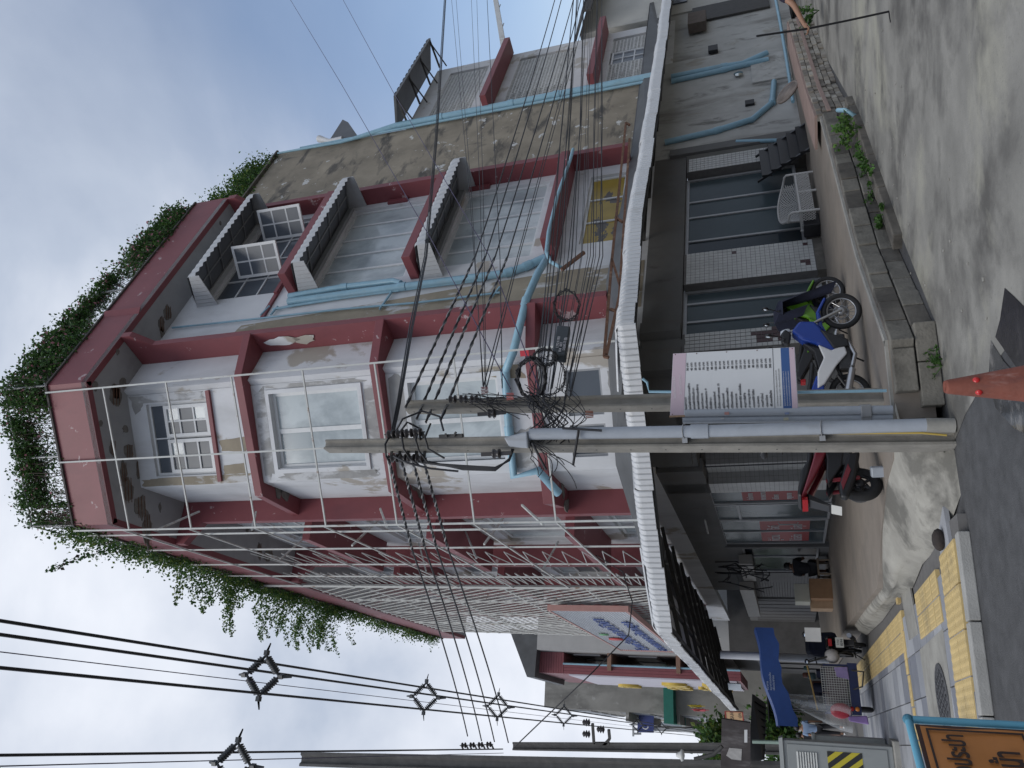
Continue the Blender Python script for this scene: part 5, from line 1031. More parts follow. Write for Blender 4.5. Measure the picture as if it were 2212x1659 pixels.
def wheel(parent, x, r, tw, spokes=5, rim=RIM, wire_sp=False):
    c = V((x, 0, r)); q = MB(); q.torus(c, (0, 1, 0), r - tw, tw, 36, 10); ty = obj('wheel', q, TYRE, parent)
    q = MB(); q.torus(c, (0, 1, 0), r - tw * 1.9, .016, 32, 6); obj('rim', q, rim, ty)
    q = MB(); n = 18 if wire_sp else spokes
    for k in range(n):
        a = 2 * math.pi * k / n; e_ = c + V((math.cos(a), 0, math.sin(a))) * (r - tw * 1.9)
        if wire_sp: a2 = a + (.5 if k % 2 else -.5); q.tube([c + V((math.cos(a2) * .05, .03 if k % 2 else -.03, math.sin(a2) * .05)), e_], .004, 4)
        else: q.bar(c, e_, .03, .022)
    q.lathe(c - V((0, .05, 0)), [(.03, 0), (.06, .01), (.06, .09), (.03, .10)], (0, 1, 0), 14); q.torus(c + V((0, .055, 0)), (0, 1, 0), .10, .012, 20, 5); obj('spokes', q, rim, ty); return ty
def tubes(parent, nm, paths, r, mat, n=8):
    q = MB()
    for p_ in paths: q.tube(p_, r, n)
    return obj(nm, q, mat, parent)
def place_bike(rear, front, nm, label, cat, group='motorbikes parked on the terrace'):
    d = V(front) - V(rear); t = thing(nm, rear, label, cat, group, rotz=math.atan2(d[1], d[0]), local=True); return t, float(np.linalg.norm(d[:2]))
def underbone(t, wb, cA, cB, cC, wire_sp=True, lean=.0, text=None, mirrors=True):
    R = .275
    wheel(t, 0, R, .045, 5, wire_sp=False); wheel(t, wb, R, .040, 6, wire_sp=wire_sp)
    h = V((wb - .30, 0, .98)); a = V((wb, 0, R))
    tubes(t, 'fork', [[a + V((.0, s * .085, 0)), h * .45 + a * .55 + V((0, s * .085, 0)), h + V((.03, s * .06, -.1))] for s in (1, -1)], .021, mk('fork_grey', (.33, .32, .30), .4, .1, 8, metal=.6))
    panel(t, 'front_fender', [(wb - .33, R + .22), (wb - .23, R + .33), (wb + .0, R + .345), (wb + .22, R + .22), (wb + .20, R + .19), (wb, R + .295), (wb - .21, R + .27)], .07, .07, cA)
    panel(t, 'leg_shield', [(wb - .28, .98), (wb - .14, .86), (wb - .16, .66), (wb - .30, .56), (wb - .52, .40), (wb - .62, .40), (wb - .66, .50), (wb - .50, .66), (wb - .42, .84)], .15, .15, cA, bevel=.03)
    panel(t, 'leg_shield_wing', [(wb - .30, .60), (wb - .48, .24), (wb - .58, .24), (wb - .60, .44)], .19, -.12, BLKP); panel(t, 'leg_shield_wing', [(wb - .30, .60), (wb - .48, .24), (wb - .58, .24), (wb - .60, .44)], -.12, .19, BLKP)
    for s in (1, -1):
        panel(t, 'side_cover', [(wb - .52, .62), (wb - .64, .47), (wb - .56, .30), (wb - .68, .26), (wb - .86, .40), (wb - 1.12, .60), (wb - 1.20, .70), (wb - .92, .66), (wb - .72, .56)], .012 if s > 0 else .17, .17 if s > 0 else .012, cB, y0=0, bevel=.02) if False else panel(t, 'side_cover', [(wb - .52, .64), (wb - .62, .47), (wb - .54, .30), (wb - .68, .27), (wb - .84, .42), (wb - 1.10, .60), (wb - 1.16, .70), (wb - .92, .68), (wb - .72, .58)], -.12 * s if s > 0 else .17, .17 if s > 0 else -.12, cB, bevel=.018)
        panel(t, 'tail_cover', [(wb - 1.02, .60), (wb - .96, .70), (wb - 1.36, .86), (-.42, .90), (-.46, .84), (-.10, .62)], -.07 if s > 0 else .14, .14 if s > 0 else -.07, cC, bevel=.02)
    panel(t, 'centre_tunnel', [(wb - .46, .84), (wb - .60, .50), (wb - .86, .50), (wb - .86, .66), (wb - .60, .70)], .10, .10, BLKP)
    panel(t, 'seat', [(wb - .78, .70), (wb - .74, .76), (wb - 1.0, .80), (wb - 1.3, .88), (-.30, .90), (-.36, .85), (wb - 1.2, .78)], .13, .13, SEAT, bevel=.03)
    q = MB(); q.box((wb - .70, 0, .30), (.19, .12, .09)); q.lathe((wb - .56, -.13, .30), [(.0, 0), (.11, .01), (.11, .25), (0, .26)], (0, 1, 0), 16); q.box((wb - .46, 0, .33), (.10, .07, .06)); obj('engine', q, ENG, t, bevel=.02)
    tubes(t, 'exhaust', [[(wb - .5, -.12, .24), (wb - .7, -.15, .17), (.35, -.17, .22)], [(.35, -.17, .22), (-.22, -.18, .36)]], .03, CHROME); q = MB(); q.tube([(.30, -.18, .23), (-.25, -.19, .37)], [.045, .055], 12); obj('muffler', q, CHROME, t)
    tubes(t, 'frame', [[(wb - .36, 0, .8), (wb - .6, 0, .46), (.36, 0, .40), (0, .07, R)], [(0, .07, R), (.25, .08, .42)], [(0, -.07, R), (.25, -.08, .42)], [(0, .1, R), (-.02, .11, .66)], [(0, -.1, R), (-.02, -.11, .66)]], .024, BLKP)
    tubes(t, 'side_stand', [[(wb - .62, .10, .25), (wb - .70, .26, .02)], [(wb - .85, .11, .25), (wb - .90, .24, .22)], [(wb - .85, -.11, .25), (wb - .90, -.24, .22)]], .013, IRON)
    q = MB(); q.box((-.36, 0, .62), (.10, .06, .05)); q.hexa([(-.30, -.07, .60), (-.22, -.07, .60), (-.22, .07, .60), (-.30, .07, .60), (-.55, -.06, .30), (-.52, -.06, .28), (-.52, .06, .28), (-.55, .06, .30)]); obj('rear_fender', q, BLKP, t, bevel=.01)
    q = MB(); q.box((-.46, 0, .80), (.03, .08, .04)); obj('tail_light', q, LENSR, t, bevel=.01)
    panel(t, 'handlebar_cowl', [(wb - .30, .98), (wb - .22, 1.06), (wb - .30, 1.13), (wb - .44, 1.12), (wb - .46, 1.02)], .10, .10, BLKP, bevel=.025)
    q = MB(); q.lathe((wb - .27, 0, 1.05), [(.085, 0), (.07, .05), (0, .07)], (1, 0, .25), 14); obj('headlight', q, mk('headlight_lens', (.55, .57, .6), .1, .05, 4), t)
    tubes(t, 'handlebar', [[(wb - .38, .08, 1.08), (wb - .40, .24, 1.10), (wb - .46, .36, 1.08)], [(wb - .38, -.08, 1.08), (wb - .40, -.24, 1.10), (wb - .46, -.36, 1.08)]], .014, BLKP)
    if mirrors:
        for s in (1, -1):
            tubes(t, 'mirror_stalk', [[(wb - .40, s * .22, 1.10), (wb - .36, s * .27, 1.24), (wb - .38, s * .30, 1.27)]], .008, BLKP); q = MB(); q.ball((wb - .38, s * .32, 1.30), (.022, .075, .055), 12, 8); mm = obj('mirror', q, BLKP, t); q = MB(); q.lathe((wb - .404, s * .32, 1.30), [(0, 0), (.05, 0), (.045, .003), (0, .003)], (-1, 0, .1), 14); obj('mirror_face', q, MIRR, mm)
def paint(n, c): return mk(n, c, .25, .06, 3, spec=.6)
BLUEP, WHP, GRNP, REDP = paint('blue_gloss', (.012, .045, .27)), paint('white_gloss', (.62, .62, .62)), paint('green_gloss', (.095, .24, .015)), paint('red_gloss', (.20, .018, .03))
gf_, gr = G(1862, 668, T), G(1882, 845, T)
t, wb = place_bike(gr, gf_, 'motorbike', 'blue and white underbone motorbike parked behind the fare board', 'motorbike')
underbone(t, wb, BLUEP, WHP, BLUEP)
me = text_mesh('SPARK', .075, .0015); me.materials.append(BLKP)
piece('lettering', me, t, frame4((wb - .66, -.190, .37), (-.68, 0, .42) if False else (.80, 0, -.60), (0, -1, 0), (.60, 0, .80)), None) if False else None
g2f, g2r = G(1826, 625, T), G(1826, 625, T) + (gr - gf_) * 1.0 + V((.1, -.1, 0))
t, wb2 = place_bike(g2r, g2f, 'motorbike', 'green motorbike half hidden behind the blue one, with a dark jacket over its handlebars', 'motorbike')
underbone(t, wb2, GRNP, GRNP, BLKP, wire_sp=False, mirrors=True)
me = text_mesh('YSS', .12, .002); me.materials.append(mk('decal_red', (.5, .02, .03), .4, .05, 4)); o = piece('lettering', me, t, frame4((wb2 - 1.05, -.185, .62), (1, 0, -.15), (.15, 0, 1), (0, -1, 0)), None)
# jacket draped on the green bike's handlebars
th2 = math.atan2((g2f - g2r)[1], (g2f - g2r)[0]); fx, fy = V((math.cos(th2), math.sin(th2), 0)), V((-math.sin(th2), math.cos(th2), 0)); hbp = g2r + fx * (wb2 - .38) + UP * 1.12
NAVY = mk('navy_cloth', (.012, .015, .035), .85, .2, 6)
b = MB(); b.sm = True; nu, nv_ = 13, 9; gr_ = []
for i in range(nu):
    u = i / (nu - 1) * 2 - 1
    for j in range(nv_):
        v = j / (nv_ - 1); o_ = fy * (u * (.40 + .10 * v)) + fx * (.10 + .16 * v + .05 * math.sin(u * 7 + v * 2)) - UP * (v * .86 + .05 * u * u) + UP * (.05 * math.cos(u * 3))
        gr_.append(hbp + o_)
b.add(gr_, [(i * nv_ + j, (i + 1) * nv_ + j, (i + 1) * nv_ + j + 1, i * nv_ + j + 1) for i in range(nu - 1) for j in range(nv_ - 1)])
b.add([q - fx * .24 + UP * .01 for q in gr_], [(i * nv_ + j, i * nv_ + j + 1, (i + 1) * nv_ + j + 1, (i + 1) * nv_ + j) for i in range(nu - 1) for j in range(nv_ // 2)])
b.add([gr_[i * nv_] for i in range(nu)] + [gr_[i * nv_] - fx * .24 + UP * .01 for i in range(nu)], [(i, i + 1, nu + i + 1, nu + i) for i in range(nu - 1)])
tag(obj('jacket', b, NAVY, fix=False), 'dark navy jacket hung over the green motorbike handlebars', 'jacket')
# red and black scooter behind the tall pole
sr = G(1907, 1045, T); sdir = math.atan2((gf_ - gr)[1], (gf_ - gr)[0]) + R_(36); sfv = sr + V((math.cos(sdir), math.sin(sdir), 0)) * 1.22
t, wb3 = place_bike(sr, sfv, 'scooter', 'black and red sport scooter parked left of the tall pole, tail towards the street', 'scooter'); t.scale = (1.14, 1.14, 1.14)
R = .25; wheel(t, 0, R, .060, 6, rim=BLKP); wheel(t, wb3, R, .052, 5, rim=BLKP)
for s in (1, -1):
    panel(t, 'tail_panel', [(.46, .56), (.60, .66), (.26, .75), (-.14, .87), (-.30, .92), (-.22, .85), (.06, .72), (.26, .63)], -.07 if s > 0 else .16, .16 if s > 0 else -.07, REDP, bevel=.02)
    panel(t, 'side_panel', [(.62, .34), (.66, .60), (.3, .58), (.0, .62), (-.12, .60), (.18, .42)], -.06 if s > 0 else .15, .15 if s > 0 else -.06, BLKP)
panel(t, 'seat', [(.78, .70), (.74, .76), (.30, .81), (.14, .89), (-.24, .96), (-.28, .92), (.08, .80), (.44, .72)], .14, .14, SEAT, bevel=.03)
panel(t, 'front_apron', [(wb3 - .18, 1.0), (wb3 - .02, .84), (wb3 - .12, .50), (wb3 - .30, .30), (wb3 - .42, .30), (wb3 - .36, .60), (wb3 - .32, .92)], .18, .18, REDP, bevel=.03)
panel(t, 'floorboard', [(wb3 - .34, .36), (.55, .36), (.55, .26), (wb3 - .34, .26)], .17, .17, BLKP)
panel(t, 'front_fender', [(wb3 - .26, R + .18), (wb3 - .1, R + .31), (wb3 + .12, R + .30), (wb3 + .27, R + .1), (wb3 + .1, R + .24), (wb3 - .12, R + .24)], .08, .08, REDP)
q = MB(); q.box((.22, .08, .30), (.28, .07, .09)); q.lathe((.0, .14, R), [(0, 0), (.13, .01), (.13, .05), (0, .06)], (0, 1, 0), 16); q.box((.36, -.02, .40), (.15, .12, .10)); obj('engine', q, ENG, t, bevel=.02)
panel(t, 'muffler', [(.38, .20), (.34, .34), (-.18, .50), (-.34, .50), (-.36, .42), (-.05, .30)], .19, -.10, BLKP, bevel=.03); panel(t, 'muffler_shield', [(.16, .36), (-.14, .47), (-.26, .46), (.05, .34)], .20, -.19, REDP, bevel=.003)
q = MB(); q.hexa([(-.28, -.07, .84), (-.18, -.07, .84), (-.18, .07, .84), (-.28, .07, .84), (-.38, -.05, .62), (-.35, -.05, .60), (-.35, .05, .60), (-.38, .05, .62)]); q.bar((-.34, 0, .68), (-.37, 0, .60), .12, .012); obj('plate_holder', q, BLKP, t, bevel=.008)
q = MB(); q.bar((-.375, 0, .60), (-.41, 0, .49), .15, .006); obj('number_plate', q, mk('plate_white', (.55, .55, .52), .5, .05, 4), t)
q = MB(); q.box((-.29, 0, .88), (.025, .10, .03)); obj('tail_light', q, LENSR, t)
tubes(t, 'shock_absorber', [[(.02, -.10, R), (-.03, -.11, .62)], [(.02, .10, R), (-.03, .11, .62)]], .025, REDP)
tubes(t, 'fork', [[(wb3, s * .08, R), (wb3 - .2, s * .07, .9)] for s in (1, -1)], .022, ENG)
panel(t, 'handlebar_cowl', [(wb3 - .14, 1.0), (wb3 - .10, 1.08), (wb3 - .26, 1.16), (wb3 - .36, 1.10), (wb3 - .30, 1.0)], .11, .11, BLKP)
tubes(t, 'handlebar', [[(wb3 - .25, s * .08, 1.1), (wb3 - .30, s * .35, 1.08)] for s in (1, -1)], .016, BLKP)
for s in (1, -1):
    tubes(t, 'mirror_stalk', [[(wb3 - .27, s * .25, 1.1), (wb3 - .24, s * .36, 1.28)]], .008, BLKP); q = MB(); q.ball((wb3 - .25, s * .40, 1.31), (.025, .085, .05), 12, 8); obj('mirror', q, BLKP, t)
# ------------------------------------------------------------------ rattan settee, leaning black board, small dark box
WICK = mk('white_rattan', (.46, .45, .43), .6, .12, 20)
ch = thing('rattan_settee', PR(1.35, .35, T), 'white rattan settee with criss-cross lattice back in front of the dark shop window', 'settee')
def SE(a, b_, c): return PR(.80 + a, .05 + b_, T + c)     # a along the window, b towards the alley
Wd, Dp = 1.55, .55
def lattice(fn, nu, nv, r, flip=False):
    q = MB()
    for k in range(-nv, nu + 1):
        for sg in (0, 1):
            pts = []
            for j in range(7):
                v = j / 6; u = (k + nv * v) / nu if not sg else (k + nv * (1 - v)) / nu
                if 0 <= u <= 1: pts.append(fn(u, v))
            if len(pts) > 1: q.tube(pts, r, 4)
    return q
def backf(u, v):   # curved back: wraps round the ends
    a = (u - .5) * 2; return SE(Wd / 2 + a * Wd / 2 * (1 - .03 * v), .03 + .30 * abs(a) ** 3.0, .36 + v * (.46 - .16 * abs(a) ** 2.5))
obj('back_lattice', lattice(backf, 22, 7, .011), WICK, ch)
q = MB(); q.tube([backf(u, 1) for u in np.linspace(0, 1, 25)], .024, 8); obj('back_rail', q, WICK, ch)
fr_ = lambda u, v: SE(Wd * u, Dp + .0, .10 + .26 * v)
obj('front_lattice', lattice(fr_, 22, 4, .010), WICK, ch)
for a in (0, Wd):
    obj('side_lattice', lattice(lambda u, v, a=a: SE(a, .05 + u * (Dp - .05), .08 + .28 * v), 8, 4, .010), WICK, ch)
    q = MB(); q.tube([SE(a, Dp, 0), SE(a, Dp, .58), SE(a, Dp - .05, .62), SE(a, .30, .66)], .026, 8); obj('arm', q, WICK, ch)
    q = MB(); q.tube([SE(a, .05, 0), SE(a, .05, .4)], .026, 8); obj('leg', q, WICK, ch)
q = MB(); q.tube([SE(Wd / 2, Dp, 0), SE(Wd / 2, Dp, .38)], .026, 8); obj('leg', q, WICK, ch)
q = MB(); q.hexa([SE(.02, .05, .36), SE(Wd - .02, .05, .36), SE(Wd - .02, Dp, .37), SE(.02, Dp, .37), SE(.02, .05, .39), SE(Wd - .02, .05, .39), SE(Wd - .02, Dp, .41), SE(.02, Dp, .41)]); obj('seat', q, WICK, ch)
bb = thing('leaning_rack', PR(3.9, .35, T), 'black slatted panel leaning against the shop window beside the settee', 'rack')
for k in range(5):
    q = MB(); q.bar(PR(3.0 + .02, .75 - k * .12, T + .1 + k * .22), PR(4.3, .72 - k * .12, T + .12 + k * .22), .05, .232, up=UP); obj('slat', q, BLKP, bb)
for a in (3.05, 4.25): q = MB(); q.bar(PR(a, .80, T), PR(a, .12, T + 1.2), .05); obj('stile', q, BLKP, bb)
b = MB(); b.span(PR, (.62, .02, T), (1.05, .35, T + .34)); tag(obj('black_box', b, BLKP, bevel=.02), 'low black box on the terrace at the left end of the shop window', 'box')
b = MB(); b.box(G(1925, 1018, T - .1) + V((0, 0, .08)), (.07, .07, .17)); tag(obj('grey_tub', b, GPVC, bevel=.02), 'small grey plastic tub beside the foot of the tall pole', 'tub')
# ------------------------------------------------------------------ motorcycle with vendor sidecar
vb0 = LF(5.15, 1.86, .12)
tv = thing('sidecar_motorbike', vb0, 'black motorcycle seen from behind pulling the vendor sidecar, with a navy cloth over its seat', 'motorbike', None, rotz=math.atan2(lv[1], lv[0]), local=True)
underbone(tv, 1.3, BLKP, BLKP, BLKP, wire_sp=False)
q = MB(); q.hexa([(-.05, -.30, .62), (.62, -.28, .60), (.62, .28, .60), (-.05, .30, .62), (-.10, -.26, 1.22), (.45, -.22, 1.34), (.45, .22, 1.34), (-.10, .26, 1.22)]); obj('navy_cover', q, NAVY, tv, bevel=.10)
q = MB(); q.box((-.50, 0, .60), (.008, .11, .085)); pl0 = obj('number_plate', q, mk('plate_w2', (.55, .56, .52), .5, .05, 4), tv)
for t_, z in (('1กข', .615), ('8094', .535)):
    me = text_mesh(t_, .075, .001, align='CENTER'); me.materials.append(INK); piece('plate_text', me, tv, frame4((-.512, 0, z), (0, -1, 0), (0, 0, 1), (-1, 0, 0)), None)
q = MB(); q.ball((-.35, .28, .78), (.18, .16, .16), 12, 8); tag(obj('white_sack', q, mk('sack_white', (.5, .48, .47), .7, .15, 10), tv), 'white plastic bag')
SCB = mk('sidecar_blue', (.012, .022, .085), .4, .15, 5)
sc = thing('vendor_sidecar', LF(5.0, 2.7, .12), 'dark blue vendor sidecar with wire mesh front and blue canopy on the sidewalk', 'vendor cart')
def SC2(a, b_, z): return LF(4.62 + b_, 2.35 + a, .12 + z)       # a outwards (left), b away
q = MB(); q.hexa([SC2(-.02, 0, .42), SC2(.98, 0, .42), SC2(.98, 1.35, .42), SC2(-.02, 1.35, .42), SC2(-.02, 0, .5), SC2(.98, 0, .5), SC2(.98, 1.35, .5), SC2(-.02, 1.35, .5)])
for a, b0, a1, b1 in ((-.02, 1.3, .98, 1.35), (-.02, 0, .02, 1.35), (.94, 0, .98, 1.35)): q.hexa([SC2(a, b0, .5), SC2(a1, b0, .5), SC2(a1, b1, .5), SC2(a, b1, .5), SC2(a, b0, 1.0), SC2(a1, b0, 1.0), SC2(a1, b1, 1.0), SC2(a, b1, 1.0)])
q.hexa([SC2(-.05, -.03, .30), SC2(1.02, -.03, .30), SC2(1.02, 0, .30), SC2(-.05, 0, .30), SC2(-.05, -.03, .50), SC2(1.02, -.03, .50), SC2(1.02, 0, .50), SC2(-.05, 0, .50)]); obj('body', q, SCB, sc)
q = MB()
for k in range(17): a = k / 16 * .80 + .04; q.bar(SC2(a, -.035, .50), SC2(a, -.035, 1.06), .009)
for k in range(12): z = .50 + .56 * k / 11; q.bar(SC2(.04, -.035, z), SC2(.84, -.035, z), .009)
for k in range(7): z = .50 + .25 * k / 6; q.bar(SC2(.86, -.035, z), SC2(1.0, -.035, z), .009)
obj('wire_mesh', q, STEEL, sc)
q = MB(); q.torus(SC2(.88, .5, .27), nL, .21, .055, 28, 8); wv = obj('wheel', q, TYRE, sc)
q = MB(); q.lathe(SC2(.85, .5, .27), [(0, 0), (.16, .01), (.16, .05), (0, .06)], nL, 16); obj('rim', q, IRON, wv)
q = MB(); q.hexa([SC2(.78, .1, .50), SC2(1.04, .1, .50), SC2(1.04, .9, .50), SC2(.78, .9, .50), SC2(.80, .2, .58), SC2(1.04, .2, .58), SC2(1.04, .8, .58), SC2(.80, .8, .58)]); obj('mudguard', q, SCB, sc)
for z, m in ((.44, LENSO), (.55, LENSR)):
    q = MB(); q.lathe(SC2(.90, -.035, z - .06), [(0, 0), (.05, .005), (.04, .03), (0, .035)], -lv, 12); obj('rear_light', q, m, sc)
for a, b_ in ((.0, .05), (.95, .05), (.0, 1.3), (.95, 1.3)): q = MB(); q.tube([SC2(a, b_, .45), SC2(a, b_, 2.06)], .018, 7); obj('canopy_post', q, IRON, sc)
q = MB(); q.tube([SC2(.03, -.02, 1.34), SC2(.95, -.02, 1.20)], .016, 7); obj('bamboo_rail', q, mk('bamboo', (.45, .30, .10), .6, .15, 8), sc)
q = MB(); q.tube([SC2(-.05, .05, 1.3), SC2(-.3, .1, .5), SC2(-.3, .4, .35)], .02, 7); q.tube([SC2(.1, .0, .42), SC2(.15, -.35, .20), SC2(.45, -.30, .25), SC2(.5, 0, .42)], .018, 7); obj('tow_bar', q, IRON, sc)
# blue canopy sheet: ridged, sagging
CANV = mk('blue_canvas', (.014, .055, .22), .55, .12, 3, bump=.2, bscale=8)
q = MB(); q.sm = True; nu, nv_ = 13, 7; vs_ = []
for i in range(nu):
    u = i / (nu - 1)
    for j in range(nv_):
        v = j / (nv_ - 1); vs_.append(SC2(-.72 + u * 2.05, -.45 + v * 2.2, 2.40 - .34 * u ** 1.3 + .06 * math.sin(v * math.pi) - .04 * math.sin(u * 9)))
q.add(vs_, [(i * nv_ + j, (i + 1) * nv_ + j, (i + 1) * nv_ + j + 1, i * nv_ + j + 1) for i in range(nu - 1) for j in range(nv_ - 1)])
q.add([vs_[i * nv_] for i in range(nu)] + [vs_[i * nv_] - UP * (.40 - .03 * math.sin(i * 2.1)) + lv * .02 for i in range(nu)], [(i, i + 1, nu + i + 1, nu + i) for i in range(nu - 1)])
cnp = obj('canopy', q, CANV, sc, fix=False)
CW = mk('canvas_print', (.42, .48, .58), .6, .05, 4)
for k, (t_, a) in enumerate((('ธนาคาร', .10), ('ธนาคารออมสิน', .02), ('เพื่อประชาชน', -.02))): letter('canopy_print', t_, .062, SC2(.62 + .0 * k, -.46, 2.19 - .065 * k), -nL, UP, CW, sc, align='LEFT', ext=.001)
# goods in the sidecar
rr = random.Random(21)
for k in range(16):
    a, b_ = rr.uniform(.05, .88), rr.uniform(.1, 1.2); z = 1.0 + rr.choice((0, 0, .15, .3)); q = MB(); c = SC2(a, b_, z); s = rr.uniform(.05, .11)
    m = rr.choice((BLKP, NAVY, mk('goods_%d' % k, (rr.uniform(.03, .25), rr.uniform(.03, .15), rr.uniform(.03, .15)), .6, .2, 8)))
    if k % 2: q.box(c + UP * s, (s, s * .8, s))
    else: q.lathe(c, [(s * .8, 0), (s, .02), (s * .9, s * 2), (s * .5, s * 2.2)], UP, 10)
    tag(obj('goods', q, m), 'small item of goods on the vendor sidecar under the blue canopy', 'goods', 'goods on the vendor sidecar')
q = MB(); q.hexa([SC2(.05, .05, .55), SC2(.80, .05, .55), SC2(.80, 1.2, .55), SC2(.05, 1.2, .55), SC2(.05, .05, .95), SC2(.80, .05, .95), SC2(.80, 1.2, .95), SC2(.05, 1.2, .95)]); tag(obj('stacked_crate', q, mk('crate_dull', (.13, .10, .11), .7, .3, 8)), 'dull crate of goods behind the wire mesh of the sidecar', 'crate')
# clear plastic sheet hanging at the left side of the sidecar
PLAS = bpy.data.materials.new('clear_plastic'); PLAS.use_nodes = True; pn = PLAS.node_tree; pb = pn.nodes['Principled BSDF']; pb.inputs['Base Color'].default_value = (.75, .78, .80, 1); pb.inputs['Roughness'].default_value = .12; pb.inputs['Alpha'].default_value = .28; pb.inputs['Specular IOR Level'].default_value = .8
nn_ = pn.nodes.new('ShaderNodeTexNoise'); nn_.inputs['Scale'].default_value = 9; bp_ = pn.nodes.new('ShaderNodeBump'); bp_.inputs['Strength'].default_value = .8; pn.links.new(nn_.outputs['Fac'], bp_.inputs['Height']); pn.links.new(bp_.outputs[0], pb.inputs['Normal'])
q = MB(); q.sm = True; nu, nv_ = 15, 8; vs_ = []
for i in range(nu):
    u = i / (nu - 1)
    for j in range(nv_):
        v = j / (nv_ - 1); w = (.14 + .55 * min(1, v * 1.2)) * (1 - .25 * max(0, v - .7)); vs_.append(SC2(.72 + .35 * v + (u - .5) * w, -.10 + .10 * math.sin(u * 11 + v * 2) * (.4 + v), 1.95 - v * 1.42))
q.add(vs_, [(i * nv_ + j, (i + 1) * nv_ + j, (i + 1) * nv_ + j + 1, i * nv_ + j + 1) for i in range(nu - 1) for j in range(nv_ - 1)]); tag(obj('plastic_sheet', q, PLAS, fix=False), 'crumpled clear plastic sheet hanging at the left side of the vendor sidecar', 'plastic sheet')
q = MB(); q.ball(SC2(.95, -.02, .72), (.18, .08, .22), 10, 7); tag(obj('red_bag', q, mk('red_plastic', (.42, .03, .05), .35, .2, 8)), 'red plastic bag behind the clear sheet on the sidecar', 'bag')
q = MB(); q.hexa([SC2(1.02, -.04, .20), SC2(1.20, -.04, .18), SC2(1.20, .06, .18), SC2(1.02, .06, .2), SC2(1.05, -.02, .58), SC2(1.15, -.02, .58), SC2(1.15, .03, .58), SC2(1.05, .03, .58)]); tag(obj('purple_bag', q, mk('purple_plastic', (.30, .19, .45), .4, .15, 8), bevel=.03), 'lilac plastic bag tied low at the left of the sidecar', 'bag')
q = MB(); q.hexa([SC2(-.02 + .05, -.05, .5), SC2(.30, -.05, .48), SC2(.30, -.01, .48), SC2(.03, -.01, .5), SC2(.05, -.04, .78), SC2(.25, -.04, .74), SC2(.25, -.02, .74), SC2(.05, -.02, .78)]); tag(obj('purple_bag', q, mk('purple_plastic2', (.26, .20, .40), .4, .15, 8), bevel=.02), 'pale lilac bag tucked behind the mesh near the motorcycle', 'bag')
q = MB(); c = DY(1756, 1371, 18.8); q.box(c, (.16, .004, .17)); tag(obj('paper_notice', q, mk('paper', (.6, .6, .59), .8, .05, 4)), 'white paper notice hanging under the blue canopy above the motorcycle', 'notice')
# ------------------------------------------------------------------ ribbed metal hoods over the right-hand windows
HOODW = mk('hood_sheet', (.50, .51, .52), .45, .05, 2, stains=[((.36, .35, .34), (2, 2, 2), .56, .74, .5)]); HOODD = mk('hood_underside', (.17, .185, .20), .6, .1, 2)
for zi, (zw, zf) in enumerate(((17.25, 16.95), (13.86, 13.60), (10.17, 9.98))):
    hd = thing('window_hood', PR(3, .5, zf), ('top', 'middle', 'lowest')[zi] + ' ribbed metal hood over the right-hand windows', 'window hood', 'ribbed metal window hoods')
    s0, s1, of = .92, 5.16, 1.04; npz = 6; wseg = (s1 - s0) / npz
    for k in range(npz):
        q = MB(); nr = 3; cols = []
        for i in range(nr * 2 + 1):
            s = s0 + wseg * (k + i / (nr * 2)); h = .05 if i % 2 else 0; prof = [(.01, zw + h), (.5, (zw + zf) / 2 + .03 + h)] + [(of - .12 + .12 * math.sin(a), zf - .10 + .13 * math.cos(a) + h * .6) for a in np.linspace(0, math.pi / 2, 5)] + [(of + h * .7, zf - .30 + (.03 if i % 2 else 0))]
            cols.append([PR(s, o, z) for o, z in prof])
        m_ = len(prof); q.add([p_ for c in cols for p_ in c], [(i * m_ + j, (i + 1) * m_ + j, (i + 1) * m_ + j + 1, i * m_ + j + 1) for i in range(len(cols) - 1) for j in range(m_ - 1)]); obj('roof_sheet', q, HOODW, hd, fix=False)
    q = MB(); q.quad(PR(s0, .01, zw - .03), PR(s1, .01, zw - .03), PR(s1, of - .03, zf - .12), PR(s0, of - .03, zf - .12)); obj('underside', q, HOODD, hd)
    for s in np.linspace(s0 + .06, s1 - .06, 6):
        q = MB(); q.bar(PR(s, .02, zw - .06), PR(s, of - .05, zf - .15), .035); obj('rafter', q, GALU, hd)
    for o, z in ((.02, zw - .07), (.5, (zw + zf) / 2 - .10)): q = MB(); q.bar(PR(s0, o, z), PR(s1, o, z), .03); obj('purlin', q, GALU, hd)
    for s, sd_ in ((s0, -1), (s1, 1)):
        q = MB(); n = 8
        for i in range(n):
            a, c = i / n, (i + .85) / n; za, zc = zw + (zf - .1 - zw) * a, zw + (zf - .1 - zw) * c; zb_ = zf - .42
            q.hexa([PR(s, of * a, zb_), PR(s, of * c, zb_), PR(s + .02 * sd_, of * c, zb_), PR(s + .02 * sd_, of * a, zb_), PR(s, of * a, za), PR(s, of * c, zc), PR(s + .02 * sd_, of * c, zc), PR(s + .02 * sd_, of * a, za)])
        q.hexa([PR(s - .004, 0, zb_), PR(s - .004, of, zb_), PR(s + .006, of, zb_), PR(s + .006, 0, zb_), PR(s - .004, 0, zw), PR(s - .004, of, zf - .08), PR(s + .006, of, zf - .08), PR(s + .006, 0, zw)]); obj('side_sheet', q, HOODW, hd)
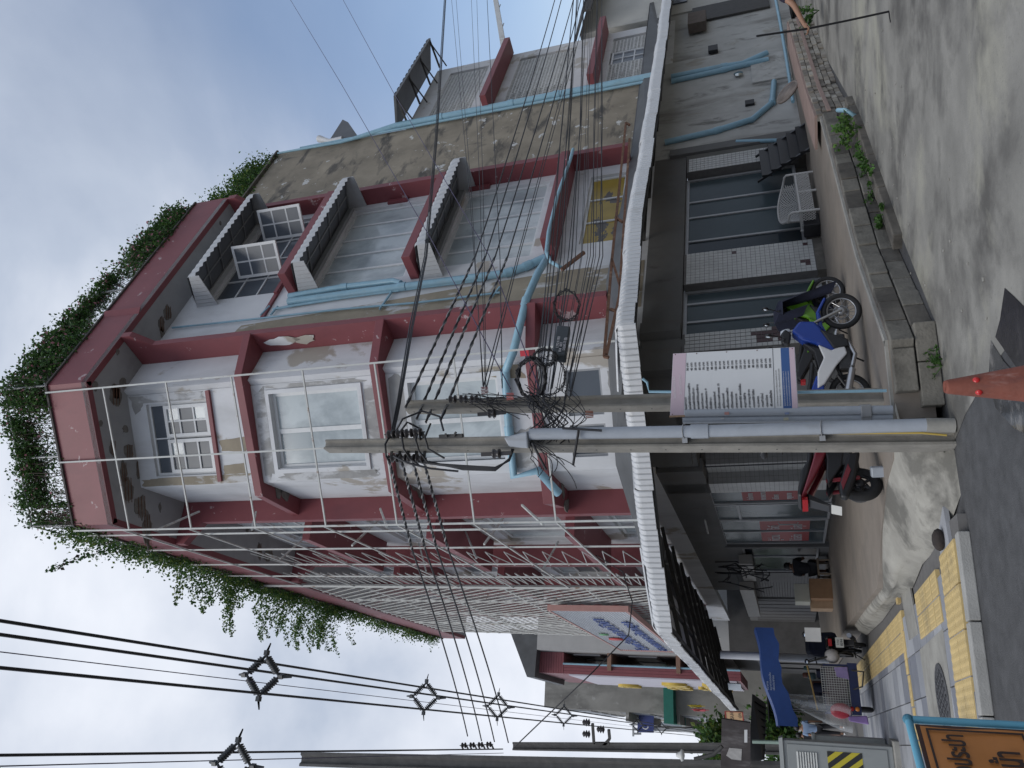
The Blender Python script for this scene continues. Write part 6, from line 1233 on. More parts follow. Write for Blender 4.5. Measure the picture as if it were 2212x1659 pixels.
# ------------------------------------------------------------------ street side buildings beyond
def wins(fr, parent, s0, s1, z0, z1, o, ns, nz, frm=ALU, pane=PANED):
    for i in range(ns):
        for j in range(nz):
            a = s0 + (s1 - s0) * (i + .15) / ns; c = s0 + (s1 - s0) * (i + .85) / ns; d = z0 + (z1 - z0) * (j + .3) / nz; e_ = z0 + (z1 - z0) * (j + .8) / nz
            q = MB(); q.span(fr, (a, o - .05, d), (c, o + .06, e_)); w = obj('window', q, frm, parent); q = MB(); q.span(fr, (a + .08, o + .05, d + .08), (c - .08, o + .075, e_ - .08)); obj('pane', q, pane, w)
NG = mk('grey_neighbour', (.42, .42, .415), .85, .08, 1.2, bump=.1, stains=[((.24, .235, .22), (1, 1, .35), .55, .72, .5)])
n1 = thing('neighbour_building', LF(26, 0, 0), 'grey neighbour building with maroon clad shop sign and yellow letters beyond the metal screen', 'building')
b = MB(); b.span(LF, (24.75, -8, 4.4), (33, .38, 13.9)); obj('wall', b, NG, n1)
b = MB(); b.span(LF, (24.75, -8, 0), (33, .36, 4.4)); obj('lower_wall', b, mk('shaded_lower_wall', (.085, .082, .08), .85, .25, 1.5), n1)  # lower part of the wall coloured dark for the shade under the canopy
b = MB(); b.span(LF, (25.4, .38, 10.2), (33, 1.2, 10.4)); b.span(LF, (25.4, .38, 6.8), (33, 1.2, 7.0)); obj('balcony_slab', b, mk('brown_soffit', (.25, .15, .11), .8, .1, 3), n1)
CLAD = mk('maroon_cladding', (.24, .075, .085), .5, .08, 3)
for k in range(12):
    b = MB(); z = 12.7 + k * .13; b.span(LF, (25.6, .40, z), (33, 1.42, z + .118)); obj('cladding_board', b, CLAD, n1)
for k in range(3):
    b = MB(); b.span(LF, (25.6, .98 + k * .15, 4.0), (32.5, .98 + k * .15 + .14, 12.68)); obj('cladding_board', b, CLAD, n1)
b = MB(); b.span(LF, (25.62, 1.43, 4.2), (32.4, 1.50, 12.4)); obj('sign_panel', b, mk('sign_lilac', (.55, .52, .58), .5, .06, 2), n1)
YL = mk('yellow_letters', (.60, .43, .08), .45, .08, 4)
for k, (t_, z) in enumerate((('ก', 9.8), ('สอน', 6.9), ('เรียน', 4.8))): letter('yellow_letters', t_, 2.0, LF(32.0 - .2 * k, 1.52, z), -lv, UP, YL, n1, ext=.12, sx=1.2, bold=.05)
b = MB(); b.tube([LF(25.5, .95, 4), LF(25.5, .95, 12.7)], .05, 8); obj('downpipe', b, PVC, n1)
b = MB()
for i in range(24): s = 24.9 + i * .25; b.hexa([LF(s, -.6, 13.9), LF(s + .2, -.6, 13.9), LF(s + .2, 1.7, 14.0), LF(s, 1.7, 14.0), LF(s, -.6, 15.5), LF(s + .2, -.6, 15.5), LF(s + .2, 1.7, 14.4), LF(s, 1.7, 14.4)])
obj('roof_canopy', b, DSHEET, n1)
wins(LF, n1, 26, 32, 7.2, 13, .38, 2, 2)
b = MB()
for k in range(14): b.span(LF, (25 + k * .55, .38, .3), (25 + k * .55 + .5, .45, 3.2))
obj('shutter', b, SHUT, n1)
n2 = thing('neighbour_building', LF(45, 0, 0), 'old stained concrete shophouse with a green awning, second beyond the corner building', 'building')
OLDC = mk('old_concrete', (.27, .26, .235), .92, .18, .8, bump=.3, stains=[((.12, .115, .105), (.8, .8, .35), .5, .68, .7), ((.45, .44, .41), (1.2, 1.2, 1.2), .62, .7, .6)])
b = MB(); b.span(LF, (38, -8, 0), (52, 2.75, 17.2)); obj('wall', b, OLDC, n2)
for z in (5.2, 8.4, 11.6): b = MB(); b.span(LF, (38, 2.75, z), (52, 3.3, z + .2)); obj('ledge', b, OLDC, n2)
wins(LF, n2, 38.5, 51.5, 5.4, 17, 2.75, 4, 3, GALU)
b = MB()
for i in range(12): b.span(LF, (37.2 + i * .3, 1.2, 8.7 - i * .03), (37.2 + i * .3 + .26, 3.3, 9.3 - i * .03))
obj('green_awning', b, mk('green_canvas', (.02, .16, .12), .6, .12, 4), n2)
for k, (c, m) in enumerate(((LF(34.2, 2.3, 7.4), (.42, .33, .02)), (LF(34.2, 2.5, 7.2), (.42, .06, .08)))):
    b = MB(); b.sm = True; P_ = [c + lv * (i * .16) - UP * (j * .16 + .02 * math.sin(i * 1.7)) + nL * .08 * math.sin(i * 1.3 + j) for i in range(8) for j in range(5)]
    b.add(P_, [(i * 5 + j, (i + 1) * 5 + j, (i + 1) * 5 + j + 1, i * 5 + j + 1) for i in range(7) for j in range(4)]); b.sm = False; b.tube([c - UP * .9 - lv * .05, c + UP * .1], .02, 6); tag(obj('flag', b, mk('flag_%d' % k, m, .7, .1, 4), fix=False), ('yellow flag hanging on the old concrete shophouse', 'red and white flag hanging on the old concrete shophouse')[k], 'flag')
for k, (s0, s1, o, h, col, lab) in enumerate(((52.5, 62, 2.9, 13.0, (.50, .48, .43), 'cream shophouse, third beyond the corner building'), (62.5, 74, 3.1, 15.0, (.34, .38, .42), 'blue grey shophouse, fourth beyond the corner building'), (74.5, 92, 3.3, 12.5, (.52, .51, .49), 'white shophouse far down the street'), (92.5, 120, 3.5, 13.5, (.40, .36, .33), 'brownish shophouse farthest down the street'))):
    bd2 = thing('neighbour_building', LF(s0 + 3, 0, 0), lab, 'building'); b = MB(); b.span(LF, (s0, -8, 0), (s1, o, h)); obj('wall', b, mk('shop_paint_%d' % k, col, .85, .1, 1, stains=[((.2, .2, .19), (.8, .8, .3), .55, .7, .6)]), bd2)
    for z in (3.4, 6.6, 9.8): b = MB(); b.span(LF, (s0 + .05, o, z), (s1 - .05, o + .7, z + .25)); obj('ledge', b, ALU if k != 1 else DSHEET, bd2)
    wins(LF, bd2, s0 + .5, s1 - .5, 3.6, h - .2, o, 4, 3)
b = MB()
for k in range(9): b.span(LF, (33.3 + k * .5, .6 + (k % 2) * .05, 3.0), (33.3 + k * .5 + .46, 2.9, 3.06))
tag(obj('shop_canopy', b, BLKP), 'black corrugated shop canopy behind the sidecar canopy', 'canopy')
b = MB(); q0 = [DY(1628, 1500, 27), DY(1655, 1520, 27), DY(1652, 1640, 21), DY(1622, 1650, 21)]; b.prism(q0, (0, 0, .05))
for k in range(1, 8): a = q0[0] + (q0[3] - q0[0]) * k / 8; c = q0[1] + (q0[2] - q0[1]) * k / 8; b.bar(a - UP * .03, c - UP * .03, .05)
tag(obj('stall_roof', b, BLKP), 'dark ribbed stall roof beyond the sidecar, above the walking couple', 'canopy')
# white drop pipe, small sign boards
pipe('drop_pipe', [DY(1556, 1414, 20.5), DY(1600, 1416, 20.5), DY(1790, 1424, 20.5)], .10, mk('white_pipe', (.55, .56, .57), .5, .08, 4), 'white drop pipe behind the blue canopy', 'pipe', n=12)
def signb(nm, corners, mat, label, cat='sign', th=.06, border=None, texts=(), tmat=INK):
    c = [V(q) for q in corners]; X = unit(c[1] - c[0]); Y = unit(c[3] - c[0]); Nn = np.cross(X, Y); s = thing(nm, c[0], label, cat); q = MB(); q.prism([p_ - Nn * th for p_ in c], Nn * th); obj('panel', q, mat, s)
    W, H = np.linalg.norm(c[1] - c[0]), np.linalg.norm(c[3] - c[0])
    if border is not None:
        for a, b_, d, e_ in ((0, 0, 1, .06), (0, .94, 1, 1), (0, .06, .05, .94), (.95, .06, 1, .94)):
            q = MB(); f = lambda u, v, w: c[0] + (c[1] - c[0]) * u + (c[3] - c[0]) * v + Nn * w; q.hexa([f(a, b_, .002), f(d, b_, .002), f(d, e_, .002), f(a, e_, .002), f(a, b_, .02), f(d, b_, .02), f(d, e_, .02), f(a, e_, .02)]); obj('border', q, border, s)
    for t_, u, v, sz, m in texts: letter('lettering', t_, sz * H, c[0] + (c[1] - c[0]) * u + (c[3] - c[0]) * v + Nn * .012, X, Y, m, s, ext=.002)
    return s, c, X, Y, Nn
# corners are given upright: lower left, lower right, upper right, upper left
signb('small_sign', [DY(1607, 1558, 30), DY(1605, 1538, 30), DY(1566, 1536, 30), DY(1567, 1556, 30)], mk('sign_peach', (.55, .36, .20), .6, .08, 3), 'small peach sign with red border hanging beyond the street canopy', border=REDS, texts=(('รบอ', .12, .55, .3, INK), ('ปก', .3, .12, .25, INK)))
GSB = mk('gs_blue', (.015, .03, .15), .5, .08, 3)
g_, gc, gX, gY, gN = signb('battery_sign', [DY(1412, 1583, 52), DY(1412, 1532, 52), DY(1377, 1530, 52), DY(1377, 1582, 52)], GSB, 'dark blue battery billboard with white GS letters above the far shophouses', th=.15, texts=(('GS', .10, .30, .62, WHL), ('BATTERY', .42, .84, .13, WHL)))
b = MB(); f = lambda u, v, w: gc[0] + (gc[1] - gc[0]) * u + (gc[3] - gc[0]) * v + gN * w
b.hexa([f(.70, .02, .004), f(.99, .02, .004), f(.99, .30, .004), f(.80, .30, .004), f(.70, .02, .01), f(.99, .02, .01), f(.99, .30, .01), f(.80, .30, .01)]); obj('light_blue_corner', b, mk('gs_light', (.08, .22, .42), .5, .06, 3), g_)
for u in (.1, .9): b = MB(); b.bar(f(u, 0, -.3), f(u, -4.0, -.3), .25); obj('post', b, GALU, g_)
b = MB()
for k in range(7): b.bar(DY(1370 + k * 0, 1525 + k * 10, 52.5), DY(1385 + k * 0, 1525 + k * 10, 52.5), .1)
b.bar(DY(1368, 1522, 52.5), DY(1368, 1590, 52.5), .12); obj('frame', b, GALU, g_)
BRWN = mk('brown_weathered_board', (.05, .042, .042), .8, .3, 4, stains=[((.16, .15, .15), (6, 6, 1.5), .52, .7, .7)])
s_, c_, sX, sY, sN = signb('weathered_board', [DY(1621, 1700, 15.6), DY(1621, 1562, 15.6), DY(1559, 1553, 15.6), DY(1556, 1700, 15.6)], BRWN, 'dark brown weathered board hanging on the thick pole with torn paper on it', 'board')
b = MB(); f = lambda u, v, w: c_[0] + (c_[1] - c_[0]) * u + (c_[3] - c_[0]) * v + sN * w
b.prism([f(.42, .30, .004), f(.60, .28, .004), f(.62, .70, .004), f(.50, .80, .004), f(.44, .62, .004)], sN * .004); obj('torn_paper', b, mk('torn_paper', (.36, .35, .34), .9, .15, 12), s_)
b = MB(); b.prism([f(.70, .10, .004), f(.90, .10, .004), f(.90, .2, .004), f(.7, .2, .004)], sN * .004); obj('white_label', b, WHL, s_)
b = MB(); b.bar(DY(1625, 1602, 15.2), DY(1770, 1606, 15.2), .05); tag(obj('green_post', b, mk('post_green', (.25, .33, .28), .6, .1, 5)), 'thin pale green post below the weathered board', 'post')
signb('small_sign', [DY(1602, 1492, 25), DY(1600, 1478, 25), DY(1572, 1476, 25), DY(1574, 1490, 25)], mk('sign_paleblue', (.50, .56, .62), .5, .06, 3), 'pale blue sign plate under the far end of the awning')
# ------------------------------------------------------------------ grey utility cabinet
uc = G(1942, 1614, .12); CABG = mk('cabinet_grey', (.27, .285, .28), .5, .06, 3, stains=[((.18, .18, .17), (2, 2, 1), .56, .72, .5)])
ub = thing('utility_cabinet', uc, 'grey steel utility cabinet with louvres and black yellow hazard stripe by the street', 'cabinet')
dX = unit((-.93, -.36, 0)); dY = V((-dX[1], dX[0], 0)); dY = dY if dY[1] > 0 else -dY
def UC(a, b_, z): return uc + dX * a + dY * b_ + UP * z
q = MB(); q.hexa([UC(0, 0, .1), UC(1.1, 0, .1), UC(1.1, .55, .1), UC(0, .55, .1), UC(0, 0, 1.95), UC(1.1, 0, 1.95), UC(1.1, .55, 1.95), UC(0, .55, 1.95)]); obj('body', q, CABG, ub, bevel=.015)
q = MB(); q.hexa([UC(-.04, -.04, 1.95), UC(1.14, -.04, 1.95), UC(1.14, .6, 1.95), UC(-.04, .6, 1.95), UC(-.02, -.02, 2.02), UC(1.12, -.02, 2.02), UC(1.12, .58, 2.02), UC(-.02, .58, 2.02)]); obj('roof', q, CABG, ub)
q = MB(); q.hexa([UC(.06, -.02, .2), UC(1.04, -.02, .2), UC(1.04, 0, .2), UC(.06, 0, .2), UC(.06, -.02, 1.88), UC(1.04, -.02, 1.88), UC(1.04, 0, 1.88), UC(.06, 0, 1.88)]); obj('door', q, CABG, ub, bevel=.008)
for k in range(8): z = 1.38 + k * .045; q = MB(); q.hexa([UC(.18, -.045, z), UC(.62, -.045, z), UC(.62, -.02, z + .01), UC(.18, -.02, z + .01), UC(.18, -.04, z + .012), UC(.62, -.04, z + .012), UC(.62, -.02, z + .03), UC(.18, -.02, z + .03)]); obj('louvre', q, STEEL, ub)
HZY, HZB = mk('hazard_yellow', (.50, .42, .03), .5, .06, 4), mk('hazard_black', (.02, .02, .02), .5, .1, 4)
q = MB(); q.hexa([UC(.14, -.026, .62), UC(1.0, -.026, .62), UC(1.0, -.022, .62), UC(.14, -.022, .62), UC(.14, -.026, 1.2), UC(1.0, -.026, 1.2), UC(1.0, -.022, 1.2), UC(.14, -.022, 1.2)]); obj('hazard_panel', q, HZY, ub)
def clipx(P_, lo, hi):
    for lim, sg_ in ((lo, 1), (hi, -1)):
        out = []
        for i in range(len(P_)):
            a, c = P_[i - 1], P_[i]; ia, ic = (a[0] - lim) * sg_ >= 0, (c[0] - lim) * sg_ >= 0
            if ia != ic: f_ = (lim - a[0]) / (c[0] - a[0]); out.append((lim, a[1] + (c[1] - a[1]) * f_))
            if ic: out.append(c)
        P_ = out
        if not P_: return P_
    return P_
for k in range(7):
    a = -.28 + k * .20; pts = clipx([(a, .62), (a + .10, .62), (a + .10 + .42, 1.2), (a + .42, 1.2)], .141, .999)
    if len(pts) < 3: continue
    q = MB(); q.prism([UC(x, -.030, z) for x, z in pts], dY * .003); obj('hazard_stripe', q, HZB, ub)
q = MB(); q.hexa([UC(-.1, -.1, -.1), UC(1.2, -.1, -.1), UC(1.2, .65, -.1), UC(-.1, .65, -.1), UC(-.1, -.1, .1), UC(1.2, -.1, .1), UC(1.2, .65, .1), UC(-.1, .65, .1)]); obj('plinth', q, CONC, ub, bevel=.02)
u2 = uc + lv * 2.2 + nL * .15; q = MB(); q.box(u2 + UP * .68, (.30, .2, .66), dX, dY); q.box(u2 + UP * 1.36, (.33, .23, .03), dX, dY); tag(obj('small_cabinet', q, CABG, bevel=.01), 'lower grey cabinet standing behind the hazard striped one', 'cabinet')
# ------------------------------------------------------------------ orange water works barrier
br1 = G(1962, 1554, 1.24); brd = unit(G(1990, 1662, 1.24) - br1); BRB = mk('barrier_blue', (.14, .40, .53), .35, .08, 4)
br = thing('works_barrier', br1 * V((1, 1, 0)), 'blue pipe works barrier with an orange water pipe warning sign in the lower corner', 'barrier')
dn = V((-brd[1], brd[0], 0)); dn = dn if dn[1] < 0 else -dn
def BB(a, z, w=0): return br1 * V((1, 1, 0)) + brd * a + UP * z + dn * w
WB, ZTp, ZBt = 1.55, 1.24, .60
for nm, pts in (('upright', [BB(0, 0), BB(0, ZTp)]), ('upright', [BB(WB, 0), BB(WB, ZTp)]), ('rail', [BB(0, ZTp), BB(WB, ZTp)]), ('rail', [BB(0, ZBt), BB(WB, ZBt)])):
    q = MB(); q.tube(pts, .022, 12)
    for p_ in pts: q.ball(p_, .032, 10, 8)
    obj(nm, q, BRB, br)
for a in (0, WB): q = MB(); q.tube([BB(a, .03, -.35), BB(a, .03, .35)], .022, 10); q.tube([BB(a, .55, 0), BB(a, .05, -.3)], .018, 8); obj('foot', q, BRB, br)
q = MB(); q.tube([BB(.5, ZTp - .02, -.05), BB(.5, ZTp + .12, -.1), BB(.52, ZTp + .17, -.12)], .022, 8); obj('spare_stub', q, BRB, br)
ORNG = mk('orange_vinyl', (.52, .20, .05), .45, .10, 4, bump=.25, bscale=6, stains=[((.36, .12, .03), (5, 5, 5), .56, .74, .6)]); DKB = mk('dark_brown_print', (.035, .018, .012), .5, .1, 5)
q = MB(); q.sm = True; nu, nv_ = 16, 8; q.add([BB(.06 + (WB - .12) * i / (nu - 1), ZBt + .05 + (ZTp - ZBt - .10) * j / (nv_ - 1), .006 * math.sin(i * 1.1 + j) + .01) for i in range(nu) for j in range(nv_)], [(i * nv_ + j, (i + 1) * nv_ + j, (i + 1) * nv_ + j + 1, i * nv_ + j + 1) for i in range(nu - 1) for j in range(nv_ - 1)]); sgn_ = obj('sign_sheet', q, ORNG, br, fix=False)
for a0, z0_, a1, z1_ in ((.085, ZBt + .075, WB - .085, ZBt + .087), (.085, ZTp - .087, WB - .085, ZTp - .075), (.085, ZBt + .087, .097, ZTp - .087), (WB - .097, ZBt + .087, WB - .085, ZTp - .087)):
    q = MB(); q.hexa([BB(a0, z0_, .022), BB(a1, z0_, .022), BB(a1, z0_, .024), BB(a0, z0_, .024), BB(a0, z1_, .022), BB(a1, z1_, .022), BB(a1, z1_, .024), BB(a0, z1_, .024)]); obj('print_border', q, DKB, br)
q = MB(); q.hexa([BB(.03, ZBt + .03, -.012), BB(WB - .03, ZBt + .03, -.012), BB(WB - .03, ZBt + .03, -.004), BB(.03, ZBt + .03, -.004), BB(.03, ZTp - .03, -.012), BB(WB - .03, ZTp - .03, -.012), BB(WB - .03, ZTp - .03, -.004), BB(.03, ZTp - .03, -.004)]); obj('backing_board', q, mk('backing_brown', (.08, .04, .03), .7, .15, 5), br)
letter('lettering', 'วางท่อประปา', .150, BB(.12, .985, .024), -brd, UP, DKB, br, align='RIGHT', ext=.001, bold=.003, sx=.62)
letter('lettering', 'ข้างหน้า', .190, BB(.22, .735, .024), -brd, UP, DKB, br, align='RIGHT', ext=.001, bold=.004, sx=.62)
q = MB(); q.tube([G(2000, 1700, 1.15) - UP * .3, BB(.30, ZTp + .02, -.2)], .022, 8)
# ------------------------------------------------------------------ traffic cone
ct = DY(2040, 836, 5.9); cb = V((ct[0] - .02, ct[1] + .03, 0)); CONEM = mk('faded_cone', (.20, .058, .036), .7, .18, 6, bump=.25, bscale=30, stains=[((.42, .30, .27), (5, 5, 2), .57, .68, .6), ((.10, .035, .03), (7, 7, 2), .58, .72, .6)])
cn = thing('traffic_cone', cb, 'worn faded red traffic cone with a torn tip standing on the road', 'traffic cone')
ax_ = ct - cb; q = MB(); L = np.linalg.norm(ax_); q.lathe(cb, [(.185, .03), (.155, .06), (.048, L - .02), (.040, L), (.030, L - .01), (.026, L - .25)], ax_, 28); obj('body', q, CONEM, cn)
q = MB(); q.hexa([cb + V(v) for v in ((-.21, -.21, 0), (.21, -.21, 0), (.21, .21, 0), (-.21, .21, 0), (-.20, -.20, .035), (.20, -.20, .035), (.20, .20, .035), (-.20, .20, .035))]); obj('base', q, CONEM, cn, bevel=.015)
q = MB(); u = unit(ax_); sd = unit(np.cross(u, (0, 1, 0)))
for a, h in ((-.62, .56), (.60, .57)):
    f = (h - .06) / (L - .08); r = .155 + (.048 - .155) * f + .003; d = unit(V((math.sin(a) * 1.0, -math.cos(a), 0))); q.lathe(cb + ax_ * (h / L) + d * r * .96, [(0, .012), (.016, .010), (.022, .0)], d + u * .15, 12)
obj('reflector', q, mk('reflector_red', (.55, .03, .03), .2, .06, 4), cn)
# ------------------------------------------------------------------ seated vendor's boxes and small things
CARD = mk('cardboard', (.26, .15, .08), .8, .12, 6); CARD2 = mk('cardboard_pale', (.36, .25, .16), .8, .12, 6)
for k, (x, y, w, h, m, lab) in enumerate(((1797, 1275, .28, .30, CARD, 'brown cardboard box on the terrace beside the crouching person'), (1797, 1297, .30, .30, CARD2, 'pale cardboard box on the terrace nearest the street shutters'))):
    c = G(x, y, T); b = MB(); b.box(c + UP * h, (w, .28, h), lv, nL); b.bar(c + UP * (2 * h) - lv * w, c + UP * (2 * h + .02) + lv * w, .04, .01); tag(obj('cardboard_box', b, m, bevel=.008), lab, 'box')
cc = G(1797, 1285, T) + UP * .62; b = MB()
for sx_, sy_, hx, hy in ((-.34, 0, .015, .24), (.34, 0, .015, .24), (0, -.24, .34, .015), (0, .24, .34, .015)): b.box(cc + lv * sx_ + nL * sy_ + UP * .2, (hx, hy, .20), lv, nL)
b.box(cc, (.34, .24, .012), lv, nL); tag(obj('styrofoam_tray', b, mk('styro', (.42, .42, .36), .7, .06, 5)), 'open white foam crate standing on the cardboard boxes', 'crate')
c = G(1792, 1228, T); b = MB(); b.box(c + UP * .32, (.30, .25, .025), lv, nL)
for sx_ in (-.25, .25):
    for sy_ in (-.2, .2): b.bar(c + lv * sx_ + nL * sy_, c + lv * sx_ + nL * sy_ + UP * .32, .04)
tag(obj('low_bench', b, mk('bench_wood', (.22, .17, .12), .7, .15, 6)), 'low wooden bench the crouching person sits on', 'bench'); BENCH = c
rr = random.Random(9)
for k in range(9):
    a = LF(sL(1190 + k * 5), -.9 + rr.uniform(-.1, .2), 3.3); pts = [a + lv * rr.uniform(-.4, .4) + UP * rr.uniform(-1.2, .6) + nL * rr.uniform(-.2, .4) for _ in range(4)]; wire(pts, .018, .1, seg=5, label='dark cable looping under the awning above the street shops', group='cables looping under the awning')
# ------------------------------------------------------------------ people
def skin_body(nm, parent, pts, edges, rad, mat, root, sub=2):
    me = bpy.data.meshes.new(nm); me.from_pydata([tuple(p_) for p_ in pts], edges, []); o = bpy.data.objects.new(nm, me); COL.objects.link(o); o.parent = parent; WL[o.name] = V((0, 0, 0)); me.materials.append(mat)
    md = o.modifiers.new('skin', 'SKIN'); md.use_smooth_shade = True
    for i, r in enumerate(rad): sv_ = me.skin_vertices[0].data[i]; sv_.radius = (r, r) if not isinstance(r, tuple) else r; sv_.use_root = (i == root)
    s2 = o.modifiers.new('sub', 'SUBSURF'); s2.levels = sub; s2.render_levels = sub; return o
SKIN = mk('skin', (.30, .165, .105), .55, .08, 10); SKIND = mk('skin_dark', (.19, .10, .065), .55, .08, 10); HAIR = mk('hair', (.012, .011, .011), .5, .1, 20)
def person(loc, rotz, label, J, shirt, legs, skin=SKIN, shirt_sleeve=.45, trouser_to='ankle', shoes=None, hand_detail=False):
    """J: joint name -> local (x right, y forward, z up)"""
    t = thing('person', loc, label, 'person', None, rotz=rotz, local=True)
    names = ['pelvis', 'belly', 'chest', 'neck', 'chin', 'crown', 'shL', 'elL', 'wrL', 'haL', 'shR', 'elR', 'wrR', 'haR', 'hiL', 'knL', 'anL', 'toL', 'hiR', 'knR', 'anR', 'toR']
    rad = dict(pelvis=.125, belly=.115, chest=.13, neck=.055, chin=.075, crown=.085, shL=.062, elL=.042, wrL=.028, haL=.032, hiL=.085, knL=.058, anL=.038, toL=.034)
    for k in list(rad):
        if k.endswith('L'): rad[k[:-1] + 'R'] = rad[k]
    ed = [('pelvis', 'belly'), ('belly', 'chest'), ('chest', 'neck'), ('neck', 'chin'), ('chin', 'crown')]
    for s in 'LR': ed += [('chest', 'sh' + s), ('sh' + s, 'el' + s), ('el' + s, 'wr' + s), ('wr' + s, 'ha' + s), ('pelvis', 'hi' + s), ('hi' + s, 'kn' + s), ('kn' + s, 'an' + s), ('an' + s, 'to' + s)]
    P = [V(J[n]) for n in names]; skin_body('body', t, P, [(names.index(a), names.index(b_)) for a, b_ in ed], [rad[n] for n in names], skin, 0)
    sn = ['pelvis', 'belly', 'chest', 'neckb', 'shL', 'slL', 'shR', 'slR']; JJ = dict(J); JJ['neckb'] = V(J['chest']) * .45 + V(J['neck']) * .55
    for s in 'LR': JJ['sl' + s] = V(J['sh' + s]) * (1 - shirt_sleeve * 1.6) + V(J['el' + s]) * shirt_sleeve * 1.6 if shirt_sleeve < .6 else V(J['wr' + s])
    SPs = [V(JJ[n]) for n in sn]; skin_body('shirt', t, SPs, [(0, 1), (1, 2), (2, 3), (2, 4), (4, 5), (2, 6), (6, 7)], [.15, .14, .155, .075, .085, .066, .085, .066], shirt, 1)
    ln = ['pelvis', 'hiL', 'knL', 'enL', 'hiR', 'knR', 'enR']
    for s in 'LR': JJ['en' + s] = V(J['kn' + s]) * .15 + V(J['an' + s]) * .85 if trouser_to == 'ankle' else V(J['hi' + s]) * .12 + V(J['kn' + s]) * .88
    if trouser_to != 'ankle':
        ln = ['pelvis', 'hiL', 'enL', 'hiR', 'enR']; skin_body('shorts', t, [V(JJ[n]) for n in ln], [(0, 1), (1, 2), (0, 3), (3, 4)], [.145, .105, .085, .105, .085], legs, 0)
    else: skin_body('trousers', t, [V(JJ[n]) for n in ln], [(0, 1), (1, 2), (2, 3), (0, 4), (4, 5), (5, 6)], [.14, .10, .072, .056, .10, .072, .056], legs, 0)
    up_ = unit(V(J['crown']) - V(J['chin'])); c = V(J['chin']) * .25 + V(J['crown']) * .75; fw = V((0, 1, 0)) - up_ * up_[1]; fw = unit(fw); rt = np.cross(fw, up_)
    q = MB(); q.ball(c + up_ * .025 - fw * .018, (.100, .108, .10), 14, 10); obj('hair', q, HAIR, t)
    f0 = V(J['chin']) * .55 + V(J['crown']) * .45
    q = MB(); q.ball(f0 + fw * .085, (.016, .022, .022), 8, 6); obj('nose', q, skin, t)
    q = MB()
    for s in (-1, 1): q.ball(f0 + fw * .078 + rt * .034 * s + up_ * .025, (.011, .008, .007), 8, 6)
    obj('eyes', q, HAIR, t); q = MB(); q.ball(f0 + fw * .072 - up_ * .045, (.024, .008, .006), 8, 5); obj('mouth', q, mk('lip', (.22, .09, .08), .5, .1, 10), t)
    for s in (-1, 1): q = MB(); q.ball(f0 + rt * .09 * s, (.012, .02, .03), 8, 6); obj('ear', q, skin, t)
    for s in 'LR':
        w, h = V(J['wr' + s]), V(J['ha' + s]); d = unit(h - w); side = unit(np.cross(d, (0, 1, 0.2)) + 1e-6); nn = np.cross(side, d)
        for k, (a, ln_) in enumerate(((-.027, .07), (-.009, .08), (.009, .075), (.027, .06))):
            p0 = h + side * a; p1 = p0 + d * ln_ * .45 + nn * .008; p2 = p1 + d * ln_ * .3 + nn * .022; p3 = p2 + d * ln_ * .15 + nn * .024; q = MB(); q.tube([p0 - d * .02, p0, p1, p2, p3], [.0095, .0095, .009, .008, .006], 7); obj('finger', q, skin, t)
        p0 = w + d * .03 + side * -.03; q = MB(); q.tube([p0, p0 - side * .025 + d * .03 + nn * .01, p0 - side * .025 + d * .06 + nn * .03], [.012, .011, .008], 7); obj('thumb', q, skin, t)
        if shoes is not None: q = MB(); a, to = V(J['an' + s]), V(J['to' + s]); m = (a + to) / 2; q.ball(V((m[0], m[1], a[2] - .045)), (.048, .135, .05), 10, 7); obj('shoe', q, shoes, t)
    return t
def stand(h=1.66, **ov):
    k = h / 1.70; J = dict(pelvis=(0, 0, .95), belly=(0, .01, 1.10), chest=(0, 0, 1.32), neck=(0, 0, 1.47), chin=(0, .025, 1.55), crown=(0, .02, 1.635), shL=(-.18, 0, 1.39), elL=(-.23, .0, 1.12), wrL=(-.24, .07, .88), haL=(-.24, .10, .80), shR=(.18, 0, 1.39), elR=(.23, 0, 1.12), wrR=(.24, .07, .88), haR=(.24, .10, .80), hiL=(-.09, 0, .90), knL=(-.10, .02, .50), anL=(-.10, -.02, .09), toL=(-.11, .14, .04), hiR=(.09, 0, .90), knR=(.10, .02, .50), anR=(.10, -.02, .09), toR=(.11, .14, .04)); J.update(ov)
    return {n: V(v) * k for n, v in J.items()}
DARKC, LBLUE, PURPC = mk('dark_cloth', (.016, .016, .02), .85, .15, 8), mk('light_blue_shirt', (.20, .28, .42), .8, .1, 6), mk('dark_purple_shirt', (.018, .015, .032), .85, .15, 8)
walk = dict(knL=(-.10, .12, .52), anL=(-.10, .10, .10), toL=(-.10, .25, .05), knR=(.10, -.02, .50), anR=(.10, -.20, .12), toR=(.10, -.08, .04), elL=(-.22, -.08, 1.14), wrL=(-.22, .0, .92), haL=(-.22, .05, .84))
az_away = math.atan2(lv[1], lv[0]) - math.pi / 2
person(G(1828, 1578, .12), az_away, 'person in a light blue shirt and dark trousers walking away', stand(1.66, **walk), LBLUE, DARKC, shoes=WHP, shirt_sleeve=.4)
person(G(1822, 1594, .12) , az_away, 'person in black shirt and dark skirt walking on the outer side of the couple', stand(1.60, **{**walk, 'elR': (.24, .1, 1.15), 'wrR': (.16, .25, 1.2), 'haR': (.14, .29, 1.27)}), DARKC, DARKC, shoes=DARKC, trouser_to='knee')
